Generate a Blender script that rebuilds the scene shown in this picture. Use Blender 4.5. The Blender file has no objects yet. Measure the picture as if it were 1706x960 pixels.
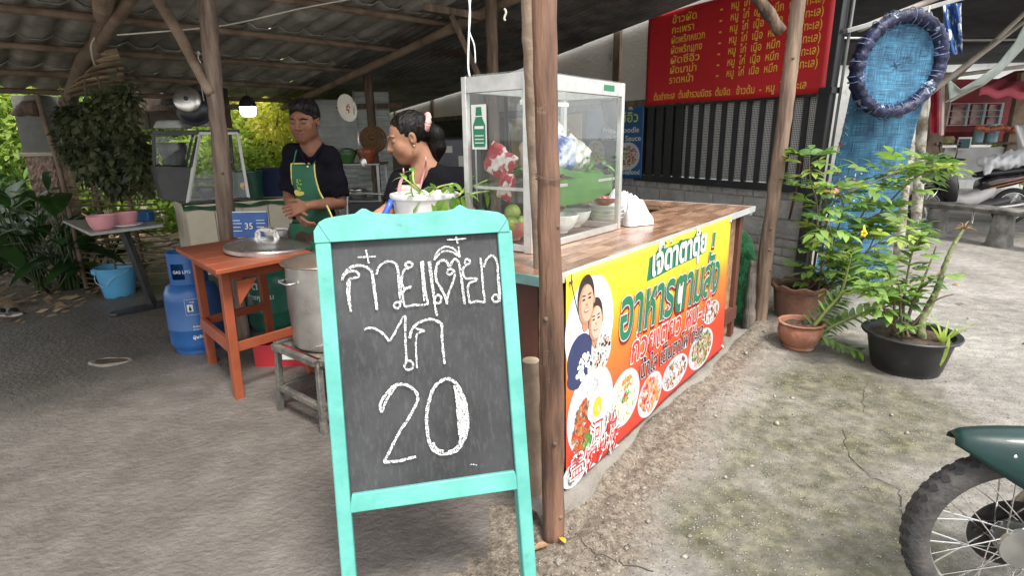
import bpy, bmesh, math, random
import numpy as np
from mathutils import Vector, Matrix, Euler
PI = math.pi
SC = bpy.context.scene
COL = SC.collection
# ---------------------------------------------------------------- camera
CAM_H = 1.45; FPX = 950.0
PITCH = math.atan(252/950); ROLL = math.radians(0.8)
_f = np.array([0, math.cos(PITCH), -math.sin(PITCH)])
_u0 = np.array([0, math.sin(PITCH), math.cos(PITCH)]); _r0 = np.array([1., 0, 0])
_r = _r0*math.cos(ROLL)-_u0*math.sin(ROLL); _u = _u0*math.cos(ROLL)+_r0*math.sin(ROLL)
CP = np.array([0, 0, CAM_H])
cam_d = bpy.data.cameras.new('camera'); cam = bpy.data.objects.new('camera', cam_d); COL.objects.link(cam)
cam_d.lens = 36*FPX/1706; cam_d.sensor_width = 36; cam_d.clip_end = 600; cam_d.clip_start = .05
M = Matrix(((_r[0], _u[0], -_f[0], 0), (_r[1], _u[1], -_f[1], 0), (_r[2], _u[2], -_f[2], CAM_H), (0, 0, 0, 1)))
cam.matrix_world = M
SC.camera = cam
# ---------------------------------------------------------------- world, sun, exposure
SUN_EL = math.radians(58); SUN_AZ = math.radians(150)      # azimuth of the sun: behind the viewer, to the right
w = bpy.data.worlds.new('World'); SC.world = w; w.use_nodes = True
nt = w.node_tree; bg = nt.nodes['Background']
sky = nt.nodes.new('ShaderNodeTexSky'); sky.sky_type = 'NISHITA'; sky.sun_disc = False
sky.sun_elevation = SUN_EL; sky.sun_rotation = SUN_AZ; sky.dust_density = 5; sky.air_density = 1.0; sky.ozone_density = .6
mixw = nt.nodes.new('ShaderNodeMixRGB'); mixw.inputs[0].default_value = .72; mixw.inputs[2].default_value = (9.5, 9.6, 9.6, 1)   # thin overcast veil
nt.links.new(sky.outputs[0], mixw.inputs[1]); nt.links.new(mixw.outputs[0], bg.inputs[0]); bg.inputs[1].default_value = .13
sd = bpy.data.lights.new('sun', 'SUN'); sun = bpy.data.objects.new('sun', sd); COL.objects.link(sun)
sd.energy = 2.6; sd.angle = math.radians(14); sd.color = (1, .96, .9)
sdir = Vector((math.sin(SUN_AZ)*math.cos(SUN_EL), math.cos(SUN_AZ)*math.cos(SUN_EL), math.sin(SUN_EL)))
sun.rotation_euler = sdir.to_track_quat('Z', 'Y').to_euler(); sun.location = (0, 0, 8)
SC.view_settings.view_transform = 'Standard'; SC.view_settings.look = 'None'; SC.view_settings.gamma = 1
SC.view_settings.exposure = 1.0
SC.cycles.max_bounces = 8; SC.cycles.diffuse_bounces = 5; SC.cycles.transparent_max_bounces = 24
# ---------------------------------------------------------------- photo measuring helpers (pixel -> point in the place)
def ray(px, py): return _f+_r*(px-853)/FPX-_u*(py-480)/FPX
def Zp(px, py, z=0.):
    d = ray(px, py); return CP+d*((z-CAM_H)/d[2])
def Yp(px, py, y):
    d = ray(px, py); return CP+d*(y/d[1])
def proj(p):
    v = np.array(p)-CP; return 853+FPX*v.dot(_r)/v.dot(_f), 480-FPX*v.dot(_u)/v.dot(_f)
def on_plane(px, py, o, n):
    d = ray(px, py); return CP+d*(np.dot(np.array(o)-CP, n)/np.dot(d, n))
def hz(x, y, py):
    lo, hi = -1, 6
    for _ in range(40):
        m = (lo+hi)/2
        if proj((x, y, m))[1] > py: lo = m
        else: hi = m
    return m
# ---------------------------------------------------------------- mesh builder
class MB:
    def __init__(s): s.v = []; s.f = []; s.m = []
    def add(s, vs, fs, mi=0):
        b = len(s.v); s.v += [tuple(map(float, v)) for v in vs]; s.f += [tuple(i+b for i in f) for f in fs]; s.m += [mi]*len(fs); return s
    def box(s, c, size, R=None, mi=0, taper=1.):
        hx, hy, h = size[0]/2, size[1]/2, size[2]/2
        P = [(x*(taper if z > 0 else 1), y*(taper if z > 0 else 1), z) for z in (-h, h) for x, y in ((-hx, -hy), (hx, -hy), (hx, hy), (-hx, hy))]
        if R is not None: P = [tuple(R @ Vector(p)) for p in P]
        P = [(p[0]+c[0], p[1]+c[1], p[2]+c[2]) for p in P]
        return s.add(P, [(3, 2, 1, 0), (4, 5, 6, 7), (0, 1, 5, 4), (1, 2, 6, 5), (2, 3, 7, 6), (3, 0, 4, 7)], mi)
    def bar(s, p0, p1, wd, dp, up=(0, 0, 1), mi=0):
        p0 = Vector(p0); p1 = Vector(p1); t = (p1-p0).normalized(); up = Vector(up)
        if abs(t.dot(up.normalized())) > .98: up = Vector((0, 1, 0))
        a = t.cross(up).normalized(); b = a.cross(t)
        P = [p+a*(sx*wd/2)+b*(sy*dp/2) for p in (p0, p1) for sx, sy in ((-1, -1), (1, -1), (1, 1), (-1, 1))]
        return s.add(P, [(3, 2, 1, 0), (4, 5, 6, 7), (0, 1, 5, 4), (1, 2, 6, 5), (2, 3, 7, 6), (3, 0, 4, 7)], mi)
    def tube(s, pts, rad, n=8, cap=True, mi=0, sq=1.):
        pts = [Vector(p) for p in pts]; N = len(pts)
        rad = [rad]*N if not hasattr(rad, '__len__') else rad
        ref = Vector((.3, .2, 1)) if abs((pts[-1]-pts[0]).normalized().z) < .8 else Vector((1, .1, 0))
        vs = []; fs = []
        a = None
        for i, p in enumerate(pts):
            t = (pts[min(i+1, N-1)]-pts[max(i-1, 0)])
            t = t.normalized() if t.length > 1e-9 else Vector((0, 0, 1))
            if a is None: a = t.cross(ref).normalized()
            else:
                a = (a-t*a.dot(t)); a = a.normalized() if a.length > 1e-6 else t.cross(ref).normalized()
            b = t.cross(a)
            for k in range(n):
                an = 2*PI*k/n; vs.append(p+(a*math.cos(an)+b*math.sin(an)*sq)*rad[i])
        for i in range(N-1):
            for k in range(n):
                k2 = (k+1) % n; fs.append((i*n+k, i*n+k2, (i+1)*n+k2, (i+1)*n+k))
        if cap: fs.append(tuple(range(n))[::-1]); fs.append(tuple((N-1)*n+k for k in range(n)))
        return s.add(vs, fs, mi)
    def lathe(s, prof, n=24, c=(0, 0, 0), mi=0, wav=None, R=None):
        vs = []; fs = []
        for i, (r, z) in enumerate(prof):
            for k in range(n):
                an = 2*PI*k/n; rr = max(r, 1e-4); zz = z
                if wav: rr, zz = wav(rr, zz, an, i)
                q = Vector((rr*math.cos(an), rr*math.sin(an), zz))
                if R is not None: q = R @ q
                vs.append((q[0]+c[0], q[1]+c[1], q[2]+c[2]))
        for i in range(len(prof)-1):
            for k in range(n):
                k2 = (k+1) % n; fs.append((i*n+k, i*n+k2, (i+1)*n+k2, (i+1)*n+k))
        return s.add(vs, fs, mi)
    def prism(s, poly, o, ux, uy, un, th, mi=0):
        """2D polygon extruded by th along un (front face at o)"""
        o = np.array(o, float); ux, uy, un = (np.array(q, float) for q in (ux, uy, un)); n = len(poly)
        A = [o+ux*x+uy*y for x, y in poly]; B = [q+un*th for q in A]
        return s.add(A+B, [tuple(range(n)), tuple(range(2*n-1, n-1, -1))]+[(i, i+n, (i+1) % n+n, (i+1) % n) for i in range(n)], mi)
    def grid(s, fn, nu, nv, mi=0):
        vs = [fn(i/nu, j/nv) for j in range(nv+1) for i in range(nu+1)]
        return s.add(vs, [(j*(nu+1)+i, j*(nu+1)+i+1, (j+1)*(nu+1)+i+1, (j+1)*(nu+1)+i) for j in range(nv) for i in range(nu)], mi)
    def ell(s, c, r, n=12, m=8, R=None, mi=0):
        return s.lathe([(math.sin(PI*i/m), -math.cos(PI*i/m)) for i in range(m+1)], n, (0, 0, 0), mi) and s._fix(n*(m+1), c, r, R)
    def _fix(s, k, c, r, R):
        for i in range(len(s.v)-k, len(s.v)):
            q = Vector((s.v[i][0]*r[0], s.v[i][1]*r[1], s.v[i][2]*r[2]))
            if R is not None: q = R @ q
            s.v[i] = (q[0]+c[0], q[1]+c[1], q[2]+c[2])
        return s
def mesh_of(mb, mats, smooth=False, off=(0, 0, 0), name='mesh'):
    me = bpy.data.meshes.new(name)
    V = np.array(mb.v, float).reshape(-1, 3)-np.array(off, float)
    me.from_pydata(V.tolist(), [], mb.f)
    for m in (mats if isinstance(mats, (list, tuple)) else [mats]): me.materials.append(m)
    if any(mb.m): me.polygons.foreach_set('material_index', mb.m)
    if smooth: me.polygons.foreach_set('use_smooth', [True]*len(me.polygons))
    me.update(); return me
def sharp(o, ang=35):
    o.data.polygons.foreach_set('use_smooth', [True]*len(o.data.polygons))
    try: o.data.set_sharp_from_angle(angle=math.radians(ang))
    except Exception: pass
def root_loc(o):
    while o.parent: o = o.parent
    return o.location
def thing(name, label, cat, loc=(0, 0, 0), rz=0, group=None):
    o = bpy.data.objects.new(name, None); COL.objects.link(o); o.location = tuple(map(float, loc)); o.rotation_euler = (0, 0, rz); o.empty_display_size = .1
    o['label'] = label; o['category'] = cat
    if group: o['group'] = group
    return o
def part(name, mb, mats, parent=None, world=False, smooth=False, ang=None, bevel=0, kind=None, label=None):
    off = tuple(root_loc(parent)) if (world and parent) else (0, 0, 0)
    me = mb if isinstance(mb, bpy.types.Mesh) else mesh_of(mb, mats, smooth, off, name)
    o = bpy.data.objects.new(name, me); COL.objects.link(o)
    if parent: o.parent = parent
    if ang: sharp(o, ang)
    if bevel:
        b = o.modifiers.new('bevel', 'BEVEL'); b.width = bevel; b.segments = 2; b.limit_method = 'ANGLE'; b.angle_limit = math.radians(40)
        sharp(o, 50)
    if kind: o['kind'] = kind
    if label: o['label'] = label
    return o
def solo(name, mb, mats, label, cat, loc=(0, 0, 0), group=None, world=True, **k):
    """a thing that is one mesh"""
    off = loc if world else (0, 0, 0)
    me = mesh_of(mb, mats, k.pop('smooth', False), off, name)
    o = part(name, me, mats, **k); o.location = tuple(map(float, loc)); o['label'] = label; o['category'] = cat
    if group: o['group'] = group
    return o
def inst(name, me, parent, loc, rot=(0, 0, 0), sc=(1, 1, 1)):
    o = bpy.data.objects.new(name, me); COL.objects.link(o); o.parent = parent; o.location = loc
    o.rotation_mode = 'XYZ'; o.rotation_euler = rot; o.scale = sc; return o
def instM(name, me, parent, mat):
    o = bpy.data.objects.new(name, me); COL.objects.link(o); o.parent = parent; o.matrix_local = mat; return o
def dup(root, loc, rz=None, label=None):
    r = root.copy(); COL.objects.link(r); r.location = loc
    if rz is not None: r.rotation_euler = (0, 0, rz)
    if label: r['label'] = label
    for ch in list(root.children):
        c = ch.copy(); COL.objects.link(c); c.parent = r
        for g in ch.children:
            d = g.copy(); COL.objects.link(d); d.parent = c
    return r
def npmesh(name, V, F, mat, smooth=False):
    """fast mesh of equal sized faces"""
    V = np.asarray(V, np.float32); F = np.asarray(F, np.int32); k = F.shape[1]
    me = bpy.data.meshes.new(name); me.vertices.add(len(V)); me.vertices.foreach_set('co', V.ravel())
    me.loops.add(F.size); me.loops.foreach_set('vertex_index', F.ravel())
    me.polygons.add(len(F)); me.polygons.foreach_set('loop_start', np.arange(0, F.size, k, dtype=np.int32))
    me.polygons.foreach_set('loop_total', np.full(len(F), k, np.int32))
    if smooth: me.polygons.foreach_set('use_smooth', [True]*len(F))
    me.materials.append(mat); me.update(calc_edges=True); me.validate(); return me
# ---------------------------------------------------------------- materials
_MC = {}
def pm(name, col, rough=.6, metal=0., var=.12, scale=6., col2=None, bump=0., bscale=40., stretch=(1, 1, 1), spec=.5, rnd=0., sub=0., alpha=1., trans=0., detail=6, thr=(.35, .65), rvar=.0, dirt=None, dirt_scale=2., dirt_thr=(.55, .7), coat=0., sheen=0.):
    if name in _MC: return _MC[name]
    m = bpy.data.materials.new(name); m.use_nodes = True; _MC[name] = m
    N = m.node_tree.nodes; L = m.node_tree.links; b = N['Principled BSDF']
    tc = N.new('ShaderNodeTexCoord'); mp = N.new('ShaderNodeMapping'); mp.inputs['Scale'].default_value = stretch
    L.new(tc.outputs['Object'], mp.inputs[0])
    no = N.new('ShaderNodeTexNoise'); no.inputs['Scale'].default_value = scale; no.inputs['Detail'].default_value = detail; no.inputs['Roughness'].default_value = .6
    L.new(mp.outputs[0], no.inputs[0])
    cr = N.new('ShaderNodeValToRGB'); cr.color_ramp.elements[0].position = thr[0]; cr.color_ramp.elements[1].position = thr[1]
    c1 = [max(0, c*(1-var)) for c in col]; c2 = list(col2) if col2 else [min(1, c*(1+var)) for c in col]
    cr.color_ramp.elements[0].color = (*c1, 1); cr.color_ramp.elements[1].color = (*c2, 1); L.new(no.outputs[0], cr.inputs[0])
    out = cr.outputs[0]
    if dirt:
        n2 = N.new('ShaderNodeTexNoise'); n2.inputs['Scale'].default_value = dirt_scale; n2.inputs['Detail'].default_value = 8; n2.inputs['Roughness'].default_value = .7
        L.new(tc.outputs['Object'], n2.inputs[0]); r2 = N.new('ShaderNodeValToRGB'); r2.color_ramp.elements[0].position, r2.color_ramp.elements[1].position = dirt_thr
        L.new(n2.outputs[0], r2.inputs[0]); mx = N.new('ShaderNodeMixRGB'); mx.inputs[2].default_value = (*dirt, 1)
        L.new(r2.outputs[0], mx.inputs[0]); L.new(out, mx.inputs[1]); out = mx.outputs[0]
    if rnd:
        oi = N.new('ShaderNodeObjectInfo'); mr = N.new('ShaderNodeMapRange'); mr.inputs[3].default_value = 1-rnd; mr.inputs[4].default_value = 1+rnd
        L.new(oi.outputs['Random'], mr.inputs[0]); hs = N.new('ShaderNodeHueSaturation'); L.new(mr.outputs[0], hs.inputs['Value']); L.new(out, hs.inputs['Color']); out = hs.outputs[0]
        add = N.new('ShaderNodeVectorMath'); add.operation = 'ADD'; sc_ = N.new('ShaderNodeMath'); sc_.operation = 'MULTIPLY'; sc_.inputs[1].default_value = 37
        L.new(oi.outputs['Random'], sc_.inputs[0]); L.new(mp.outputs[0], add.inputs[0]); L.new(sc_.outputs[0], add.inputs[1]); L.new(add.outputs[0], no.inputs[0])
    L.new(out, b.inputs['Base Color'])
    b.inputs['Metallic'].default_value = metal; b.inputs['Specular IOR Level'].default_value = spec
    if rvar:
        mr = N.new('ShaderNodeMapRange'); mr.inputs[3].default_value = max(.02, rough-rvar); mr.inputs[4].default_value = min(1, rough+rvar)
        L.new(no.outputs[0], mr.inputs[0]); L.new(mr.outputs[0], b.inputs['Roughness'])
    else: b.inputs['Roughness'].default_value = rough
    if bump:
        nb = N.new('ShaderNodeTexNoise'); nb.inputs['Scale'].default_value = bscale; nb.inputs['Detail'].default_value = 8; L.new(mp.outputs[0], nb.inputs[0])
        bp = N.new('ShaderNodeBump'); bp.inputs['Strength'].default_value = min(1, bump); bp.inputs['Distance'].default_value = .02*max(1, bump); L.new(nb.outputs[0], bp.inputs['Height']); L.new(bp.outputs[0], b.inputs['Normal'])
    if sub: b.inputs['Subsurface Weight'].default_value = sub; b.inputs['Subsurface Radius'].default_value = (.02, .008, .004)
    if coat: b.inputs['Coat Weight'].default_value = coat
    if sheen: b.inputs['Sheen Weight'].default_value = sheen
    if trans: b.inputs['Transmission Weight'].default_value = trans
    if alpha < 1: b.inputs['Alpha'].default_value = alpha
    return m
def leafmat(name, col, col2, trans=.35, rough=.45, scale=3, rnd=.25):
    if name in _MC: return _MC[name]
    m = pm(name, col, rough=rough, col2=col2, scale=scale, rnd=rnd, thr=(.35, .65))
    N = m.node_tree.nodes; L = m.node_tree.links; b = N['Principled BSDF']; out = N['Material Output']
    t = N.new('ShaderNodeBsdfTranslucent'); mx = N.new('ShaderNodeMixShader'); mx.inputs[0].default_value = trans
    src = b.inputs['Base Color'].links[0].from_socket
    g = N.new('ShaderNodeMixRGB'); g.blend_type = 'MULTIPLY'; g.inputs[0].default_value = 1; g.inputs[2].default_value = (1.7, 1.7, 1.0, 1)
    L.new(src, g.inputs[1]); L.new(g.outputs[0], t.inputs[0]); L.new(b.outputs[0], mx.inputs[1]); L.new(t.outputs[0], mx.inputs[2]); L.new(mx.outputs[0], out.inputs[0])
    return m
def glassmat(name, tint=(.95, .98, .97), refl=.9, rough=.02, haze=.04, hcol=(.75, .78, .76)):
    if name in _MC: return _MC[name]
    m = bpy.data.materials.new(name); m.use_nodes = True; _MC[name] = m
    N = m.node_tree.nodes; L = m.node_tree.links; N.remove(N['Principled BSDF']); out = N['Material Output']
    tr = N.new('ShaderNodeBsdfTransparent'); tr.inputs[0].default_value = (*tint, 1)
    gl = N.new('ShaderNodeBsdfGlossy'); gl.inputs['Roughness'].default_value = rough; gl.inputs[0].default_value = (refl, refl, refl, 1)
    df = N.new('ShaderNodeBsdfDiffuse'); df.inputs[0].default_value = (*hcol, 1)
    lw = N.new('ShaderNodeLayerWeight'); lw.inputs[0].default_value = .5; pw = N.new('ShaderNodeMath'); pw.operation = 'POWER'; pw.inputs[1].default_value = 3.2; L.new(lw.outputs['Facing'], pw.inputs[0]); fr = N.new('ShaderNodeMath'); fr.operation = 'MULTIPLY_ADD'; fr.inputs[1].default_value = .6; fr.inputs[2].default_value = .03; L.new(pw.outputs[0], fr.inputs[0])
    m1 = N.new('ShaderNodeMixShader'); m2 = N.new('ShaderNodeMixShader')
    no = N.new('ShaderNodeTexNoise'); no.inputs['Scale'].default_value = 9; no.inputs['Detail'].default_value = 8; tc = N.new('ShaderNodeTexCoord'); L.new(tc.outputs['Object'], no.inputs[0])
    mr = N.new('ShaderNodeMapRange'); mr.inputs[1].default_value = .4; mr.inputs[2].default_value = .8; mr.inputs[3].default_value = haze*.4; mr.inputs[4].default_value = haze*2.5; L.new(no.outputs[0], mr.inputs[0])
    L.new(fr.outputs[0], m1.inputs[0]); L.new(tr.outputs[0], m1.inputs[1]); L.new(gl.outputs[0], m1.inputs[2])
    L.new(mr.outputs[0], m2.inputs[0]); L.new(m1.outputs[0], m2.inputs[1]); L.new(df.outputs[0], m2.inputs[2]); L.new(m2.outputs[0], out.inputs[0])
    return m
def flat(name, col, rough=.5, spec=.3): return pm(name, col, rough=rough, var=.05, scale=3, spec=spec)
M_bark = pm('bark_wood', (.1, .05, .032), .7, var=.45, scale=5, stretch=(3, 3, .35), col2=(.23, .125, .08), bump=.7, bscale=14, dirt=(.42, .31, .22), dirt_scale=5, dirt_thr=(.6, .68))
M_barkd = pm('bark_dark', (.09, .06, .04), .8, var=.4, scale=6, stretch=(3, 3, .4), col2=(.2, .14, .1), bump=.6, bscale=16)
M_pole = pm('pole_wood', (.2, .14, .095), .8, var=.3, scale=4, col2=(.3, .22, .16), bump=.5, bscale=20, rnd=.2)
M_alu = pm('aluminium', (.62, .62, .6), .35, metal=.7, var=.1, scale=20, bump=.03, dirt=(.35, .33, .3), dirt_scale=9, dirt_thr=(.62, .75))
M_white = pm('white_plastic', (.74, .74, .73), .35, var=.04, dirt=(.55, .53, .5), dirt_scale=6, dirt_thr=(.6, .8))
M_black = pm('black_plastic', (.02, .02, .022), .4, var=.2)
M_dkmetal = pm('dark_metal', (.035, .037, .04), .4, metal=.5, var=.3, bump=.1, bscale=30)
M_steel = pm('stainless', (.55, .53, .5), .3, metal=.95, var=.15, scale=5, bump=.12, bscale=12, rvar=.12, dirt=(.3, .27, .23), dirt_scale=5, dirt_thr=(.6, .8))
M_chrome = pm('chrome', (.7, .7, .7), .15, metal=1, var=.05)
M_soil = pm('soil', (.06, .04, .028), .95, var=.5, scale=20, bump=1, bscale=50)
M_glass = glassmat('clear_glass')
# ---------------------------------------------------------------- text as flat print
def is_up(c): return c in 'ัิีึื็'
def is_tone(c): return c in '่้๊๋์'
def text2d(s, size=1., offset=0., align='LEFT', shear=0., xs=1., lift=.26):
    """returns (verts Nx2, faces) of a printed string, Thai tone marks stacked above vowels"""
    cu = bpy.data.curves.new('t', 'FONT'); cu.body = s; cu.size = size; cu.offset = offset*size; cu.align_x = align; cu.resolution_u = 3; cu.fill_mode = 'FRONT'; cu.shear = shear
    d1 = bpy.data.materials.new('x'); cu.materials.append(None); cu.materials.append(None); bpy.data.materials.remove(d1)
    for i, c in enumerate(s):
        if is_tone(c) and i and is_up(s[i-1]): cu.body_format[i].material_index = 1
    ob = bpy.data.objects.new('t', cu); COL.objects.link(ob)
    bpy.context.view_layer.update()
    me = ob.evaluated_get(bpy.context.evaluated_depsgraph_get()).to_mesh()
    V = np.array([(v.co.x, v.co.y) for v in me.vertices]) if len(me.vertices) else np.zeros((0, 2))
    F = [tuple(p.vertices) for p in me.polygons]
    up = set(v for p in me.polygons if p.material_index == 1 for v in p.vertices)
    for i in up: V[i, 1] += lift*size
    if len(V): V[:, 0] *= xs
    ob.to_mesh_clear(); bpy.data.objects.remove(ob); bpy.data.curves.remove(cu)
    return V, F
def print_on(mb, V, F, fn, x=0, y=0, mi=0, rot=0):
    c, s_ = math.cos(rot), math.sin(rot)
    mb.add([fn(x+a*c-b*s_, y+a*s_+b*c) for a, b in V], F, mi)
def leaf_mesh(name, L=.1, Wd=.04, mat=None, curl=.25, seg=6, point=.7, fold=.15):
    mb = MB(); vs = []
    for i in range(seg+1):
        t = i/seg; w_ = Wd/2*math.sin(PI*min(1, t**point))**.8 if 0 < t < 1 else .0006; z = -curl*L*t*t; y = L*t*(1-.1*curl*t)
        vs += [(-w_, y, z+fold*w_), (0, y, z), (w_, y, z+fold*w_)]
    fs = []
    for i in range(seg): a = i*3; fs += [(a, a+1, a+4, a+3), (a+1, a+2, a+5, a+4)]
    mb.add(vs, fs); return mesh_of(mb, mat, True, name=name)
def place(me, parent, p, d, up=(0, 0, 1), s=1., name='leaf'):
    """leaf with its base at p growing along d; p in world coordinates"""
    d = Vector(d).normalized(); up = Vector(up); x = d.cross(up); x = x.normalized() if x.length > 1e-3 else Vector((1, 0, 0)); z = x.cross(d); p = Vector(p)-Vector(root_loc(parent))
    return instM(name, me, parent, Matrix(((x.x*s, d.x*s, z.x*s, p.x), (x.y*s, d.y*s, z.y*s, p.y), (x.z*s, d.z*s, z.z*s, p.z), (0, 0, 0, 1))))
# ---------------------------------------------------------------- signed-distance bodies -> one continuous skin (surface nets)
class SDF:
    def __init__(s, lo, hi, vox):
        s.lo = np.array(lo, float); s.vox = vox; s.n = np.ceil((np.array(hi)-s.lo)/vox).astype(int)+1
        s.d = np.full(s.n, .2, np.float32)
    def _win(s, c0, c1):
        a = np.clip(np.floor((np.array(c0)-s.lo)/s.vox).astype(int), 0, s.n-1); b = np.clip(np.ceil((np.array(c1)-s.lo)/s.vox).astype(int)+1, 1, s.n)
        if np.any(b <= a): return None
        sl = tuple(slice(i, j) for i, j in zip(a, b))
        ax = [s.lo[i]+s.vox*np.arange(a[i], b[i]) for i in range(3)]
        return sl, np.stack(np.meshgrid(*ax, indexing='ij'), -1)
    def _comb(s, sl, q, k, op):
        d = s.d[sl]
        if op == 'add':
            if k > 0:
                h = np.clip(.5+.5*(d-q)/k, 0, 1); s.d[sl] = d*(1-h)+q*h-k*h*(1-h)
            else: s.d[sl] = np.minimum(d, q)
        elif op == 'sub':
            q = -q
            if k > 0:
                h = np.clip(.5-.5*(d-q)/k, 0, 1); s.d[sl] = d*(1-h)+q*h+k*h*(1-h)
            else: s.d[sl] = np.maximum(d, q)
    def cap(s, p0, p1, r0, r1=None, k=.02, op='add', fl=(1, 1, 1)):
        r1 = r0 if r1 is None else r1; p0 = np.array(p0, float); p1 = np.array(p1, float); m = max(r0, r1)+k+s.vox*3
        w_ = s._win(np.minimum(p0, p1)-m, np.maximum(p0, p1)+m)
        if w_ is None: return s
        sl, P = w_; ba = p1-p0; t = np.clip(((P-p0)@ba)/max(ba@ba, 1e-9), 0, 1)
        v = (P-p0-t[..., None]*ba)/np.array(fl)
        s._comb(sl, (np.linalg.norm(v, axis=-1)-(r0+(r1-r0)*t)).astype(np.float32), k, op); return s
    def path(s, pts, rs, k=.02, op='add', fl=(1, 1, 1)):
        for i in range(len(pts)-1): s.cap(pts[i], pts[i+1], rs[i], rs[i+1], k, op, fl)
        return s
    def ell(s, c, r, R=None, k=.02, op='add'):
        c = np.array(c, float); r = np.array(r, float); m = r.max()+k+s.vox*3
        w_ = s._win(c-m, c+m)
        if w_ is None: return s
        sl, P = w_; q = P-c
        if R is not None: q = q@np.array(R)          # world -> local
        k0 = np.linalg.norm(q/r, axis=-1); k1 = np.linalg.norm(q/(r*r), axis=-1)+1e-9
        s._comb(sl, (k0*(k0-1)/k1).astype(np.float32), k, op); return s
    def cut(s, o, n):
        """keep the side of the plane where (p-o).n < 0"""
        sl, P = s._win(s.lo, s.lo+s.n*s.vox); q = (P-np.array(o))@np.array(n, float); s.d = np.maximum(s.d, q.astype(np.float32)); return s
    def noise(s, amp, sc, seed=0):
        sl, P = s._win(s.lo, s.lo+s.n*s.vox); rs = np.random.RandomState(seed); a = 0
        for i in range(5):
            v = rs.normal(size=3)*sc*(1+.4*i); a = a+np.sin(P@v+rs.rand()*6)*amp/(1+.35*i)
        s.d = s.d+a.astype(np.float32); return s
    def val(s, p):
        i = np.clip(((np.array(p)-s.lo)/s.vox), 0, s.n-2); j = i.astype(int); t = i-j; r = 0
        for a in (0, 1):
            for b in (0, 1):
                for c in (0, 1):
                    r += s.d[j[0]+a, j[1]+b, j[2]+c]*(t[0] if a else 1-t[0])*(t[1] if b else 1-t[1])*(t[2] if c else 1-t[2])
        return r
    def hit(s, p, v, far=.3):
        p = np.array(p, float); v = np.array(v, float); t = 0
        while t < far:
            if s.val(p+v*t) < 0: return p+v*t
            t += .0015
        return p+v*far*.3
    def mesh(s, name, mat, smooth=True, relax=1):
        d = s.d; n = s.n; ins = d < 0
        c = np.zeros(n-1, int)
        for a in (0, 1):
            for b in (0, 1):
                for e in (0, 1): c += ins[a:n[0]-1+a, b:n[1]-1+b, e:n[2]-1+e]
        act = (c > 0) & (c < 8); idx = np.argwhere(act)
        num = np.full(n-1, -1, int); num[act] = np.arange(len(idx))
        acc = np.zeros((len(idx), 3)); cnt = np.zeros(len(idx))
        cor = [(a, b, e) for a in (0, 1) for b in (0, 1) for e in (0, 1)]
        for A in cor:
            for ax in range(3):
                if A[ax]: continue
                B = list(A); B[ax] = 1
                va = d[idx[:, 0]+A[0], idx[:, 1]+A[1], idx[:, 2]+A[2]]; vb = d[idx[:, 0]+B[0], idx[:, 1]+B[1], idx[:, 2]+B[2]]
                m = (va < 0) != (vb < 0); t = np.where(m, va/np.where(m, va-vb, 1), 0)
                P = np.array(A, float)[None]+np.zeros((len(idx), 3)); P[:, ax] += t
                acc[m] += P[m]; cnt[m] += 1
        V = s.lo+(idx+acc/cnt[:, None])*s.vox
        Fs = []
        for ax in range(3):
            o = [q for q in range(3) if q != ax]
            sl0 = [slice(None)]*3; sl1 = [slice(None)]*3; sl0[ax] = slice(0, -1); sl1[ax] = slice(1, None)
            m = ins[tuple(sl0)] != ins[tuple(sl1)]; e = np.argwhere(m)
            ok = (e[:, o[0]] > 0) & (e[:, o[1]] > 0) & (e[:, o[0]] < n[o[0]]-1) & (e[:, o[1]] < n[o[1]]-1); e = e[ok]
            inside = ins[e[:, 0], e[:, 1], e[:, 2]]
            q = []
            for da, db in ((0, 0), (-1, 0), (-1, -1), (0, -1)):
                g = e.copy(); g[:, o[0]] += da; g[:, o[1]] += db; q.append(num[g[:, 0], g[:, 1], g[:, 2]])
            q = np.stack(q, 1); fl = inside if ax != 1 else ~inside
            q[~fl] = q[~fl][:, ::-1]; Fs.append(q)
        F = np.concatenate(Fs); F = F[(F >= 0).all(1)]
        for _ in range(relax):
            acc = np.zeros_like(V); cn = np.zeros(len(V))
            for a in range(4):
                b = (a+1) % 4; np.add.at(acc, F[:, a], V[F[:, b]]); np.add.at(cn, F[:, a], 1); np.add.at(acc, F[:, b], V[F[:, a]]); np.add.at(cn, F[:, b], 1)
            V = V*.5+.5*acc/np.maximum(cn, 1)[:, None]
        return npmesh(name, V, F, mat, smooth)
def shift_mesh(me, off):
    co = np.empty(len(me.vertices)*3, np.float32); me.vertices.foreach_get('co', co); co = co.reshape(-1, 3)-np.array(off, np.float32)
    me.vertices.foreach_set('co', co.ravel()); me.update(); return me
def obj_sdf(name, sdf, mat, parent=None, relax=1, label=None, cat=None, loc=None, group=None):
    me = sdf.mesh(name, mat, True, relax)
    if parent is not None: shift_mesh(me, tuple(root_loc(parent)))
    elif loc is not None: shift_mesh(me, loc)
    o = bpy.data.objects.new(name, me); COL.objects.link(o)
    if parent is not None: o.parent = parent
    elif loc is not None: o.location = tuple(map(float, loc))
    if label: o['label'] = label
    if cat: o['category'] = cat
    if group: o['group'] = group
    return o
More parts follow.
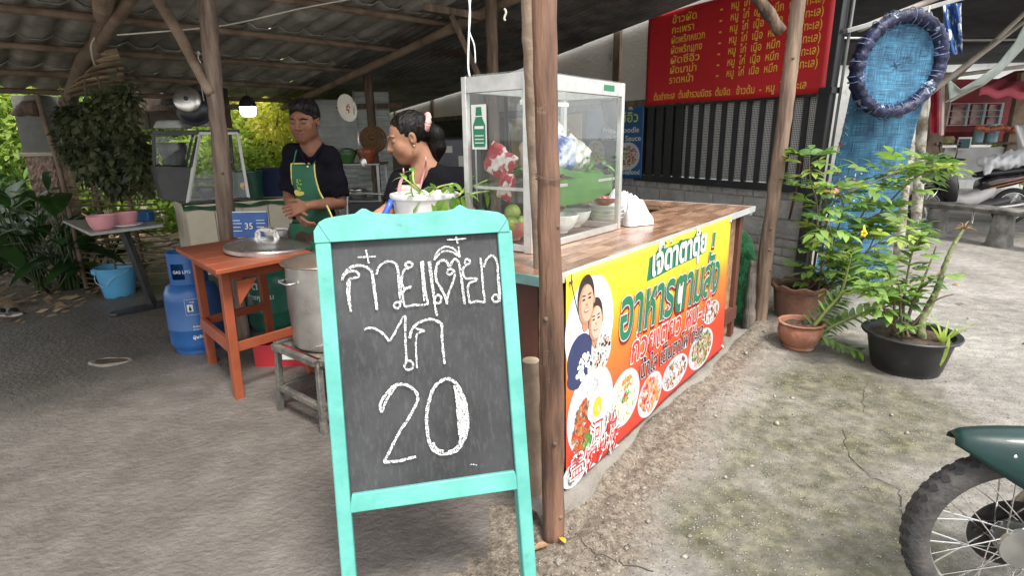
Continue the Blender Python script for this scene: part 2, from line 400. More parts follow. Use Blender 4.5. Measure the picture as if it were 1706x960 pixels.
# ================================================================ GROUND
rs = np.random.RandomState(7)
def fbm(x, y, sc, seed, oc=5):
    r = np.random.RandomState(seed); out = 0; a = 1
    for o in range(oc):
        for _ in range(3):
            th = r.rand()*2*PI; out = out+a*np.sin((x*math.cos(th)+y*math.sin(th))*sc+r.rand()*7+1.7*np.sin((x*math.sin(th)-y*math.cos(th))*sc*.7+r.rand()*7))
        sc *= 2.03; a *= .52
    return out/3
OC = np.array([.115, 1.97]); DD = np.array([.616, .788]); NN = np.array([-.788, .616])
def cp(a, b, z=None):
    p = OC+DD*a+NN*b
    return p if z is None else np.array([p[0], p[1], z])
W0 = np.array([2.773, 5.27]); WW = np.array([-.52, .854]); WM = np.array([-.854, -.52])   # long rendered wall of the neighbouring building
def wpt(t, z, off=0.):
    p = W0+WW*t+WM*off; return np.array([p[0], p[1], z])
def wtz(px, py, off=0.):
    o = np.array([*(W0+WM*off), 0.]); P = on_plane(px, py, o, np.array([*WM, 0.])); return (P[:2]-o[:2])@WW, P[2]
def ground_mat():
    m = bpy.data.materials.new('outdoor_concrete'); m.use_nodes = True; N = m.node_tree.nodes; L = m.node_tree.links; b = N['Principled BSDF']
    tc = N.new('ShaderNodeTexCoord')
    def noise(sc, det=8, ro=.6, st=None):
        n = N.new('ShaderNodeTexNoise'); n.inputs['Scale'].default_value = sc; n.inputs['Detail'].default_value = det; n.inputs['Roughness'].default_value = ro
        if st:
            mp = N.new('ShaderNodeMapping'); mp.inputs['Scale'].default_value = st[:3]; mp.inputs['Rotation'].default_value = (0, 0, st[3]); L.new(tc.outputs['Object'], mp.inputs[0]); L.new(mp.outputs[0], n.inputs[0])
        else: L.new(tc.outputs['Object'], n.inputs[0])
        return n
    def ramp(src, stops):
        r = N.new('ShaderNodeValToRGB'); e = r.color_ramp.elements
        while len(e) < len(stops): e.new(.5)
        for q, (p, c) in zip(e, stops): q.position = p; q.color = (*c, 1)
        L.new(src, r.inputs[0]); return r.outputs[0]
    def mix(f, a, b_, mode='MIX'):
        x = N.new('ShaderNodeMixRGB'); x.blend_type = mode
        if isinstance(f, float): x.inputs[0].default_value = f
        else: L.new(f, x.inputs[0])
        for k, v in ((1, a), (2, b_)):
            if isinstance(v, tuple): x.inputs[k].default_value = (*v, 1)
            else: L.new(v, x.inputs[k])
        return x.outputs[0]
    base = ramp(noise(1.1).outputs[0], [(.3, (.15, .142, .125)), (.5, (.235, .222, .203)), (.7, (.33, .316, .295))])
    trowel = ramp(noise(9, 10, .75, (1, 1.7, 1, .5)).outputs[0], [(.3, (.6, .58, .55)), (.5, (1, 1, 1)), (.68, (1.45, 1.42, 1.38))])
    base = mix(1., base, trowel, 'MULTIPLY')
    # mossy zone (vertex attribute) modulated by noise
    at = N.new('ShaderNodeAttribute'); at.attribute_name = 'moss'
    ad = N.new('ShaderNodeMath'); ad.operation = 'ADD'; L.new(at.outputs['Fac'], ad.inputs[0]); n2 = noise(4, 12, .85); sb = N.new('ShaderNodeMath'); sb.operation = 'MULTIPLY_ADD'; sb.inputs[1].default_value = 2.6; sb.inputs[2].default_value = -1.3; L.new(n2.outputs[0], sb.inputs[0]); L.new(sb.outputs[0], ad.inputs[1])
    mf = ramp(ad.outputs[0], [(.2, (0, 0, 0)), (.95, (1, 1, 1))])
    moss = ramp(noise(14).outputs[0], [(.3, (.04, .04, .022)), (.5, (.09, .088, .05)), (.7, (.2, .19, .12))])
    base = mix(mf, base, moss)
    # brown earthy zone
    at2 = N.new('ShaderNodeAttribute'); at2.attribute_name = 'earth'
    ad2 = N.new('ShaderNodeMath'); ad2.operation = 'ADD'; L.new(at2.outputs['Fac'], ad2.inputs[0]); n3 = noise(6, 9, .75); s3 = N.new('ShaderNodeMath'); s3.operation = 'MULTIPLY_ADD'; s3.inputs[1].default_value = 1.2; s3.inputs[2].default_value = -.6; L.new(n3.outputs[0], s3.inputs[0]); L.new(s3.outputs[0], ad2.inputs[1])
    ef = ramp(ad2.outputs[0], [(.4, (0, 0, 0)), (.8, (1, 1, 1))])
    earth = ramp(noise(30, 8, .8).outputs[0], [(.35, (.06, .046, .033)), (.5, (.17, .14, .108)), (.65, (.3, .26, .21))])
    base = mix(ef, base, earth)
    # aggregate specks
    vo = N.new('ShaderNodeTexVoronoi'); vo.inputs['Scale'].default_value = 62; vo.inputs['Randomness'].default_value = 1; L.new(tc.outputs['Object'], vo.inputs[0])
    sp = ramp(vo.outputs['Distance'], [(.12, (1, 1, 1)), (.3, (0, 0, 0))])
    sel = N.new('ShaderNodeSeparateColor'); L.new(vo.outputs['Color'], sel.inputs[0]); gt = N.new('ShaderNodeMath'); gt.operation = 'GREATER_THAN'; gt.inputs[1].default_value = .45; L.new(sel.outputs[0], gt.inputs[0])
    mu = N.new('ShaderNodeMath'); mu.operation = 'MULTIPLY'; L.new(sp, mu.inputs[0]); L.new(gt.outputs[0], mu.inputs[1])
    mu2 = N.new('ShaderNodeMath'); mu2.operation = 'MULTIPLY'; L.new(mu.outputs[0], mu2.inputs[0]); ma = N.new('ShaderNodeMath'); ma.operation = 'MULTIPLY_ADD'; ma.inputs[1].default_value = .75; ma.inputs[2].default_value = .12; L.new(mf, ma.inputs[0]); L.new(ma.outputs[0], mu2.inputs[1])
    base = mix(mu2.outputs[0], base, (.55, .53, .47))
    fine = ramp(noise(120, 4).outputs[0], [(.3, (.8, .8, .8)), (.7, (1.15, 1.15, 1.15))])
    base = mix(1., base, fine, 'MULTIPLY')
    L.new(base, b.inputs['Base Color']); b.inputs['Roughness'].default_value = .88
    bp = N.new('ShaderNodeBump'); bp.inputs['Strength'].default_value = .9; bp.inputs['Distance'].default_value = .012; nb = noise(45, 9, .75)
    hh = N.new('ShaderNodeMath'); hh.operation = 'ADD'; L.new(nb.outputs[0], hh.inputs[0]); L.new(mu.outputs[0], hh.inputs[1]); L.new(hh.outputs[0], bp.inputs['Height']); L.new(bp.outputs[0], b.inputs['Normal'])
    return m
M_ground = ground_mat()
def seg_d(x, y, a, b):
    a = np.array(a); b = np.array(b); ab = b-a; t = np.clip(((x-a[0])*ab[0]+(y-a[1])*ab[1])/(ab@ab), 0, 1); return np.hypot(x-a[0]-t*ab[0], y-a[1]-t*ab[1])
def gh(x, y):
    """outdoor ground height"""
    rel = (x-OC[0])*NN[0]+(y-OC[1])*NN[1]; al = (x-OC[0])*DD[0]+(y-OC[1])*DD[1]       # rel<0 = outside the counter
    out = 1/(1+np.exp((rel+.03)*60))
    dc = seg_d(x, y, OC, OC+DD*2.7)
    rise = .05*np.exp(-(dc/.32)**2)*np.clip(al/.8+.2, 0, 1)
    dw = seg_d(x, y, W0, W0+np.array([-1, -1.2])*.5)
    rise2 = .08*np.exp(-(dw/.9)**2)
    rough = (fbm(x, y, 3.1, 3)*.006+fbm(x, y, 17, 5, 4)*.0035*np.exp(-(dc/.9)**2)+fbm(x, y, 60, 6, 3)*.0022*np.exp(-(dc/.6)**2))
    ledge = -.02*np.exp(-((dc-.16)/.035)**2)
    return .012+(rise+rise2+rough+ledge)*out
def ground_obj():
    xs = np.concatenate([np.linspace(-300, -12, 16), np.linspace(-11, -.4, 22), np.linspace(-.35, 3.6, 230), np.linspace(3.7, 10, 60), np.linspace(11, 300, 18)])
    ys = np.concatenate([np.linspace(-60, .4, 10), np.linspace(.7, 5.4, 240), np.linspace(5.5, 12, 50), np.linspace(13, 400, 22)])
    X, Y = np.meshgrid(xs, ys); dom = (X > -1.2) & (X < 12) & (Y > .3) & (Y < 13)
    Z = np.where(dom, gh(X, Y), .0)-.012*(X < -.9)
    V = np.stack([X, Y, Z], -1).reshape(-1, 3); nx = len(xs); I = np.arange((len(ys)-1)*(nx)).reshape(len(ys)-1, nx)[:, :-1].ravel()
    F = np.stack([I, I+1, I+nx+1, I+nx], 1); me = npmesh('ground', V, F, M_ground, True)
    x, y = V[:, 0], V[:, 1]
    def blob(px, py, r, s=1, sy=None):
        p = Zp(px, py); return s*np.exp(-(((x-p[0])/r)**2+((y-p[1])/(sy or r))**2))
    moss = blob(1290, 720, .4)+blob(1330, 830, .4, .9)+blob(1400, 900, .4, .9)+blob(1260, 900, .3, .7)+blob(1380, 640, .45, .95)+blob(1440, 690, .4, .7)+blob(1180, 880, .3, .5)+blob(1500, 960, .4, .6)+blob(1370, 570, .4, .6)+blob(1480, 700, .5, .5)+blob(1550, 720, .5, .35)
    moss += -.15*((x > 3)); at = me.attributes.new('moss', 'FLOAT', 'POINT'); at.data.foreach_set('value', np.clip(moss*.8, 0, .9).astype(np.float32)-.15)
    dc = seg_d(x, y, OC+DD*-.6, OC+DD*2.6); e = .95*np.exp(-(dc/.38)**2)+blob(900, 930, .25, .5)+blob(1050, 760, .3, .4)+blob(1000, 900, .3, .4)
    e += .9*((x < -3.9))*(y > 3)
    at = me.attributes.new('earth', 'FLOAT', 'POINT'); at.data.foreach_set('value', np.clip(e, 0, 1).astype(np.float32))
    o = bpy.data.objects.new('ground', me); COL.objects.link(o); o['kind'] = 'structure'; return o
ground = ground_obj()
# cracks running over the outdoor concrete
def ribbon(mb, pts, wd, zfn):
    P = []
    rr = random.Random(3)
    for i in range(len(pts)-1):
        for k in range(6):
            t = k/6; a = pts[i]; b = pts[i+1]; P.append((a[0]+(b[0]-a[0])*t+rr.uniform(-.008, .008), a[1]+(b[1]-a[1])*t+rr.uniform(-.008, .008)))
    vs = []
    for i, p in enumerate(P):
        q = P[min(i+1, len(P)-1)]; o = P[max(i-1, 0)]; dx, dy = q[0]-o[0], q[1]-o[1]; l = math.hypot(dx, dy)+1e-9; w_ = wd*rr.uniform(.3, 1.3)
        for s_ in (-1, 1):
            x, y = p[0]-dy/l*w_*s_/2, p[1]+dx/l*w_*s_/2; vs.append((x, y, float(zfn(np.array(x), np.array(y)))+.003))
    mb.add(vs, [(2*i, 2*i+1, 2*i+3, 2*i+2) for i in range(len(P)-1)])
M_crack = flat('crack_dark', (.05, .045, .035), .95)
c = MB(); ribbon(c, [Zp(*q)[:2] for q in [(1405, 720), (1412, 765), (1450, 800), (1495, 820), (1502, 860), (1508, 900)]], .0045, gh); part('crack', c, M_crack, ground, world=True, kind='structure')
c = MB(); ribbon(c, [Zp(*q)[:2] for q in [(960, 890), (985, 925), (1040, 945), (1100, 965)]], .004, gh); part('crack', c, M_crack, ground, world=True, kind='structure')
c = MB(); ribbon(c, [Zp(*q)[:2] for q in [(1440, 690), (1436, 660), (1445, 640)]], .003, gh); part('crack', c, M_crack, ground, world=True, kind='structure')
# indoor floor: worn cement, a sheet just above the ground
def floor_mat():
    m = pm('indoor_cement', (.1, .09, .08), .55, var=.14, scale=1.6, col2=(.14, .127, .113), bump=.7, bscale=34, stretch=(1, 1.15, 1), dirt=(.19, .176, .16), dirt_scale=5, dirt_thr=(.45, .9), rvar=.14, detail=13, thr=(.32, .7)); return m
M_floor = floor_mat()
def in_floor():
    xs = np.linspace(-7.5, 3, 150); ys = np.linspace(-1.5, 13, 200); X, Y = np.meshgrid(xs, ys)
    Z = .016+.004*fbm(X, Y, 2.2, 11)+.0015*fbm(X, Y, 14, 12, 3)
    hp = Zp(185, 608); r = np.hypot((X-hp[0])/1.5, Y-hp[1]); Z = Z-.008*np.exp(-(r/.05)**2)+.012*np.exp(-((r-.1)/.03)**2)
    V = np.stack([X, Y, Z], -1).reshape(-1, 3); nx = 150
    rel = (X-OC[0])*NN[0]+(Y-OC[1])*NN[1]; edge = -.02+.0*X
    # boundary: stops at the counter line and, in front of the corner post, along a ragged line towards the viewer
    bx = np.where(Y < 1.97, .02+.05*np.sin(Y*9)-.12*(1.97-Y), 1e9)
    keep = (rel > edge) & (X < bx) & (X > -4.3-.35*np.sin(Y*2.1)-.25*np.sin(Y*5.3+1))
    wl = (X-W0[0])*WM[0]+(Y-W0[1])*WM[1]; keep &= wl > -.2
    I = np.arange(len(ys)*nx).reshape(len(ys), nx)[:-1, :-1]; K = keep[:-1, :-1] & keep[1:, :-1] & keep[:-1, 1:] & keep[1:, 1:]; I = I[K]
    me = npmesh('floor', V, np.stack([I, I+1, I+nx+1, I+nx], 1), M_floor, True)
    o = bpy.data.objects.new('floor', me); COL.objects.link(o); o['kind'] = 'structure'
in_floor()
hp = Zp(185, 608); mb = MB(); mb.add([(hp[0], hp[1], .026)]+[(hp[0]+.1*math.cos(a)*(1+.2*math.sin(3*a)), hp[1]+.05*math.sin(a)*(1+.12*math.sin(5*a)), .029) for a in np.linspace(0, 2*PI, 25)[:-1]], [(0, k+1, (k+1) % 24+1) for k in range(24)])
part('floor_drain', mb, pm('drain_mud', (.035, .025, .018), .7, col2=(.2, .12, .06), scale=22), None, kind='structure')
mb = MB(); mb.tube([(hp[0]+.12*math.cos(a)*(1+.12*math.sin(2*a)), hp[1]+.06*math.sin(a)*(1+.1*math.sin(3*a)), .019) for a in np.linspace(0, 2*PI, 33)], [.014*(1+.2*math.sin(i*PI/4)) for i in range(33)], 7, cap=False); part('drain_rim', mb, pm('rim_cement', (.24, .22, .19), .85, var=.25, scale=30, bump=.5), None, smooth=True, kind='structure')
# ================================================================ SHELTER ROOF (cement tiles on poles)
AW = np.array([-.71, .704]); BR = np.array([.704, .71]); RS = .148; RZ = 3.366
def R3(Lq, B, dz=0.):
    p = AW*Lq+BR*B; return np.array([p[0], p[1], RZ-RS*Lq+dz])
shelter = thing('tiled_shelter_roof', 'low roof of grey corrugated cement tiles carried on rough wooden poles above the cooks', 'roof', tuple(R3(5, 1)))
M_tile = pm('cement_tile', (.4, .38, .34), .9, var=.35, scale=2.5, col2=(.55, .52, .47), bump=.3, bscale=25, rnd=.22, dirt=(.2, .18, .16), dirt_scale=1.8, dirt_thr=(.5, .75))
TWD, TLN = .56, 1.16
def tile_mesh():
    mb = MB(); n = 16
    def prof(u): a = u*2*PI*2; return .024*math.cos(a)+.010*math.cos(2*a)
    for th, fl in ((0, 0), (.008, 1)):
        pass
    vs = []
    for z0 in (0, .009):
        for l in (0, TLN):
            for i in range(n+1): u = i/n; vs.append(((u-.5)*(TWD+.03), l, prof(u)+z0))
    k = n+1; fs = []
    for i in range(n):
        fs.append((i, i+1, k+i+1, k+i)); fs.append((2*k+i+1, 2*k+i, 3*k+i, 3*k+i+1)); fs.append((i+1, i, 2*k+i, 2*k+i+1)); fs.append((k+i, k+i+1, 3*k+i+1, 3*k+i))
    mb.add(vs, fs); me = mesh_of(mb, M_tile, True, name='roof_tile')
    try: me.set_sharp_from_angle(angle=math.radians(50))
    except Exception: pass
    return me
tm = tile_mesh(); rloc = Vector(shelter.location)
ey = Vector((*AW, -RS)).normalized(); ex = Vector((BR[0], BR[1], 0)).normalized(); ez = ex.cross(ey).normalized()
if ez.z < 0: ex = -ex; ez = ex.cross(ey).normalized()
rr = random.Random(5)
for r_ in range(7):
    L0 = 2.06+r_*1.0
    for c_ in range(-9, 8):
        B = c_*TWD+rr.uniform(-.01, .01)
        if B < -5 or B > 4.0: continue
        p = Vector(R3(L0, B, .065))
        tilt = Matrix.Rotation(.016+rr.uniform(-.004, .004), 3, ex); e2y = tilt @ ey; e2z = ex.cross(e2y)
        yaw = rr.uniform(-.008, .008); ex2 = (ex*math.cos(yaw)+e2y*math.sin(yaw)); e2y = e2z.cross(ex2)
        Mx = Matrix(((ex2.x, e2y.x, e2z.x, p.x-rloc.x), (ex2.y, e2y.y, e2z.y, p.y-rloc.y), (ex2.z, e2y.z, e2z.z, p.z-rloc.z), (0, 0, 0, 1)))
        instM('roof_tile', tm, shelter, Mx)
def pole(mb, p0, p1, r, r1=None, seed=0, n=9, seg=14, wob=.012, sag=0):
    q = random.Random(seed); p0 = Vector(p0); p1 = Vector(p1); r1 = r if r1 is None else r1; pts = []; rad = []
    ph = q.random()*6; ph2 = q.random()*6
    for i in range(seg+1):
        t = i/seg; p = p0.lerp(p1, t); o = wob*(p1-p0).length/2
        p = p+Vector((math.sin(t*5+ph)*o, math.cos(t*4+ph2)*o, math.sin(t*6+ph2)*o*.5-sag*math.sin(t*PI))); pts.append(p)
        rad.append((r+(r1-r)*t)*(1+.07*math.sin(t*23+ph)+q.uniform(-.05, .05)))
    mb.tube(pts, rad, n)
    return pts, rad
for i, L0 in enumerate([3.1, 4.09, 5.09, 6.09, 7.09, 8.09, 8.95]):
    mb = MB(); pole(mb, R3(L0, -5, 0), R3(L0, -.6, 0), .042, .034, seed=i+3, seg=20, wob=.004); part('purlin', mb, M_pole, shelter, world=True, smooth=True)
    mb = MB(); pole(mb, R3(L0+.03, -1.0, .0), R3(L0, 4.3, 0), .036, .03, seed=i+30, seg=22, wob=.004); part('purlin', mb, M_pole, shelter, world=True, smooth=True)
for B0, s_ in ((1.33, 1), (4.12, 2), (-1.9, 3)):
    mb = MB(); pole(mb, R3(1.9, B0, -.085), R3(9.1, B0+.03, -.085), .055, .045, seed=s_+60, seg=30, wob=.003); part('rafter', mb, M_pole, shelter, world=True, smooth=True)
# ================================================================ WOODEN POSTS
def wpost(pts, r, r1, label, mat=None, knots=4, seed=1, name='wooden_post', n=18, seg=40, group=None, grooves=.05):
    q = random.Random(seed); base = np.array(pts[0]); root = thing(name, label, 'post', tuple(base), group=group)
    mb = MB(); P = []; Rr = []
    pts = [Vector(p) for p in pts]; Ls = [0]
    for i in range(len(pts)-1): Ls.append(Ls[-1]+(pts[i+1]-pts[i]).length)
    for i in range(seg+1):
        s_ = Ls[-1]*i/seg; k = max(j for j in range(len(pts)-1) if Ls[j] <= s_+1e-9); t = (s_-Ls[k])/(Ls[k+1]-Ls[k]); t2 = t
        p = pts[k].lerp(pts[k+1], t2); P.append(p+Vector((q.uniform(-1, 1), q.uniform(-1, 1), 0))*r*.05); Rr.append((r+(r1-r)*s_/Ls[-1])*(1+.05*math.sin(s_*5+seed)+q.uniform(-.02, .02)))
    mb.tube(P, Rr, n)
    # longitudinal ridges
    for i in range((seg+1)):
        for k in range(n):
            j = i*n+k; v = Vector(mb.v[j]); g = 1+grooves*math.sin(k*2.3+i*.11+seed)*math.cos(k*1.1+seed)+q.uniform(-.02, .02); v = P[i]+(v-P[i])*g; mb.v[j] = tuple(v)
    part('trunk', mb, mat or M_bark, root, world=True, smooth=True)
    for kk in range(knots):
        i = q.randrange(2, seg-1); an = -PI/2+q.uniform(-.9, .9); d_ = Vector((math.cos(an), math.sin(an), 0)); mb = MB()
        mb.tube([P[i]+d_*Rr[i]*.8, P[i]+d_*Rr[i]*1.12], [Rr[i]*.28, Rr[i]*.16], 8); part('knot', mb, M_barkd, root, world=True, smooth=True)
    return root
b0 = Zp(922, 893); top = np.array([b0[0]-.06, b0[1]+.03, 3.0])
wpost([b0-[0, 0, .05], b0+[-.012, 0, .9], b0+[-.03, .01, 1.6], top], .043, .033, 'thick reddish wooden post at the front corner of the counter, nearest the sign', seed=4, knots=6)
for z_, s_ in ((.62, 1), (1.32, 2)):
    mb = MB(); c_ = (b0[0]-.012*z_/.9, b0[1]+.005, 0)
    for k in range(3): mb.tube([(c_[0]+.046*math.cos(a), c_[1]+.046*math.sin(a), z_+.006*k+.004*math.sin(a*2+k)) for a in np.linspace(0, 2*PI, 20)], .0014, 4, cap=False)
    if z_ > 1: part('wire_tie', mb, pm('rusty_wire', (.12, .08, .06), .7), bpy.data.objects['wooden_post'], world=True)
b1 = Zp(890, 850); t1 = hz(b1[0]-.0, b1[1], 604)
log = thing('log_stump', 'short sawn log standing against the corner post, pale cut end up', 'log', tuple(b1))
mb = MB(); pole(mb, b1-[0, 0, .05], [b1[0]-.01, b1[1]+.02, t1], .036, .033, seed=8, n=14); part('trunk', mb, M_pole, log, world=True, smooth=True)
mb = MB(); mb.lathe([(0, 0), (.031, 0), (.033, -.004)], 14, (b1[0]-.01, b1[1]+.02, t1+.003)); part('cut_end', mb, pm('cut_wood', (.45, .36, .25), .8, var=.2, scale=30), log, world=True)
bl = Zp(404, 566); tl = Yp(338, -70, bl[1]+.05)
wpost([bl, Yp(380, 390, bl[1]), Yp(362, 200, bl[1]), tl], .058, .052, 'wooden post rising behind the orange table, in front of the slanted food case', mat=pm('post_wood_b', (.13, .085, .06), .75, var=.4, scale=5, stretch=(3, 3, .35), col2=(.3, .22, .17), bump=.6, bscale=14), seed=9)
br_ = Zp(1263, 552); hr = hz(br_[0]+.02, br_[1], 0)
rp = wpost([br_-[0, 0, .05], br_+[0, 0, .7], br_+[.03, 0, 1.5], br_+[.045, 0, 2.3], br_+[.06, 0, 3.]], .05, .047, 'tall slanting wooden post in front of the red menu banner beside the counter end', mat=pm('post_wood_c', (.13, .08, .055), .75, var=.4, scale=5, stretch=(3, 3, .35), col2=(.27, .19, .135), bump=.6, bscale=14), seed=12, knots=5)
j0 = Yp(1300, 52, br_[1]); mb = MB(); pole(mb, j0, Yp(1225, -60, br_[1]-.1), .04, .036, seed=4, n=10); part('brace', mb, M_barkd, rp, world=True, smooth=True)
pA = Yp(822, 150, 5.6); wpost([(pA[0], pA[1], 0), (pA[0], pA[1], 1.5), (pA[0]-.01, pA[1], 3.2)], .055, .05, 'round wooden post behind the glass food cabinet, running up to the rusty metal sheets', mat=M_barkd, seed=15, knots=2)
pB = Yp(621, 215, 8.2); wpost([(pB[0], pB[1], 0), (pB[0], pB[1], 1.5), (pB[0]-.03, pB[1], 2.75)], .06, .055, 'wooden post far back in the kitchen, above the straw basket', mat=M_barkd, seed=16, knots=2)
s0 = Yp(884, -40, 2.15); s1 = Yp(906, 520, 2.1); wpost([(s1[0], s1[1], .0), (s1[0], s1[1], .9), s0], .038, .036, 'thinner pale pole standing close behind the front corner post', mat=M_pole, seed=18, knots=1)
sb_ = thing('wooden_strut', 'dark slanting timber strut under the metal sheets above the glass cabinet', 'strut', tuple(Yp(800, 130, 5.4))); mb = MB(); mb.bar(Yp(752, 25, 5.4), Yp(800, 132, 5.4), .07, .05); part('strut', mb, M_barkd, sb_, world=True, bevel=.005)
mb = MB(); mb.bar(Yp(705, 12, 5.45), Yp(800, 28, 5.5), .1, .06); part('beam', mb, M_barkd, sb_, world=True, bevel=.005)
# thick branching pole under the tiles, far left
bp_ = thing('forked_pole', 'thick crooked pole forking under the tiles above the bamboo screen', 'pole', tuple(Yp(165, 110, 5.6)))
mb = MB(); mb.tube([R3(4.9, 1.1, -.12), Yp(172, 40, 5.5), Yp(162, 80, 5.7), Yp(168, 115, 5.8)], [.075, .075, .07, .055], 10); part('trunk', mb, M_pole, bp_, world=True, smooth=True)
mb = MB(); mb.tube([Yp(160, 75, 5.7), Yp(140, 100, 5.8), Yp(118, 160, 6.0), Yp(112, 230, 6.0)], [.07, .07, .065, .06], 10); part('branch', mb, M_pole, bp_, world=True, smooth=True)
lp2 = thing('slanting_pole', 'slim pole slanting from the tiles down to the left wooden post', 'pole', tuple(Yp(350, 155, 3.95)))
mb = MB(); mb.tube([Yp(255, -15, 4.4), Yp(300, 60, 4.2), Yp(350, 155, 4.0)], [.04, .036, .032], 9); part('pole', mb, M_pole, lp2, world=True, smooth=True)
# dark plank panel closing the shelter behind the wok
# ================================================================ RUSTY METAL SHEETS between shelter rafter and the neighbour's wall
M_tin = pm('old_tin', (.14, .135, .13), .5, metal=.2, var=.35, scale=2, col2=(.27, .265, .26), bump=.15, bscale=20, dirt=(.12, .055, .035), dirt_scale=1.1, dirt_thr=(.5, .66), rvar=.12)
M_tinl = pm('pale_tin', (.5, .53, .5), .45, metal=.15, var=.2, scale=3, bump=.1)
clad = thing('metal_sheet_roof', 'rust-streaked corrugated metal sheets sloping up from the pale wall to the tiled roof', 'metal sheets', (1, 5, 2.7))
def tinpt(u, v):
    """u 0..1 from far to near, v 0 (wall edge) .. 1 (rafter edge)"""
    t = 12-13*u; zc = [(12, 1.99), (6.8, 2.29), (2.17, 2.71), (-1, 3.0)]
    for (ta, za), (tb, zb) in zip(zc, zc[1:]):
        if t <= ta+1e-6 and t >= tb-1e-6: z = za+(zb-za)*(ta-t)/(ta-tb); break
    a = wpt(t, z, .06); b = R3(9.2-7.8*u, 3.98, .045); return Vector(a)*(1-v)+Vector(b)*v
NR = 26
for s_ in range(5):
    for k in range(3):
        u0, u1 = k/3-(.01 if k else 0), (k+1)/3; v0, v1 = s_/5, (s_+1)/5+.012; mb = MB(); nu = 14; nv = 5*8
        def fn(a, b, u0=u0, u1=u1, v0=v0, v1=v1, k=k):
            p = tinpt(u0+(u1-u0)*a, min(1, v0+(v1-v0)*b)); ph = (v0+(v1-v0)*b)*NR*2*PI; return p+Vector((0, 0, .016*math.cos(ph)+.006*k+.004*(s_ % 2)))
        mb.grid(fn, nu, nv); part('metal_sheet', mb, M_tin, clad, world=True, smooth=True)
# pale tin wall closing the far end of the kitchen
tb = thing('tin_back_wall', 'pale ribbed metal wall behind the man, ribs running level', 'metal wall', tuple(Yp(570, 330, 9.4)))
x0 = Yp(528, 200, 9.3); x1 = Yp(650, 200, 9.6)
for k in range(2):
    mb = MB()
    def fn(a, b, k=k):
        p = Vector(x0)*(1-(k+a)/2)+Vector(x1)*((k+a)/2); z = .3+1.75*b+(.12 if (k == 1) else 0)*b; return Vector((p.x, p.y-.014*math.cos(b*2*PI*22)-.006*k, z))
    mb.grid(fn, 4, 132); part('metal_sheet', mb, M_tinl, tb, world=True, smooth=True)
mb = MB(); mb.box(((x0[0]+x1[0])/2, x0[1]+.12, 1.95), (1.6, .06, .08)); part('rail', mb, M_barkd, tb, world=True)
# ================================================================ NEIGHBOURING BUILDING: long wall
M_render = pm('pale_render', (.47, .44, .39), .9, var=.08, scale=1.5, bump=.25, bscale=30, dirt=(.27, .24, .21), dirt_scale=5, dirt_thr=(.6, .72))
M_block = pm('cement_block', (.36, .35, .335), .92, var=.2, scale=5, bump=.8, bscale=35, rnd=.1, dirt=(.22, .2, .18), dirt_scale=4, dirt_thr=(.55, .8))
M_mortar = pm('mortar', (.27, .25, .225), .95, var=.25, scale=14, bump=1., bscale=40)
M_blackm = pm('black_steel', (.022, .023, .026), .38, var=.25, scale=3, bump=.05, dirt=(.05, .045, .04), dirt_scale=5, dirt_thr=(.6, .8))
wall = thing('neighbour_wall', 'long wall of the next building, pale render above and bare cement blocks below', 'wall', tuple(wpt(2, 0)))
def wbox(mb, t0, t1, z0, z1, off, th=.1, mi=0):
    """box on the wall: front face at distance off from the wall line towards the stall"""
    A = [wpt(t0, z0, off), wpt(t1, z0, off), wpt(t1, z1, off), wpt(t0, z1, off)]; B = [wpt(t0, z0, off-th), wpt(t1, z0, off-th), wpt(t1, z1, off-th), wpt(t0, z1, off-th)]
    mb.add(A+B, [(3, 2, 1, 0), (4, 5, 6, 7), (0, 1, 5, 4), (1, 2, 6, 5), (2, 3, 7, 6), (3, 0, 4, 7)], mi)
mb = MB(); wbox(mb, 2.1, 14, 1.86, 3.4, 0, .12); part('rendered_panel', mb, M_render, wall, world=True)
mb = MB(); wbox(mb, .07, 2.1, 1.86, 3.4, -.002, .12); part('rendered_panel', mb, M_render, wall, world=True)
mb = MB(); wbox(mb, 2.72, 14, .0, 1.78, -.01, .1); part('plank_wall', mb, pm('dark_boards', (.035, .026, .02), .8, var=.4, scale=3, stretch=(1, 1, 6), bump=.3), wall, world=True)
for t_ in (2.72, 5.4, 6.1, 8.4, 10.6):
    mb = MB(); wbox(mb, t_-.06, t_+.06, 1.0, 3.3, .03, .09); part('wall_stud', mb, M_barkd, wall, world=True)
mb = MB(); wbox(mb, .07, 14, 1.78, 1.86, .04, .12); part('wall_rail', mb, M_barkd, wall, world=True)
mb = MB(); wbox(mb, .05, 2.72, -.05, .945, -.012, .12); part('mortar_bed', mb, M_mortar, wall, world=True)
blk = {}
rr = random.Random(8)
def block_mesh(l, h):
    key = (round(l, 3), round(h, 3))
    if key not in blk:
        mb = MB(); q = random.Random(hash(key) & 999); nx_ = 4
        def fn(a, b): e = .006 if (a in (0, 1) or b in (0, 1)) else 0; return (l*(a-.5)+q.uniform(-.003, .003), -.008+e+q.uniform(-.0015, .0015), h*b+q.uniform(-.002, .002))
        mb.grid(fn, 5, 3); mb.box((0, .012, h/2), (l*.98, .03, h*.98)); blk[key] = mesh_of(mb, M_block, name='block')
    return blk[key]
wall_ang = math.atan2(WW[1], WW[0])
row_z = [0.02, .2, .29, .375, .46, .65, .84]; row_h = [.165, .075, .07, .07, .175, .175, .1]
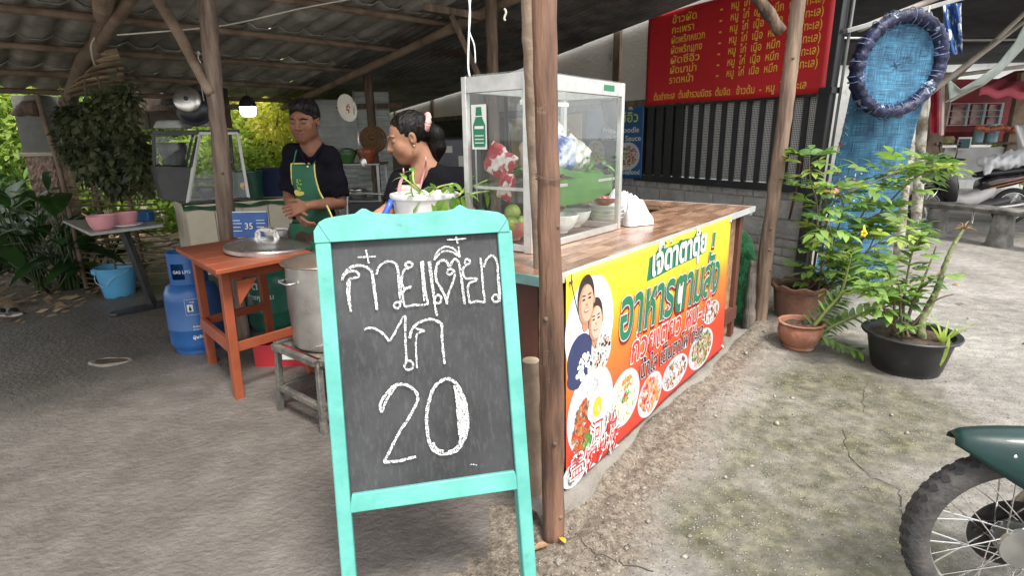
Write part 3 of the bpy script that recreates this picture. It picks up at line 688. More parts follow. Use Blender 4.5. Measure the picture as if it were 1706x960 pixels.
for i, (z, h) in enumerate(zip(row_z, row_h)):
    l = .39 if h > .12 else .19; t = .06+(-.1 if i % 2 else 0)
    while t < 2.6:
        ll = min(l, 2.7-t)-.016
        if ll > .08 and t > -.05:
            c_ = wpt(max(t, .06)+ll/2 if t < .06 else t+l/2, z, -.008+rr.uniform(-.004, .004)); Mx = Matrix.Translation(Vector(c_)-root_loc(wall)) @ Matrix.Rotation(wall_ang+PI, 4, 'Z') @ Matrix.Rotation(PI, 4, 'Z')
            Mx = Matrix.Translation(Vector(c_)-root_loc(wall)) @ Matrix(((-WW[0], -WM[0], 0, 0), (-WW[1], -WM[1], 0, 0), (0, 0, 1, 0), (0, 0, 0, 1)))
            instM('cement_block' if h > .12 else 'brick', block_mesh(ll, h), wall, Mx)
        t += l
# grille window: black bars over perforated mesh
gt0, gt1 = .06, 2.3
gr = thing('grille_window', 'black steel grille with upright bars over white perforated mesh, under the red menu', 'window grille', tuple(wpt(1, 1, .02)))
def perf_mat():
    m = bpy.data.materials.new('perforated_mesh'); m.use_nodes = True; N = m.node_tree.nodes; L = m.node_tree.links; b = N['Principled BSDF']
    tc = N.new('ShaderNodeTexCoord'); mp = N.new('ShaderNodeMapping'); mp.inputs['Rotation'].default_value = (0, 0, -wall_ang); L.new(tc.outputs['Object'], mp.inputs[0]); sx = N.new('ShaderNodeSeparateXYZ'); L.new(mp.outputs[0], sx.inputs[0])
    co = N.new('ShaderNodeCombineXYZ'); L.new(sx.outputs[0], co.inputs[0]); L.new(sx.outputs[2], co.inputs[1])
    vo = N.new('ShaderNodeTexVoronoi'); vo.voronoi_dimensions = '2D'; vo.inputs['Scale'].default_value = 60; vo.inputs['Randomness'].default_value = 0
    L.new(co.outputs[0], vo.inputs[0]); r = N.new('ShaderNodeValToRGB'); r.color_ramp.elements[0].position = .36; r.color_ramp.elements[1].position = .42
    r.color_ramp.elements[0].color = (.03, .03, .03, 1); r.color_ramp.elements[1].color = (.66, .65, .62, 1); L.new(vo.outputs['Distance'], r.inputs[0]); L.new(r.outputs[0], b.inputs['Base Color']); b.inputs['Roughness'].default_value = .6; return m
mb = MB(); wbox(mb, gt0, 1.62, .985, 1.8, -.03, .01); part('mesh_panel', mb, perf_mat(), gr, world=True)
mb = MB(); wbox(mb, 1.62, gt1, .985, 1.8, -.04, .02); part('dark_panel', mb, flat('dark_inside', (.03, .028, .026), .6), gr, world=True)
mb = MB()
part('sill_rail', (wbox(mb, gt0, gt1+.02, .905, .975, .035, .07), mb)[1], M_blackm, gr, world=True, bevel=.004)
mb = MB(); wbox(mb, gt0, gt1+.02, 1.76, 1.82, .03, .05); part('top_rail', mb, M_blackm, gr, world=True)
nb = 15
for i in range(nb):
    t = gt0+.1+(gt1-gt0-.15)*i/(nb-1)
    wd = .045 if t < 1.65 else .11
    mb = MB(); wbox(mb, t-wd/2, t+wd/2, .975, 1.76, .012, .03); part('bar', mb, M_blackm, gr, world=True)
# black steel door post
dpst = thing('black_steel_post', 'wide black steel post between the grille and the blue net', 'post', tuple(wpt(-.2, 0)))
mb = MB()
PB = [(.075, .05), (-.03, .05), (-.03, -.05), (.075, -.05)]; mb.add([wpt(t, -.03, o_) for t, o_ in PB]+[wpt(t-.085, 3.4, o_) for t, o_ in PB], [(3, 2, 1, 0), (4, 5, 6, 7), (0, 1, 5, 4), (1, 2, 6, 5), (2, 3, 7, 6), (3, 0, 4, 7)]); part('post', mb, M_blackm, dpst, world=True, bevel=.006)
mb = MB(); mb.tube([wpt(-.055, .03, -.06), wpt(-.1, 1.78, -.06), wpt(-.12, 2.6, -.06), wpt(-.14, 3.2, -.06)], .012, 8); part('edge_pipe', mb, pm('dull_pipe', (.25, .25, .24), .45, metal=.6), dpst, world=True, smooth=True)
mb = MB(); wbox(mb, -.09, .03, 1.78, 1.83, .056, .12); part('hinge_band', mb, M_blackm, dpst, world=True)
# dangling reddish strap on the grille
sp = solo('strap', MB().tube([wtz_ for wtz_ in [wpt(*wtz(1350, 253, .05), .05), wpt(*wtz(1336, 258, .05), .06), wpt(*wtz(1330, 300, .06), .06), wpt(*wtz(1322, 335, .07), .07), wpt(*wtz(1315, 365, .07), .07)]], [.008, .01, .008, .012, .01], 6), flat('strap_maroon', (.09, .03, .035), .7), 'dark red strap hanging from the grille sill over the cement blocks', 'strap', tuple(wpt(*wtz(1330, 300, .06), .06)), smooth=True)
# ================================================================ COUNTER
ch = .97
def cbox(mb, a0, a1, b0, b1, z0, z1, mi=0):
    P = [cp(a, b, z) for z in (z0, z1) for a, b in ((a0, b0), (a1, b0), (a1, b1), (a0, b1))]
    mb.add(P, [(0, 1, 2, 3), (7, 6, 5, 4), (4, 5, 1, 0), (5, 6, 2, 1), (6, 7, 3, 2), (7, 4, 0, 3)], mi)
def parquet_mat():
    m = bpy.data.materials.new('parquet_vinyl'); m.use_nodes = True; N = m.node_tree.nodes; L = m.node_tree.links; b = N['Principled BSDF']
    tc = N.new('ShaderNodeTexCoord'); mp = N.new('ShaderNodeMapping'); mp.inputs['Rotation'].default_value = (0, 0, -math.atan2(DD[1], DD[0])); L.new(tc.outputs['Object'], mp.inputs[0])
    br = N.new('ShaderNodeTexBrick'); br.inputs['Scale'].default_value = 1; br.inputs['Brick Width'].default_value = .19; br.inputs['Row Height'].default_value = .045; br.inputs['Mortar Size'].default_value = .0012
    br.inputs['Color1'].default_value = (.17, .095, .06, 1); br.inputs['Color2'].default_value = (.36, .235, .165, 1); br.inputs['Mortar'].default_value = (.13, .06, .03, 1); br.offset_frequency = 3; br.offset = .35; L.new(mp.outputs[0], br.inputs[0])
    n = N.new('ShaderNodeTexNoise'); n.inputs['Scale'].default_value = 10; n.inputs['Detail'].default_value = 8; m2 = N.new('ShaderNodeMapping'); m2.inputs['Scale'].default_value = (1, 9, 1); L.new(mp.outputs[0], m2.inputs[0]); L.new(m2.outputs[0], n.inputs[0])
    r = N.new('ShaderNodeValToRGB'); r.color_ramp.elements[0].color = (.72, .7, .68, 1); r.color_ramp.elements[1].color = (1.3, 1.28, 1.25, 1); r.color_ramp.elements[0].position = .3; r.color_ramp.elements[1].position = .7; L.new(n.outputs[0], r.inputs[0])
    mx = N.new('ShaderNodeMixRGB'); mx.blend_type = 'MULTIPLY'; mx.inputs[0].default_value = 1; L.new(br.outputs[0], mx.inputs[1]); L.new(r.outputs[0], mx.inputs[2]); L.new(mx.outputs[0], b.inputs['Base Color'])
    n3 = N.new('ShaderNodeTexNoise'); n3.inputs['Scale'].default_value = 5; L.new(tc.outputs['Object'], n3.inputs[0]); mr = N.new('ShaderNodeMapRange'); mr.inputs[3].default_value = .12; mr.inputs[4].default_value = .38; L.new(n3.outputs[0], mr.inputs[0]); L.new(mr.outputs[0], b.inputs['Roughness'])
    return m
M_parq = parquet_mat(); M_panel = pm('red_brown_board', (.13, .045, .028), .6, var=.25, scale=3, stretch=(1, 1, .3), bump=.1); M_osb = pm('chip_board', (.26, .16, .09), .75, var=.35, scale=18, bump=.3, bscale=40)
ctr = thing('serving_counter', 'L-shaped serving counter with wood-patterned top, the food banner on its front', 'counter', tuple(cp(1.2, .4, 0)))
mb = MB(); cbox(mb, -.02, 1.12, -.03, .8, ch-.004, ch); cbox(mb, 1.12, 2.17, -.03, .42, ch-.004, ch); cbox(mb, 2.17, 2.46, -.03, 1.15, ch-.004, ch); cbox(mb, -.02, .42, .8, 1.0, ch-.004, ch); part('vinyl_top', mb, M_parq, ctr, world=True)
mb = MB(); cbox(mb, -.018, 1.118, -.028, .798, ch-.03, ch-.006); cbox(mb, 1.12, 2.168, -.028, .418, ch-.03, ch-.006); cbox(mb, 2.17, 2.458, -.028, 1.148, ch-.03, ch-.006); cbox(mb, -.018, .418, .8, .998, ch-.03, ch-.006); part('top_board', mb, M_osb, ctr, world=True)
M_edge = pm('grey_edging', (.5, .52, .52), .4, metal=.2, var=.1, scale=6)
mb = MB(); cbox(mb, -.03, 2.47, -.04, -.031, ch-.034, ch+.002); part('edging', mb, M_edge, ctr, world=True)
mb = MB(); cbox(mb, 2.461, 2.47, -.031, 1.15, ch-.034, ch+.002); part('edging', mb, M_edge, ctr, world=True)
mb = MB(); cbox(mb, -.03, -.021, -.031, 1.0, ch-.034, ch+.002); part('edging', mb, pm('teal_edging', (.22, .4, .38), .4, var=.3, scale=8), ctr, world=True)
mb = MB(); cbox(mb, .03, 2.34, .025, .045, .09, ch-.035); part('front_panel', mb, M_osb, ctr, world=True)
mb = MB(); cbox(mb, .03, .05, .05, 1.0, .09, ch-.035); part('side_panel', mb, M_panel, ctr, world=True, label='dark red-brown side panel facing the sign')
mb = MB(); cbox(mb, 2.3, 2.32, .05, 1.05, .1, ch-.035); part('side_panel', mb, M_osb, ctr, world=True)
for a, b in ((2.28, .0), (.035, .0), (2.3, 1.05)):
    mb = MB(); cbox(mb, a, a+.06, b-.005, b+.045, .04, ch-.036); part('leg', mb, M_panel, ctr, world=True, bevel=.004)
mb = MB(); cbox(mb, 1.9, 2.34, -.012, .02, .2, .29); part('skirting', mb, M_panel, ctr, world=True)
mb = MB(); cbox(mb, 2.49, 2.55, .0, .3, ch-.07, ch-.045); part('bracket', mb, M_alu, ctr, world=True)
# low concrete plinth under the counter front
def plinth(a, b): x = 2.6*a-.1; off = (-.10-.03*math.sin(x*5)-.015*math.sin(x*13)) ; q = cp(x, off*b+.05*(1-b)); zz = .075*(1-max(0, b-.75)/.25)+.004*math.sin(x*31+b*9); return (q[0], q[1], zz-.02*(b >= 1)*3)
mb = MB(); mb.grid(plinth, 90, 10); o = part('counter_plinth', mb, pm('plinth_cement', (.2, .185, .16), .9, var=.15, scale=5, bump=.6, bscale=40), smooth=True); o['kind'] = 'structure'
# ================================================================ CHALKBOARD SIGN
bo = np.array([-.451, 1.382, .5]); yw, ln, rl = .209, .225, .011
bX = np.array([math.cos(yw), math.sin(yw), 0]); bN = np.array([-math.sin(yw), math.cos(yw), 0]); bU = np.array([0, 0, 1])*math.cos(ln)+bN*math.sin(ln)
bX, bU = bX*math.cos(rl)+bU*math.sin(rl), bU*math.cos(rl)-bX*math.sin(rl); bF = np.cross(bX, bU)       # bF points to the viewer
if bF[1] > 0: bF = -bF
def b2(px, py):
    P = on_plane(px, py, bo, bF)-bo; return P@bX, P@bU
def bp3(s, t, d=0.): return bo+bX*s+bU*t+bF*d
M_teal = pm('turquoise_paint', (.08, .33, .285), .45, var=.08, scale=7, stretch=(1, 1, 1), bump=.07, bscale=40, dirt=(.06, .24, .21), dirt_scale=16, dirt_thr=(.6, .78), col2=(.12, .4, .345))
def board_mat():
    m = pm('chalkboard', (.024, .025, .027), .65, var=.3, scale=3, col2=(.048, .05, .053), bump=.05, bscale=50); N = m.node_tree.nodes; L = m.node_tree.links; b = N['Principled BSDF']
    tc = N.new('ShaderNodeTexCoord'); mp = N.new('ShaderNodeMapping'); mp.inputs['Scale'].default_value = (30, 30, 4); n = N.new('ShaderNodeTexNoise'); n.inputs['Scale'].default_value = 3; n.inputs['Detail'].default_value = 9; n.inputs['Roughness'].default_value = .7
    L.new(tc.outputs['Object'], mp.inputs[0]); L.new(mp.outputs[0], n.inputs[0]); r = N.new('ShaderNodeValToRGB'); r.color_ramp.elements[0].position = .5; r.color_ramp.elements[1].position = .95; r.color_ramp.elements[1].color = (.5, .5, .5, 1); L.new(n.outputs[0], r.inputs[0])
    src = b.inputs['Base Color'].links[0].from_socket; mx = N.new('ShaderNodeMixRGB'); mx.inputs[2].default_value = (.15, .154, .16, 1); L.new(r.outputs[0], mx.inputs[0]); L.new(src, mx.inputs[1]); L.new(mx.outputs[0], b.inputs['Base Color']); return m
M_board = board_mat()
def chalk_mat():
    m = bpy.data.materials.new('chalk'); m.use_nodes = True; N = m.node_tree.nodes; L = m.node_tree.links; b = N['Principled BSDF']; b.inputs['Base Color'].default_value = (.74, .75, .75, 1); b.inputs['Roughness'].default_value = .95
    tc = N.new('ShaderNodeTexCoord'); n = N.new('ShaderNodeTexNoise'); n.inputs['Scale'].default_value = 260; n.inputs['Detail'].default_value = 3; L.new(tc.outputs['Object'], n.inputs[0])
    r = N.new('ShaderNodeValToRGB'); r.color_ramp.elements[0].position = .38; r.color_ramp.elements[1].position = .62; r.color_ramp.elements[0].color = (.08, .08, .08, 1); L.new(n.outputs[0], r.inputs[0]); L.new(r.outputs[0], b.inputs['Alpha']); return m
M_chalk = chalk_mat()
sw, sh = .46, .697
sign = thing('chalkboard_sign', 'turquoise-framed standing chalkboard with chalk Thai writing and a big 20', 'sign', tuple(bp3(sw/2, -.51)))
mb = MB(); mb.prism([(-.01, -.01), (sw+.01, -.01), (sw+.01, sh+.01), (-.01, sh+.01)], bp3(0, 0, -.004), bX, bU, -bF, .008); part('board', mb, M_board, sign, world=True)
# side posts run down to the ground as legs
def leg(s0, s1, sb0, sb1):
    tb = -.5/bU[2]-.012; mb = MB()
    mb.prism([(sb0, tb), (sb1, tb), (s1, sh+.004), (s0, sh+.004)], bp3(0, 0, .012), bX, bU, -bF, .03); return mb
L0 = b2(525, 400)[0]; L1 = b2(551, 404)[0]; R0 = sw-.001; R1 = b2(852, 387)[0]
Lb0 = b2(569, 959)[0]; Lb1 = b2(594, 959)[0]; Rb0 = b2(871, 959)[0]; Rb1 = b2(893, 959)[0]
tb = -.5/bU[2]; tm_ = b2(580, 959)[1]
def ext(a, b): return a+(b-a)*(sh-tb)/(sh-tm_)
for a in ((L0, 0, ext(L0, Lb0), ext(0, Lb1)), (sw, R1, ext(sw, Rb0), ext(R1, Rb1))):
    part('leg', leg(*a), M_teal, sign, world=True, bevel=.004)
top = [(38, 112), (36, 85), (50, 62), (64, 54), (80, 50), (110, 45), (140, 41), (150, 33), (158, 28), (168, 29), (180, 36), (200, 40), (230, 42), (262, 42), (300, 39), (335, 35), (370, 33), (388, 29), (398, 21), (405, 18), (414, 23), (425, 29), (450, 31), (480, 34), (500, 37), (515, 44), (525, 58), (530, 85), (531, 96)]
poly = [b2(500+x/1.525, 330+y/1.525) for x, y in top]; poly = [(x, max(y, sh)) for x, y in poly]; poly[0] = (poly[0][0], sh-.0); poly[-1] = (poly[-1][0], sh)
mb = MB(); mb.prism(poly, bp3(0, 0, .0155), bX, bU, -bF, .034); part('top_rail', mb, M_teal, sign, world=True, bevel=.004)
mb = MB(); mb.prism([(ext(0, 0)-.012, -.052), (sw+.012, -.056), (sw, 0), (0, 0)], bp3(0, 0, .009), bX, bU, -bF, .026); part('bottom_rail', mb, M_teal, sign, world=True, bevel=.003)
# mitre lines at the upper corners
M_line = flat('dark_joint', (.03, .12, .11), .8)
for (a, b) in (((531, 374), (551, 403)), ((846, 362), (829, 388))):
    p, q = b2(*a), b2(*b); mb = MB(); mb.bar(bp3(*p, .0155), bp3(*q, .0155), .0016, .001); part('mitre_joint', mb, M_line, sign, world=True)
# rear support leg
hb = bp3(sw/2, sh+.0, -.03); back = np.array([hb[0]-bF[0]*.42, hb[1]-bF[1]*.42, .0])
for s_ in (-.02, sw+.012):
    mb = MB(); a = bp3(s_, sh+.02, -.035); e = bp3(s_, -.5/bU[2]+.02, -.035); mb.bar(a, e, .02, .018, bX); part('rear_leg', mb, M_teal, sign, world=True, bevel=.003)
Zc = lambda L: [(550+x/3.84, 380+y/3.84) for x, y in L]
Zn = lambda L: [(600+x/5.055, 610+y/5.055) for x, y in L]
strokes = [  # (points, width in mm)
 (Zc([(78,335),(88,300),(110,270),(150,245),(200,240),(245,258),(268,285),(272,320),(280,380),(290,450),(300,522)]), 7), (Zc([(264,262),(276,320),(286,400),(296,470),(300,515)]), 6),
 (Zc([(88,305),(120,280),(160,275),(182,292),(180,312),(130,325),(115,345),(112,400),(120,470),(135,535)]), 6), (Zc([(128,340),(124,420),(132,500)]), 5),
 (Zc([(178,188),(230,185),(290,182)]), 4), (Zc([(230,140),(238,180),(248,225)]), 5),
 (Zc([(298,298),(305,265),(325,235),(370,213),(410,222),(430,245),(435,300),(440,380),(446,440),(450,480),(435,512),(412,505),(412,485),(430,472),(450,482)]), 6), (Zc([(422,235),(448,330),(455,430)]), 5),
 (Zc([(500,248),(480,238),(490,222),(510,218),(528,236),(505,255),(480,262),(462,300),(458,350),(475,385),(520,372)]), 6), (Zc([(515,378),(475,395),(465,430),(470,470),(482,500),(540,492),(620,485),(612,430),(600,330),(592,210)]), 6), (Zc([(580,215),(590,330),(602,470)]), 5),
 (Zc([(628,215),(640,290),(652,380),(662,440),(668,490),(683,562)]), 6), (Zc([(668,480),(700,478),(710,450),(695,428),(672,440),(668,470)]), 6), (Zc([(640,212),(655,340),(664,420)]), 4),
 (Zc([(745,488),(735,440),(705,380),(678,330),(676,260),(695,218),(722,206),(745,215),(762,245),(782,212),(805,198),(822,225),(835,300),(845,380),(852,430),(858,487)]), 7),
 (Zc([(745,485),(752,430),(775,370),(795,310),(792,280),(775,262),(752,268),(748,288),(765,298),(782,285)]), 6),
 (Zc([(665,205),(675,170),(700,138),(735,120),(780,128),(810,155),(828,185),(790,160),(750,148),(710,155),(672,195)]), 5), (Zc([(820,118),(823,150),(828,185)]), 4),
 (Zc([(745,75),(800,73),(868,68)]), 4), (Zc([(805,55),(810,80),(815,100)]), 5),
 (Zc([(885,236),(862,225),(868,200),(888,205),(892,225),(870,238),(852,255),(850,300),(870,322),(905,322),(935,325),(925,338),(890,352),(878,390),(885,440),(892,478)]), 6), (Zc([(892,478),(940,468),(985,470),(978,400),(970,300),(960,190)]), 6),
 (Zc([(980,250),(990,220),(1005,195),(1028,175),(1052,190),(1068,230),(1070,300),(1076,380),(1080,455),(1055,472),(1036,455),(1045,430),(1068,430),(1082,470)]), 6), (Zc([(1066,240),(1082,380),(1085,465)]), 5),
 (Zc([(218,650),(245,638),(285,642),(330,668),(360,698),(380,720),(410,675),(445,610),(478,560),(480,640),(482,740),(487,850),(475,880),(495,905),(525,895),(530,865),(508,848),(482,858)]), 6),
 (Zc([(508,705),(515,670),(535,630),(580,598),(640,582),(690,598),(713,620),(714,700),(722,790),(732,868)]), 7), (Zc([(530,632),(560,645),(603,655),(575,665),(555,680),(548,730),(550,810),(555,895)]), 5),
 (Zn([(185,388),(170,350),(172,310),(200,260),(235,215),(270,175),(310,155),(350,150),(400,160),(445,190),(480,235),(482,290),(455,350),(400,450),(350,520),(300,610),(260,690),(225,760),(205,805),(260,800),(330,795),(400,775),(470,758)]), 8),
 (Zn([(190,370),(215,300),(260,225),(300,170)]), 7),
 (Zn([(730,103),(690,118),(640,155),(605,210),(582,280),(565,360),(558,450),(565,550),(585,650),(620,705),(680,735),(760,728),(820,700),(860,640),(890,570),(905,480),(895,380),(880,290),(850,220),(810,150),(770,115),(730,103)]), 9),
 (Zn([(790,160),(805,240),(815,350),(825,470),(832,560),(840,625),(800,690),(740,715)]), 6),
 (Zn([(820,200),(840,290),(855,400),(862,500),(860,590)]), 12), (Zn([(850,260),(875,360),(882,470),(872,570)]), 10), (Zn([(812,190),(832,330),(842,470),(850,600)]), 9), (Zn([(610,640),(640,690),(700,715)]), 8),
 (Zn([(920,828),(940,822),(980,830)]), 2), (Zc([(25,560),(30,575)]), 2)]
def smooth_pts(P, n=4):
    P = [np.array(p, float) for p in P]; out = []
    for i in range(len(P)-1):
        p0 = P[max(i-1, 0)]; p1 = P[i]; p2 = P[i+1]; p3 = P[min(i+2, len(P)-1)]
        for k in range(n):
            t = k/n; out.append(.5*((2*p1)+(-p0+p2)*t+(2*p0-5*p1+4*p2-p3)*t*t+(-p0+3*p1-3*p2+p3)*t**3))
    out.append(P[-1]); return out
mb = MB(); rr = random.Random(2); lay = 0
for pts, wd in strokes:
    P = [np.array(b2(*p)) for p in smooth_pts(pts, 5)]; wd *= .00098; lay += 1
    N_ = len(P)
    if N_ < 2: continue
    A = []; ph = rr.random()*9
    for i in range(N_):
        t = P[min(i+1, N_-1)]-P[max(i-1, 0)]; t = t/(np.linalg.norm(t)+1e-9); nn = np.array([-t[1], t[0]]); w_ = wd*(.5+.08*math.sin(i*1.3+ph)+rr.uniform(-.04, .04))
        A += [bp3(*(P[i]+nn*w_), .0062+.00004*lay), bp3(*(P[i]-nn*w_), .0062+.00004*lay)]
    mb.add(A, [(2*i, 2*i+1, 2*i+3, 2*i+2) for i in range(N_-1)])
part('chalk_writing', mb, M_chalk, sign, world=True)
# ================================================================ FOOD BANNER on the counter front
ban_len, z_top = 1.86, .962
def ban(u, v, lay=0):
    """u along (0..1), v up (0..1)"""
    a = .07+ban_len*u; zb = .085+.022*u; z = zb+(z_top-zb)*v
    off = -.046-.004*math.sin(u*7+v*2)*(1-v)-.0012*math.sin(u*19+2*v)-.012*(1-v)**2-.0016*lay
    if v > .97: off = -.046-.0016*lay-.002
    q = cp(a, off); return (q[0], q[1], z)
def ban_mat():
    m = bpy.data.materials.new('banner_vinyl'); m.use_nodes = True; N = m.node_tree.nodes; L = m.node_tree.links; b = N['Principled BSDF']; at = N.new('ShaderNodeAttribute'); at.attribute_name = 'print_uv'
    sx = N.new('ShaderNodeSeparateXYZ'); L.new(at.outputs['Vector'], sx.inputs[0])
    n = N.new('ShaderNodeTexNoise'); n.inputs['Scale'].default_value = 2.2; L.new(at.outputs['Vector'], n.inputs[0])
    ma = N.new('ShaderNodeMath'); ma.operation = 'MULTIPLY_ADD'; ma.inputs[1].default_value = .25; L.new(n.outputs[0], ma.inputs[0]); mu = N.new('ShaderNodeMath'); mu.operation = 'MULTIPLY_ADD'; mu.inputs[1].default_value = -.0; mu.inputs[2].default_value = 0; L.new(sx.outputs[0], mu.inputs[0])
    ad = N.new('ShaderNodeMath'); ad.operation = 'ADD'; L.new(sx.outputs[1], ad.inputs[0]); L.new(mu.outputs[0], ad.inputs[1]); L.new(ad.outputs[0], ma.inputs[2])
    r = N.new('ShaderNodeValToRGB'); e = r.color_ramp.elements; e[0].position = .12; e[0].color = (.62, .04, .025, 1); e[1].position = 1.0; e[1].color = (.85, .62, .04, 1)
    for p, c in ((.45, (.7, .07, .03, 1)), (.68, (.8, .2, .03, 1)), (.9, (.86, .52, .03, 1))): q = e.new(p); q.color = c
    L.new(ma.outputs[0], r.inputs[0]); L.new(r.outputs[0], b.inputs['Base Color']); b.inputs['Roughness'].default_value = .38; b.inputs['Specular IOR Level'].default_value = .45; return m
M_ban = ban_mat()
banner = thing('food_banner', 'yellow and red printed food banner hanging on the front of the serving counter', 'banner', ban(.5, 0))
mb = MB(); NU, NV = 90, 40; mb.grid(lambda a, b: ban(a, b), NU, NV); me = mesh_of(mb, M_ban, True, tuple(banner.location), 'banner_sheet')
at = me.attributes.new('print_uv', 'FLOAT_VECTOR', 'POINT'); at.data.foreach_set('vector', [q for j in range(NV+1) for i in range(NU+1) for q in (i/NU*2, j/NV, 0)])
o = part('banner_sheet', me, None, banner); s_ = o.modifiers.new('thick', 'SOLIDIFY'); s_.thickness = .0012; s_.offset = -1 if False else 1
# in metres on the sheet: x 0..1.86, y 0..~.85
BW, BH = ban_len, .84
def bm(x, y, lay): return ban(x/BW, y/BH, lay)
def fnl(lay): return lambda x, y: bm(x, y, lay)
def col(n, c): return pm('print_'+n, c, .4, var=.06, scale=5)
PW = col('white', (.66, .66, .64)); PG = col('green', (.015, .17, .085)); PR = col('maroon', (.22, .012, .02)); PRD = col('red', (.5, .03, .03)); PPK = col('rose', (.62, .1, .1)); PK = col('black', (.02, .02, .02))
def disc(mb, cx, cy, rx, ry, lay, rot=0, n=40, mi=0, wob=0., seed=0, a0=0):
    q = random.Random(seed); ph = q.random()*6; fn = fnl(lay); c, s_ = math.cos(rot), math.sin(rot); rings = [0, .35, .7, 1]
    vs = []; 
    for r_ in rings:
        for k in range(n):
            a = 2*PI*k/n; w_ = 1+wob*(math.sin(3*a+ph)+.6*math.sin(7*a+ph*2)); x, y = rx*r_*w_*math.cos(a), ry*r_*w_*math.sin(a); vs.append(fn(cx+x*c-y*s_, cy+x*s_+y*c))
    mb.add(vs, [(i*n+k, i*n+(k+1) % n, (i+1)*n+(k+1) % n, (i+1)*n+k) for i in range(3) for k in range(n)], mi)
def blobs(mb, cx, cy, rx, ry, lay, n, sz, cols, seed, rot=0, rmin=0, sub=None):
    q = random.Random(seed)
    for i in range(n):
        a = q.random()*2*PI; r_ = math.sqrt(q.uniform(rmin, 1)); x, y = rx*r_*math.cos(a), ry*r_*math.sin(a); c, s_ = math.cos(rot), math.sin(rot)
        if sub and not sub(x/rx, y/ry): continue
        L_ = lay+.04*(i % 20); fn = fnl(L_); m = q.randrange(3, 7); s2 = sz*q.uniform(.5, 1.4); el = q.uniform(.35, 1); ro = q.random()*PI; X, Y = cx+x*c-y*s_, cy+x*s_+y*c
        mb.add([fn(X+s2*math.cos(2*PI*k/(m+2))*math.cos(ro)-s2*el*math.sin(2*PI*k/(m+2))*math.sin(ro), Y+s2*math.cos(2*PI*k/(m+2))*math.sin(ro)+s2*el*math.sin(2*PI*k/(m+2))*math.cos(ro)) for k in range(m+2)], [tuple(range(m+2))], q.choice(cols))
pal = [col('plate', (.5, .52, .56)), col('rice', (.62, .61, .56)), col('yolk', (.85, .45, .04)), col('chili', (.55, .03, .02)), col('mince', (.3, .12, .04)), col('basil', (.06, .22, .04)), col('brown', (.42, .2, .07)), col('orange', (.75, .25, .04)), col('noodle', (.72, .62, .42)), col('darkmeat', (.15, .06, .03)), col('grey', (.5, .53, .55)), col('herb', (.2, .4, .08)), col('pinkmeat', (.7, .4, .33))]
def pmesh(name, mb, mats, **k): return part(name, mb, mats, banner, world=True, **k)
def px2ban(px, py):
    o_ = cp(0, -.048, 0.); P = on_plane(px, py, o_, np.array([*NN, 0.])); a = (P[:2]-OC)@DD; u = (a-.07)/ban_len; zb = .085+.022*u; return u*BW, (P[2]-zb)/(z_top-zb)*BH
def pb(zx, zy): return px2ban(920+zx/2, 340+zy/2)
# oval portrait of a couple (plain stand-in faces)
c0 = pb(122, 385)
por = [PW, col('navy', (.03, .04, .11)), col('skinp', (.62, .36, .25)), col('skinq', (.68, .42, .32)), col('hairp', (.03, .02, .02)), col('cloth_p', (.55, .55, .52)), col('skyp', (.72, .76, .8)), col('lipp', (.5, .12, .1))]
mb = MB(); por.append(col('shade_skin', (.42, .22, .14)))
disc(mb, .182, .605, .19, .208, 1, mi=0, n=48); disc(mb, .182, .61, .18, .197, 1.4, mi=6, n=40)
disc(mb, .105, .5, .1, .1, 2, mi=1); disc(mb, .27, .5, .085, .1, 2.1, mi=5); disc(mb, .09, .44, .085, .05, 2.2, mi=1)
def face(x, y, s_, hair, sk):
    disc(mb, x-.002, y-.075*s_, .03*s_, .045*s_, 2.6, mi=8); disc(mb, x, y+.012*s_, .064*s_, .088*s_, 3, mi=hair); disc(mb, x+.062*s_, y-.005*s_, .009*s_, .018*s_, 3.2, mi=8)
    disc(mb, x-.003, y-.012*s_, .056*s_, .076*s_, 3.5, mi=8); disc(mb, x+.006, y-.01*s_, .048*s_, .07*s_, 3.8, mi=sk, wob=.01)
    for sx in (-1, 1):
        disc(mb, x+sx*.022*s_, y+.008*s_, .012*s_, .0038*s_, 4.4, n=12, mi=4); disc(mb, x+sx*.022*s_, y+.023*s_, .015*s_, .0028*s_, 4.4, .1*sx, n=12, mi=4)
    disc(mb, x+.001, y-.014*s_, .009*s_, .006*s_, 4.4, n=10, mi=8); disc(mb, x, y-.036*s_, .02*s_, .009*s_, 4.4, n=14, mi=7); disc(mb, x, y-.034*s_, .016*s_, .0042*s_, 4.7, n=12, mi=0)
face(.14, .72, 1.0, 4, 2); face(.216, .625, .92, 4, 3)
blobs(mb, .27, .48, .07, .07, 2.6, 120, .009, [5, 5, 4, 8, 6], 3); blobs(mb, .13, .46, .06, .05, 2.9, 60, .011, [5, 6, 0, 6], 4)
pmesh('couple_portrait', mb, por)
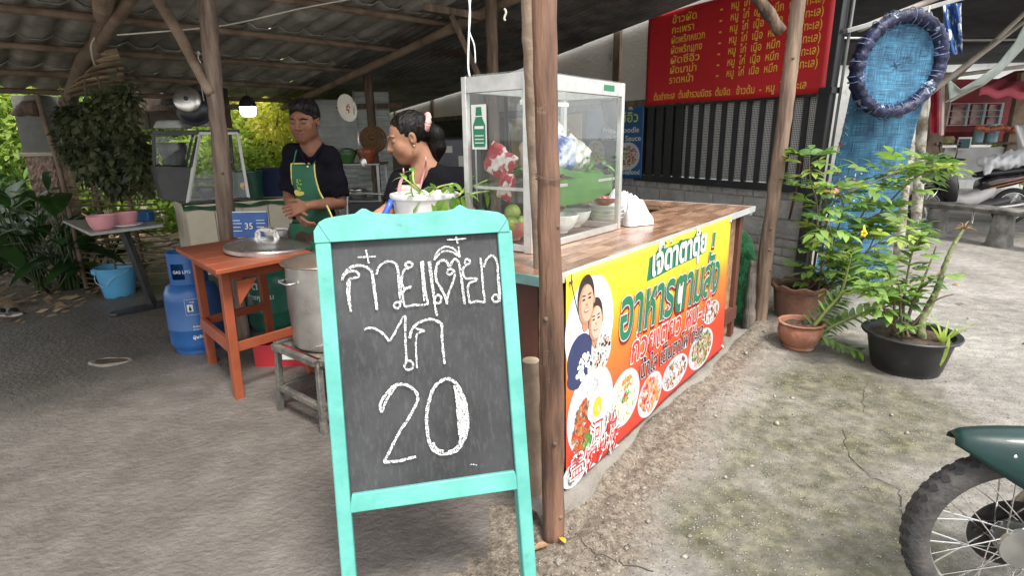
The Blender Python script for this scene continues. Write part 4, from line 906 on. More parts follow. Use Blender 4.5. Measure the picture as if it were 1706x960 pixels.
# plates of food
def dish(x, y, rx, ry, seed, kind, rot=0):
    y += .055*x/BW*.9; mb = MB(); disc(mb, x, y, rx, ry, 2, rot, mi=0); disc(mb, x, y, rx*.9, ry*.9, 2.3, rot, mi=1 if kind in 'ab' else 10)
    disc(mb, x, y, rx*.86, ry*.86, 2.5, rot, mi=0)
    if kind == 'a':
        blobs(mb, x+.03, y+.01, rx*.55, ry*.75, 3, 130, .012, [1, 0, 1], seed); blobs(mb, x-rx*.42, y-ry*.25, rx*.36, ry*.6, 3.6, 260, .011, [4, 4, 3, 6, 9, 3], seed+1, rot=-.15); blobs(mb, x-rx*.2, y-ry*.6, rx*.2, ry*.15, 4.3, 22, .012, [5, 11], seed+2)
        disc(mb, x+.05, y-.0, .085, .09, 4.8, .2, wob=.06, seed=2, mi=1); disc(mb, x+.04, y-.0, .038, .042, 5.4, 0, mi=2); disc(mb, x+.047, y-.012, .008, .016, 5.7, .3, n=12, mi=8)
    elif kind == 'b': blobs(mb, x, y, rx*.75, ry*.78, 3, 230, .012, [1, 8, 8, 0, 11, 10], seed); blobs(mb, x, y, rx*.2, ry*.2, 4, 24, .01, [5, 11, 3], seed+1); blobs(mb, x+.02, y+ry*.5, rx*.35, ry*.25, 4, 30, .012, [6, 8, 7], seed+2)
    elif kind == 'c': blobs(mb, x, y, rx*.8, ry*.82, 3, 190, .013, [7, 3, 7, 12, 6, 0], seed)
    elif kind == 'd': blobs(mb, x, y, rx*.8, ry*.8, 3, 190, .013, [0, 1, 9, 4, 10, 12], seed)
    else: blobs(mb, x, y, rx*.8, ry*.8, 3, 200, .013, [11, 5, 6, 9, 12, 4], seed)
    pmesh('food_picture', mb, pal)
dish(.19, .255, .188, .185, 11, 'a'); dish(.49, .185, .152, .128, 21, 'b', .1); dish(.77, .088, .145, .105, 31, 'c', .1); dish(1.09, .082, .175, .088, 41, 'd'); dish(1.47, .085, .195, .115, 51, 'e'); dish(1.61, .265, .13, .068, 61, 'd')
mb = MB(); disc(mb, .06, .045, .09, .055, 2, mi=0); blobs(mb, .06, .045, .06, .04, 2.6, 50, .01, [11, 9, 0, 4], 5); pmesh('food_picture', mb, pal)
# lettering
def fit_print(name, s, p0, p1, size, layers, xs=None, shear=0.1):
    """p0,p1 = baseline ends in sheet metres; layers: [(material, offset, dx, dy)]"""
    V0, _ = text2d(s, size, 0, shear=shear); wd = V0[:, 0].max()-V0[:, 0].min(); Lg = math.hypot(p1[0]-p0[0], p1[1]-p0[1]); k = Lg/wd; rot = math.atan2(p1[1]-p0[1], p1[0]-p0[0]); x0_ = V0[:, 0].min()
    mb = MB(); mats = []
    for i, (m, off, dx, dy, lay) in enumerate(layers):
        V, F = text2d(s, size, off, shear=shear); V = V.copy(); V[:, 0] = (V[:, 0]-x0_)*k; mats.append(m)
        print_on(mb, V, F, fnl(lay), p0[0]+dx, p0[1]+dy, i, rot)
    return pmesh(name, mb, mats)
# shop-name patch
A = [pb(*q) for q in [(316, 258), (318, 228), (330, 218), (322, 182), (345, 165), (362, 128), (378, 124), (388, 140), (430, 118), (470, 112), (480, 88), (498, 92), (502, 112), (512, 122), (510, 160), (470, 182), (420, 205), (360, 238)]]
mb = MB(); n_ = len(A)
lo_ = [A[0]]+A[:0:-1]; up_ = A[1:9]; up_ = A[0:10]; dn_ = [A[0]]+A[17:9:-1]+[A[9]]
def along(L_, t):
    t = t*(len(L_)-1); i = min(int(t), len(L_)-2); return tuple(L_[i][k]+(L_[i+1][k]-L_[i][k])*(t-i) for k in (0, 1))
x0_, x1_ = A[1][0]-.01, A[13][0]
def yat(L_, x):
    c_ = [a[1]+(b[1]-a[1])*(x-a[0])/(b[0]-a[0]) for a, b in zip(L_, L_[1:]) if abs(b[0]-a[0]) > 1e-6 and min(a[0], b[0]) <= x <= max(a[0], b[0])]
    return c_
def pg(a, b):
    x = x0_+(x1_-x0_)*(.005+.99*a); c_ = yat(A+[A[0]], x); lo, hi = (min(c_), max(c_)) if c_ else (cy0, cy0); return bm(x, lo+(hi-lo)*b, 1.2)
cy0 = A[0][1]; mb.grid(pg, 40, 8); pmesh('name_patch', mb, PG)
p = pb(332, 240); q = pb(508, 160)
fit_print('shop_name', 'เจ๊ดาตาตุ้ย', (p[0], p[1]+.0), (q[0], q[1]+.01), .17, [(PW, .035, 0, 0, 3.6)], shear=.0)
p = pb(222, 440); q = pb(548, 275)
fit_print('headline', 'อาหารตามสั่ง', (p[0], p[1]-.02), (q[0], q[1]-.02), .315, [(PR, .055, .004, -.009, 3), (PW, .036, 0, 0, 3.4), (PG, .02, 0, 0, 3.9)], shear=.08)
p = pb(258, 530); q = pb(520, 368)
fit_print('noodle_line', 'ก๋วยเตี๋ยว หมู-ไก่', p, q, .165, [(PW, .05, 0, 0, 3), (PRD, .014, 0, 0, 3.4)], shear=.08)
p = pb(285, 582); q = pb(492, 438)
fit_print('soup_line', 'น้ำใส เย็นตาโฟ ทะเล', p, q, .118, [(PW, .04, 0, 0, 5.9), (PK, .014, 0, 0, 6.2)], shear=.08)
p = pb(112, 805); q = pb(200, 752); fit_print('chinese_line', '河 粉', p, q, .125, [(PW, .07, 0, 0, 6.6), (PRD, .0, 0, 0, 6.9)], shear=.0)
p = pb(46, 912); q = pb(208, 785); fit_print('chinese_line', '盖饭炒饭', p, q, .1, [(PW, .07, 0, 0, 7.4), (PRD, .0, 0, 0, 7.7)], shear=.0)
for u_, v_ in ((.012, .97), (.988, .97), (.012, .03), (.988, .03), (.5, .985)):
    mb = MB(); c_ = ban(u_, v_, 5); mb.tube([(c_[0]+DD[0]*.008*math.cos(a), c_[1]+DD[1]*.008*math.cos(a), c_[2]+.008*math.sin(a)) for a in np.linspace(0, 2*PI, 13)], .0028, 5, cap=False); pmesh('eyelet', mb, M_chrome)
c_ = np.array(ban(.012, .97, 6)); mb = MB(); mb.tube(smooth_pts([c_+[0, 0, .03], c_, c_+[.012, .0, -.06], c_+[.03, .02, -.13]], 3), .0022, 5); pmesh('tie_string', mb, flat('string_dark', (.06, .05, .04), .8))
# ================================================================ RED MENU BANNER, BLUE NOODLE SIGN on the neighbour's wall
def wsheet(name, label, t0, t1, z0, z1, off, mat, cat):
    root = thing(name, label, cat, tuple(wpt((t0+t1)/2, z0, off)))
    mb = MB(); W_ = t0-t1
    def fn(a, b): t = t0+(t1-t0)*a; return wpt(t, z0+(z1-z0)*b+.006*math.sin(a*7)*(1-b), off+.004*math.sin(a*11+b*3)+.003*math.sin(a*3-b*6))
    mb.grid(fn, 40, 16); o = part('sheet', mb, mat, root, world=True, smooth=True); s_ = o.modifiers.new('thick', 'SOLIDIFY'); s_.thickness = .001
    def pr(x, y, lay=0): a = x/W_; b = y/(z1-z0); p = np.array(fn(a, b)); return tuple(p+np.array([*WM, 0])*(.003+.001*lay))
    return root, pr, W_, z1-z0
M_menu = pm('menu_red', (.52, .018, .025), .42, var=.1, scale=1.5, bump=.03, bscale=6)
men, mpr, MW, MH = wsheet('menu_banner', 'big red menu banner with rows of yellow Thai writing, above the grille', 2.15, -.03, 1.785, 2.76, .058, M_menu, 'banner')
PY = pm('print_yellow', (.8, .5, .06), .45, var=.05)
def wprint(name, root, pr, rows, mat):
    mb = MB()
    for s, x, y, size, wd in rows:
        V, F = text2d(s, size, .012); V = V.copy()
        if wd: V[:, 0] *= wd/(V[:, 0].max()-V[:, 0].min())
        print_on(mb, V, F, pr, x, y)
    return part(name, mb, mat, root, world=True, kind='stuff')
dish_names = ['ข้าวผัด', 'กะเพรา', 'ผัดพริกหยวก', 'ผัดพริกแกง', 'ผัดซีอิ๊ว', 'ผัดมาม่า', 'ราดหน้า']
for i, s in enumerate(dish_names):
    t, z = wtz(1108+(1112-1108)*(i/6), [42, 67, 79, 97, 110, 128, 145][i]+2, .045); y = .84-i*.104
    wprint('menu_row', men, mpr, [(s, .36, y, .105, .13+.048*len(s)*.62), ('-', 1.0, y, .12, 0), ('หมู  ไก่  เนื้อ  หมึก  กุ้ง  (ทะเล)', 1.13, y+.01, .1, .95)], PY)
wprint('menu_row', men, mpr, [('ต้มยำทะเล  ต้มยำรวมมิตร  ต้มจืด   ข้าวต้ม  -  หมู  ไก่  ทะเล', .14, .05, .1, 1.86)], PY)
M_blue = pm('sign_blue', (.018, .09, .24), .4, var=.15, scale=2)
nz, npr, NWd, NH = wsheet('noodle_sign', 'blue noodle sign with a photo of a fried dish, half hidden behind the glass cabinet', 3.25, 2.17, .93, 1.785, .05, M_blue, 'sign')
wprint('thai_title', nz, npr, [('ผัดซีอิ๊ว', .42, .68, .16, .55)], pm('print_lemon', (.55, .6, .08), .5))
wprint('english_title', nz, npr, [('Fried Noodle', .34, .555, .095, .66), ('with Soy Sauce', .3, .455, .09, .75)], PW)
mb = MB(); mb.prism([(.45, .035), (NWd-.04, .035), (NWd-.04, .12), (.45, .12)], npr(0, 0, .2), np.array([*(-WW), 0]), (0, 0, 1), np.array([*WM, 0])*.1, .001); 
wprint('caption', nz, npr, [('Pork & Seafood', .46, .05, .085, .58)], PW)
def npd(mb, cx, cy, rx, ry, lay, mi, n=36):
    mb.add([npr(cx, cy, lay)]+[npr(cx+rx*math.cos(2*PI*k/n), cy+ry*math.sin(2*PI*k/n), lay) for k in range(n)], [(0, k+1, (k+1) % n+1) for k in range(n)], mi)
mb = MB(); npd(mb, .82, .27, .22, .17, 0, 0); npd(mb, .82, .27, .2, .15, .5, 10); q = random.Random(4)
for i in range(170):
    a = q.random()*6.28; r_ = math.sqrt(q.random())*.15; X, Y = .82+r_*1.1*math.cos(a), .27+r_*.85*math.sin(a); npd(mb, X, Y, q.uniform(.008, .02), q.uniform(.006, .016), 1+i*.01, q.choice([4, 6, 4, 9, 3, 11, 12]), 6)
part('food_picture', mb, pal, nz, world=True)
mb = MB(); npd(mb, .2, .3, .18, .16, 0, 0)
for i in range(100):
    a = q.random()*6.28; r_ = math.sqrt(q.random())*.13; npd(mb, .2+r_*1.1*math.cos(a), .3+r_*math.sin(a), .014, .01, 1+i*.01, q.choice([4, 11, 8, 6]), 6)
part('food_picture', mb, pal, nz, world=True)
# further yellow food sheet on the dark boards, seen through the cabinet
yz, ypr, YW_, YH_ = wsheet('yellow_food_sheet', 'yellow food poster on the dark boards, seen through the glass cabinet', 5.2, 3.35, .95, 1.74, .05, pm('poster_yellow', (.5, .3, .03), .45, var=.3, scale=1.2), 'poster')
mb = MB(); npr_ = npr; npr = ypr; npd(mb, .55, .4, .33, .33, 0, 0); npd(mb, 1.4, .4, .34, .32, 0, 3)
for i in range(260):
    a = q.random()*6.28; r_ = math.sqrt(q.random())*.27; X0 = .55 if i % 2 else 1.4; npd(mb, X0+r_*math.cos(a), .4+r_*math.sin(a), q.uniform(.015, .03), q.uniform(.012, .03), 1+i*.01, q.choice([4, 8, 5, 11, 9, 6, 12]), 6)
part('food_picture', mb, pal, yz, world=True); npr = npr_
# ================================================================ GLASS FOOD CABINET on the counter
ca0, ca1, cb0, cb1 = .30, 1.08, .28, .62; cz = ch+.002; ctop = 1.70
cab = thing('glass_food_cabinet', 'aluminium-framed glass food cabinet standing on the counter behind the corner post', 'cabinet', tuple(cp(.7, .45, ch)))
def vpost(a, b, w_=.028):
    mb = MB(); cbox(mb, a-w_/2, a+w_/2, b-w_/2, b+w_/2, cz, ctop); return part('frame_post', mb, M_alu, cab, world=True, bevel=.002)
for a in (ca0, ca1):
    for b in (cb0, cb1): vpost(a, b, .04 if (a == ca0 and b == cb0) else .026)
def rail(a0, a1, b0, b1, z0, z1, nm='frame_rail', mat=None): mb = MB(); cbox(mb, a0, a1, b0, b1, z0, z1); return part(nm, mb, mat or M_alu, cab, world=True, bevel=.002)
for b in (cb0, cb1):
    rail(ca0+.021, ca1-.014, b-.012, b+.012, ctop-.065, ctop-.001); rail(ca0+.021, ca1-.014, b-.01, b+.01, cz+.001, cz+.03)
for a in (ca0, ca1):
    rail(a-.012, a+.012, cb0+.021, cb1-.014, ctop-.067, ctop-.002); rail(a-.01, a+.01, cb0+.021, cb1-.014, cz+.002, cz+.031)
rail(ca0+.0, ca1, cb0, cb1, ctop, ctop+.006, 'top_panel', M_glass)
M_cg = glassmat('cabinet_glass', tint=(.97, .985, .98), refl=.9, haze=.006)
def gpane(a0, a1, b0, b1, z0=cz+.03, z1=ctop-.066): mb = MB(); cbox(mb, a0, a1, b0, b1, z0, z1); return part('glass_pane', mb, M_cg, cab, world=True)
gpane(ca0+.022, ca1-.016, cb0-.002, cb0+.002); gpane(ca0-.002, ca0+.002, cb0+.022, cb1-.016); gpane(ca1-.002, ca1+.002, cb0+.016, cb1-.016)
gpane(ca0+.3, ca1-.02, cb1-.002, cb1+.002)
rail(ca0+.022, ca1-.016, cb0+.016, cb1-.016, 1.245, 1.251, 'glass_shelf', M_cg)
for b in (cb0+.02, cb1-.02): rail(ca0+.022, ca1-.016, b-.006, b+.006, 1.228, 1.243, 'shelf_rail')
for a in (ca0+.018, ca1-.018): rail(a-.006, a+.006, cb0+.03, cb1-.03, 1.227, 1.242, 'shelf_rail')
rail(ca0+.16, ca1-.25, cb0+.15, cb0+.17, 1.585, 1.605, 'lamp_tube', M_white)
mb = MB(); mb.bar(cp(ca0+.17, cb0+.16, 1.605), cp(ca0+.17, cb0+.16, 1.69), .012, .012); part('lamp_bracket', mb, M_alu, cab, world=True)
# green bottle sticker on the left pane
stk = thing('bottle_sticker', 'white sticker with a green bottle drawing on the cabinet\'s left pane', 'sticker', tuple(cp(ca0-.01, cb1-.07, 1.5)))
def st(x, z, l): return cp(ca0-.006-.0008*l, cb1-.035-x, z)
mb = MB(); mb.add([st(0, 1.4, 0), st(.085, 1.4, 0), st(.085, 1.585, 0), st(0, 1.585, 0)], [(0, 1, 2, 3)]); part('paper', mb, PW, stk, world=True)
mb = MB(); B_ = [(.012, 1.41), (.074, 1.41), (.078, 1.43), (.078, 1.5), (.062, 1.53), (.058, 1.575), (.028, 1.575), (.024, 1.53), (.009, 1.5), (.009, 1.43)]; mb.add([st(x, z, 1) for x, z in B_], [tuple(range(10))]); part('bottle_print', mb, PG, stk, world=True)
mb = MB(); 
for i, z in enumerate((1.425, 1.44, 1.455, 1.485, 1.535)): h = .012 if i == 3 else .004; mb.add([st(.018, z, 2), st(.069, z, 2), st(.069, z+h, 2), st(.018, z+h, 2)], [(0, 1, 2, 3)])
part('print_lines', mb, PW, stk, world=True, kind='stuff')
stg = solo('green_label', (lambda m: (m.add([cp(ca1-.2, cb0-.0135, ctop-.045), cp(ca1-.1, cb0-.0135, ctop-.045), cp(ca1-.1, cb0-.0135, ctop-.018), cp(ca1-.2, cb0-.0135, ctop-.018)], [(0, 1, 2, 3)]), m)[1])(MB()), PG, 'small green label on the top rail of the glass cabinet', 'label', tuple(cp(ca1-.15, cb0-.0135, ctop-.03)))
# crockery
def bowl_mesh(mb, r, h, foot=.45, th=.004, n=28, mi=0, c=(0, 0, 0), wav=None):
    prof = [(0, .006), (r*foot, .004), (r*foot, 0), (r*foot*1.02, .008), (r*.72, h*.28), (r*.9, h*.6), (r, h), (r-th, h+.001), (r*.9-th, h*.6), (r*.7-th, h*.32), (r*.3, h*.12), (0, h*.1)]
    return mb.lathe(prof, n, c, mi, wav)
M_cer = pm('bowl_white', (.72, .72, .7), .25, var=.05, scale=4, dirt=(.5, .47, .42), dirt_scale=8, dirt_thr=(.64, .78))
def bowl(label, loc, r, h, mat, group=None, name='bowl', foot=.45):
    mb = bowl_mesh(MB(), r, h, foot); o = solo(name, mb, mat, label, 'bowl', loc, group, world=False, smooth=True); sharp(o, 40); return o
bowl('big white bowl at the front of the cabinet floor, chopsticks inside', cp(.66, .37, ch+.034), .095, .085, M_cer)
bowl('white bowl right of the chopstick bowl on the cabinet floor', cp(.86, .42, ch+.034), .095, .08, M_cer)
ck = thing('chopsticks', 'two dark chopsticks leaning in the front white bowl', 'chopsticks', cp(.66, .37, ch+.05))
for dx in (0, .02):
    mb = MB(); mb.bar(cp(.63+dx, .37, ch+.05), cp(.60+dx, .40, ch+.19), .006, .006); part('chopstick', mb, M_barkd, ck, world=True)
rbw = bowl('pink bowl of limes and apples by the front corner of the cabinet', cp(.38, .44, ch+.034), .085, .085, pm('bowl_rose', (.55, .2, .16), .3, var=.06))
M_apple = pm('green_fruit', (.17, .28, .04), .35, var=.2, scale=10, col2=(.33, .42, .08))
for i, (a, b, z) in enumerate(((.34, .41, .075), (.385, .47, .08), (.42, .42, .07), (.375, .43, .125))):
    mb = MB().ell((0, 0, 0), (.036, .036, .034), 14, 10); solo('green_apple', mb, M_apple, ['green apple at the left of the pink bowl', 'green apple at the back of the pink bowl', 'green apple at the right of the pink bowl', 'green apple on top of the others in the pink bowl'][i], 'apple', cp(a, b, ch+.034+z), 'apples in the pink bowl', world=False, smooth=True)
def plate(label, loc, r, mat=M_cer, h=.018, group=None): mb = MB().lathe([(0, .003), (r*.5, 0), (r*.6, .002), (r, h), (r-.002, h+.003), (r*.58, .007), (0, .006)], 28); return solo('plate', mb, mat, label, 'plate', loc, group, world=False, smooth=True)
for i in range(4): bowl(['lowest of the stacked white bowls right of the cabinet', 'second stacked white bowl right of the cabinet', 'third stacked white bowl right of the cabinet', 'topmost stacked white bowl right of the cabinet'][i], cp(1.2, .4+.003*i, ch+.001+.021*i), .1, .05, M_cer, 'stacked white bowls by the cabinet')
bowl('small red bowl sitting on the white bowl stack', cp(1.21, .41, ch+.1), .08, .05, pm('bowl_red', (.4, .05, .04), .3))
lad = solo('ladle', MB().tube([cp(1.17, .4, ch+.13), cp(1.1, .42, ch+.2), cp(1.13, .39, ch+.235), cp(1.17, .37, ch+.225)], .004, 6), M_steel, 'thin steel handle curling up from the bowls beside the cabinet', 'ladle', cp(1.15, .4, ch+.13), smooth=True)
# banana leaf and bags inside cabinet
M_ban_leaf = leafmat('banana_leaf', (.03, .13, .02), (.08, .25, .04), .15, .35, rnd=0)
def leafroll(a, b): A = ca0+.07+.62*a; B = cb0+.03+.16*b; return tuple(cp(A, B, 1.262+.055*math.sin(b*PI)*(1-.3*a)+.02*math.sin(a*6)))
o = solo('banana_leaf', MB().grid(leafroll, 16, 8), M_ban_leaf, 'folded green banana leaf lying on the cabinet\'s glass shelf', 'leaf', cp(.6, .4, 1.26), smooth=True)
mb = MB(); mb.grid(lambda a, b: tuple(cp(ca0+.14+.6*a, cb0+.012+.004*math.sin(a*9), 1.26-.15*(1-b)*(.5+.3*math.sin(a*2.2+.6)))), 16, 6); o = part('drooping_edge', mb, M_ban_leaf, None, smooth=True); o.parent = bpy.data.objects['banana_leaf']; o.matrix_parent_inverse = Matrix.Translation(-Vector(bpy.data.objects['banana_leaf'].location))
def bag(label, loc, sx, sy, sz, mat, seed, rz=0, rx=0, parts=None, name='snack_bag'):
    q = random.Random(seed); ph = [q.random()*6 for _ in range(4)]
    def fn(a, b, s_):
        x = (a-.5)*2; z = (b-.5)*2; e = max(0, (1-abs(x)**3))*max(0, (1-abs(z)**4)); wr = .1*math.sin(9*x+ph[0])*math.cos(7*z+ph[1])+.07*math.sin(17*x+11*z+ph[2])
        return (sx*x*(1-.12*math.cos(z*PI)*0), s_*sy*(e**.6)*(1+wr*1.5)+.006*math.sin(8*x+ph[3]), sz*z*(1+.05*math.sin(5*x+ph[1])))
    root = thing(name, label, 'bag', loc, rz); mb = MB(); mb.grid(lambda a, b: fn(a, b, -1), 18, 18); mb.grid(lambda a, b: fn(1-a, b, 1), 18, 18)
    R = Matrix.Rotation(rx, 3, 'Y'); mb.v = [tuple(R @ Vector(v)) for v in mb.v]; part('pouch', mb, mat, root, smooth=True)
    return root, R, fn
M_bagr = pm('bag_red', (.45, .025, .04), .3, var=.2, scale=11, col2=(.7, .6, .58), thr=(.53, .56), detail=2); M_bagb = pm('bag_blue', (.03, .1, .4), .3, var=.3, scale=8, col2=(.55, .6, .68), thr=(.45, .55)); M_bagw = pm('bag_clear', (.6, .6, .56), .25, var=.25, scale=18, col2=(.75, .74, .7), spec=.6); M_bagy = pm('bag_noodle', (.6, .55, .3), .35, var=.3, scale=25, col2=(.75, .73, .6))
ang = math.atan2(DD[1], DD[0])
r1, R, fn = bag('red and white snack bag lying open on the glass shelf by the left pane', cp(.38, .5, 1.34), .085, .03, .07, M_bagr, 3, rz=-.7, rx=.5)
r1b, R, fn = bag('second red snack bag hanging down from the glass shelf inside the left pane', cp(.36, .45, 1.24), .04, .02, .06, M_bagr, 8, rz=-.7, rx=.35)
bag('white plastic bag with blue print on the cabinet shelf', cp(.74, .42, 1.37), .1, .05, .085, M_bagb, 5, rz=ang, rx=.2)
bag('clear bag of yellow noodles on the cabinet shelf behind the post', cp(.55, .42, 1.36), .1, .05, .08, M_bagy, 6, rz=ang, rx=-.1)
bag('clear plastic bag slumped at the right end of the cabinet shelf', cp(.93, .45, 1.35), .1, .05, .08, M_bagw, 7, rz=ang, rx=.45)
bag('bundled white bag on top of the other bags in the cabinet', cp(.8, .5, 1.44), .08, .04, .05, M_bagw, 9, rz=ang, rx=-.5)
bowl('shallow reddish bowl under the banana leaf at the back of the cabinet', cp(.78, .53, ch+.09), .1, .04, pm('bowl_rust', (.28, .1, .07), .35))
dk = thing('dark_flap', 'dark plastic flap hanging inside the upper right of the glass cabinet', 'flap', cp(1.0, .33, 1.5)); mb = MB(); mb.grid(lambda a, b: tuple(cp(.93+.12*a+.05*(1-b), .31+.02*math.sin(a*5), 1.62-.17*(1-b)*(.5+.5*a))), 6, 5); o = part('flap', mb, M_dkmetal, dk, world=True, smooth=True); o.modifiers.new('t', 'SOLIDIFY').thickness = .002
M_vg = leafmat('veg_leaf', (.05, .17, .03), (.14, .32, .06), .2, .4, 8, .2); vgm = leaf_mesh('veg_leaf', .07, .035, M_vg, .5, 5)
for lab, a_, b_, z_, sd_ in (('loose green herbs heaped behind the noodle bag in the cabinet', .5, .52, 1.28, 1), ('green herbs at the right of the banana leaf in the cabinet', .96, .36, 1.27, 2), ('bunch of greens on the cabinet floor behind the fruit bowl', .52, .54, ch+.04, 3)):
    vt = thing('herb_bunch', lab, 'vegetables', cp(a_, b_, z_)); q9 = random.Random(sd_)
    for i in range(26): place(vgm, vt, cp(a_, b_, z_)+np.array([q9.uniform(-.06, .06), q9.uniform(-.04, .04), q9.uniform(0, .07)]), (q9.uniform(-1, 1), q9.uniform(-1, 1), q9.uniform(-.2, .8)), s=q9.uniform(.6, 1))
# white towel
tc_ = cp(1.33, .34, ch)
def towf(a, b):
    an = 2*PI*a; rr_ = b*(.155+.03*math.sin(an*3+1)+.022*math.sin(an*7)); f_ = 1+.5*b*math.sin(an*9+2*b)*math.cos(b*5); h_ = .125*(1-b**3)**.55*(1+.18*math.sin(an*5+b*8)+.1*math.sin(an*11-b*6))*(1+.5*math.cos(an-2.2)*b*.8)
    x, y = rr_*1.25*math.cos(an)*f_**.3, rr_*.8*math.sin(an); return (tc_[0]+DD[0]*x+NN[0]*y, tc_[1]+DD[1]*x+NN[1]*y, ch+.004+max(0, h_)+.012*abs(math.sin(an*13))*b*(1-b)*4)
mb = MB(); mb.grid(towf, 110, 30); solo('towel', mb, pm('towel_white', (.62, .62, .63), .95, var=.06, scale=20, bump=.4, bscale=120), 'crumpled white cloth lying on the counter right of the glass cabinet', 'cloth', tc_, smooth=True)
# white bucket of greens
bk = cp(.2, .80, ch+.001); bkt = thing('white_bucket', 'white plastic bucket with a blue handle, behind the chalkboard top', 'bucket', bk)
mb = MB(); mb.lathe([(0, 0), (.11, 0), (.118, .01), (.145, .215), (.155, .218), (.158, .228), (.155, .238), (.146, .24), (.141, .22), (.112, .014), (0, .014)], 36); part('pail', mb, M_white, bkt, smooth=True, ang=40)
hx = -.152*math.cos(.35); mb = MB(); mb.tube([(-.135, -.085, .215), (-.145, -.1, .19), (-.165, -.115, .15), (-.175, -.12, .12)], [.012, .014, .016, .012], 8); part('handle', mb, pm('blue_plastic', (.04, .1, .5), .35), bkt, smooth=True)
M_morn = leafmat('greens_leaf', (.1, .26, .03), (.25, .42, .08), .3, .4, rnd=.15); M_stem = pm('greens_stem', (.35, .45, .12), .5, var=.15)
grn = thing('leafy_greens', 'pale green stems and leaves sticking out of the white bucket', 'vegetables', bk+[0, 0, .2])
lm1 = leaf_mesh('greens_leaf', .075, .03, M_morn, .5)
def gpx(px, py, dy=0): return Yp(px, py, bk[1]-.02+dy)
rr = random.Random(12)
for pts in ([(715, 330), (700, 318), (672, 296)], [(705, 320), (690, 305), (688, 285)], [(715, 325), (730, 312), (755, 306)], [(765, 326), (775, 312), (784, 298)], [(762, 325), (785, 312), (812, 300)], [(768, 330), (790, 322), (815, 318)], [(735, 330), (745, 318), (758, 307)], [(700, 322), (690, 313), (684, 310)], [(740, 330), (752, 322), (760, 330)]):
    P = [gpx(*p, dy=rr.uniform(-.04, .04)) for p in pts]; mb = MB(); mb.tube(smooth_pts(P, 4), .0042, 6); part('stem', mb, M_stem, grn, world=True, smooth=True)
    for k in range(3): d = (P[-1]-P[-2])+rr.uniform(-.05, .05); place(lm1, grn, P[-1]*(1-.3*k*.5)+P[-2]*.3*k*.5, (d[0]+rr.uniform(-.03, .03), d[1]+rr.uniform(-.04, .04), d[2]-.03*k), s=rr.uniform(.6, 1))
for px, py, dx, dz in ((700, 325, -.3, .3), (715, 322, .1, .5), (722, 330, .2, -.8), (730, 328, 0, -1), (705, 328, -.6, -.4), (755, 328, -.2, -1), (760, 330, .3, -1), (768, 328, .5, -.8), (738, 322, .2, .6), (748, 320, .5, .4), (742, 332, -.2, -.9), (725, 318, -.1, .8), (770, 322, 1, .1), (708, 318, .4, .4)):
    place(lm1, grn, gpx(px, py, -.1), (dx, -.4, dz), s=rr.uniform(.8, 1.25))
# ================================================================ ORANGE TABLE with pot lid, bowl, price card
M_org = pm('orange_paint', (.27, .068, .03), .42, var=.12, scale=5, bump=.1, bscale=30, dirt=(.2, .07, .04), dirt_scale=7, dirt_thr=(.6, .75))
T0 = np.array([-2.1, 3.56]); tU = np.array([-.58, .66])*-1; tU = tU/np.linalg.norm(tU); tV = np.array([.616, .788])
tw, td = .82, .54
tab = thing('orange_table', 'orange-red painted wooden table holding the big pot lid', 'table', (*T0, 0))
def tp(a, b, z): p = T0+tU*a+tV*b; return np.array([p[0], p[1], z])
def tbox(mb, a0, a1, b0, b1, z0, z1, sx=0, sy=0):
    P = [tp(a+(sx if z == z0 else 0), b+(sy if z == z0 else 0), z) for z in (z0, z1) for a, b in ((a0, b0), (a1, b0), (a1, b1), (a0, b1))]; mb.add(P, [(3, 2, 1, 0), (4, 5, 6, 7), (0, 1, 5, 4), (1, 2, 6, 5), (2, 3, 7, 6), (3, 0, 4, 7)])
for i in range(5):
    mb = MB(); tbox(mb, -.02+i*.18, .155+i*.18, -.02, td+.02, .775, .80); part('plank', mb, M_org, tab, world=True, bevel=.003)
for a, b, sx, sy in ((.03, .05, -.0, .0), (tw-.12, .03, .02, -.02), (.03, td-.08, -.0, .02), (tw-.12, td-.08, .02, .02)):
    mb = MB(); tbox(mb, a, a+.06, b, b+.05, .0, .774, sx, sy); part('leg', mb, M_org, tab, world=True, bevel=.003)
for b in (.045, td-.07): mb = MB(); tbox(mb, .11, tw-.1, b, b+.025, .705, .772); part('apron', mb, M_org, tab, world=True, bevel=.002); 
mb = MB(); tbox(mb, .06, tw-.08, .042, .07, .27, .335, 0, -.01); part('stretcher', mb, M_org, tab, world=True, bevel=.002)
for a in (.065, tw-.09): mb = MB(); tbox(mb, a, a+.025, .08, td-.08, .705, .772); part('apron', mb, M_org, tab, world=True); mb = MB(); tbox(mb, a, a+.025, .07, td-.06, .29, .34); part('stretcher', mb, M_org, tab, world=True)
mb = MB(); mb.prism([(0, 0), (.12, 0), (0, -.14)], tp(tw-.04, .1, .705), np.array([*tV, 0]), (0, 0, 1), np.array([*tU, 0]), .02); part('corner_brace', mb, M_org, tab, world=True)
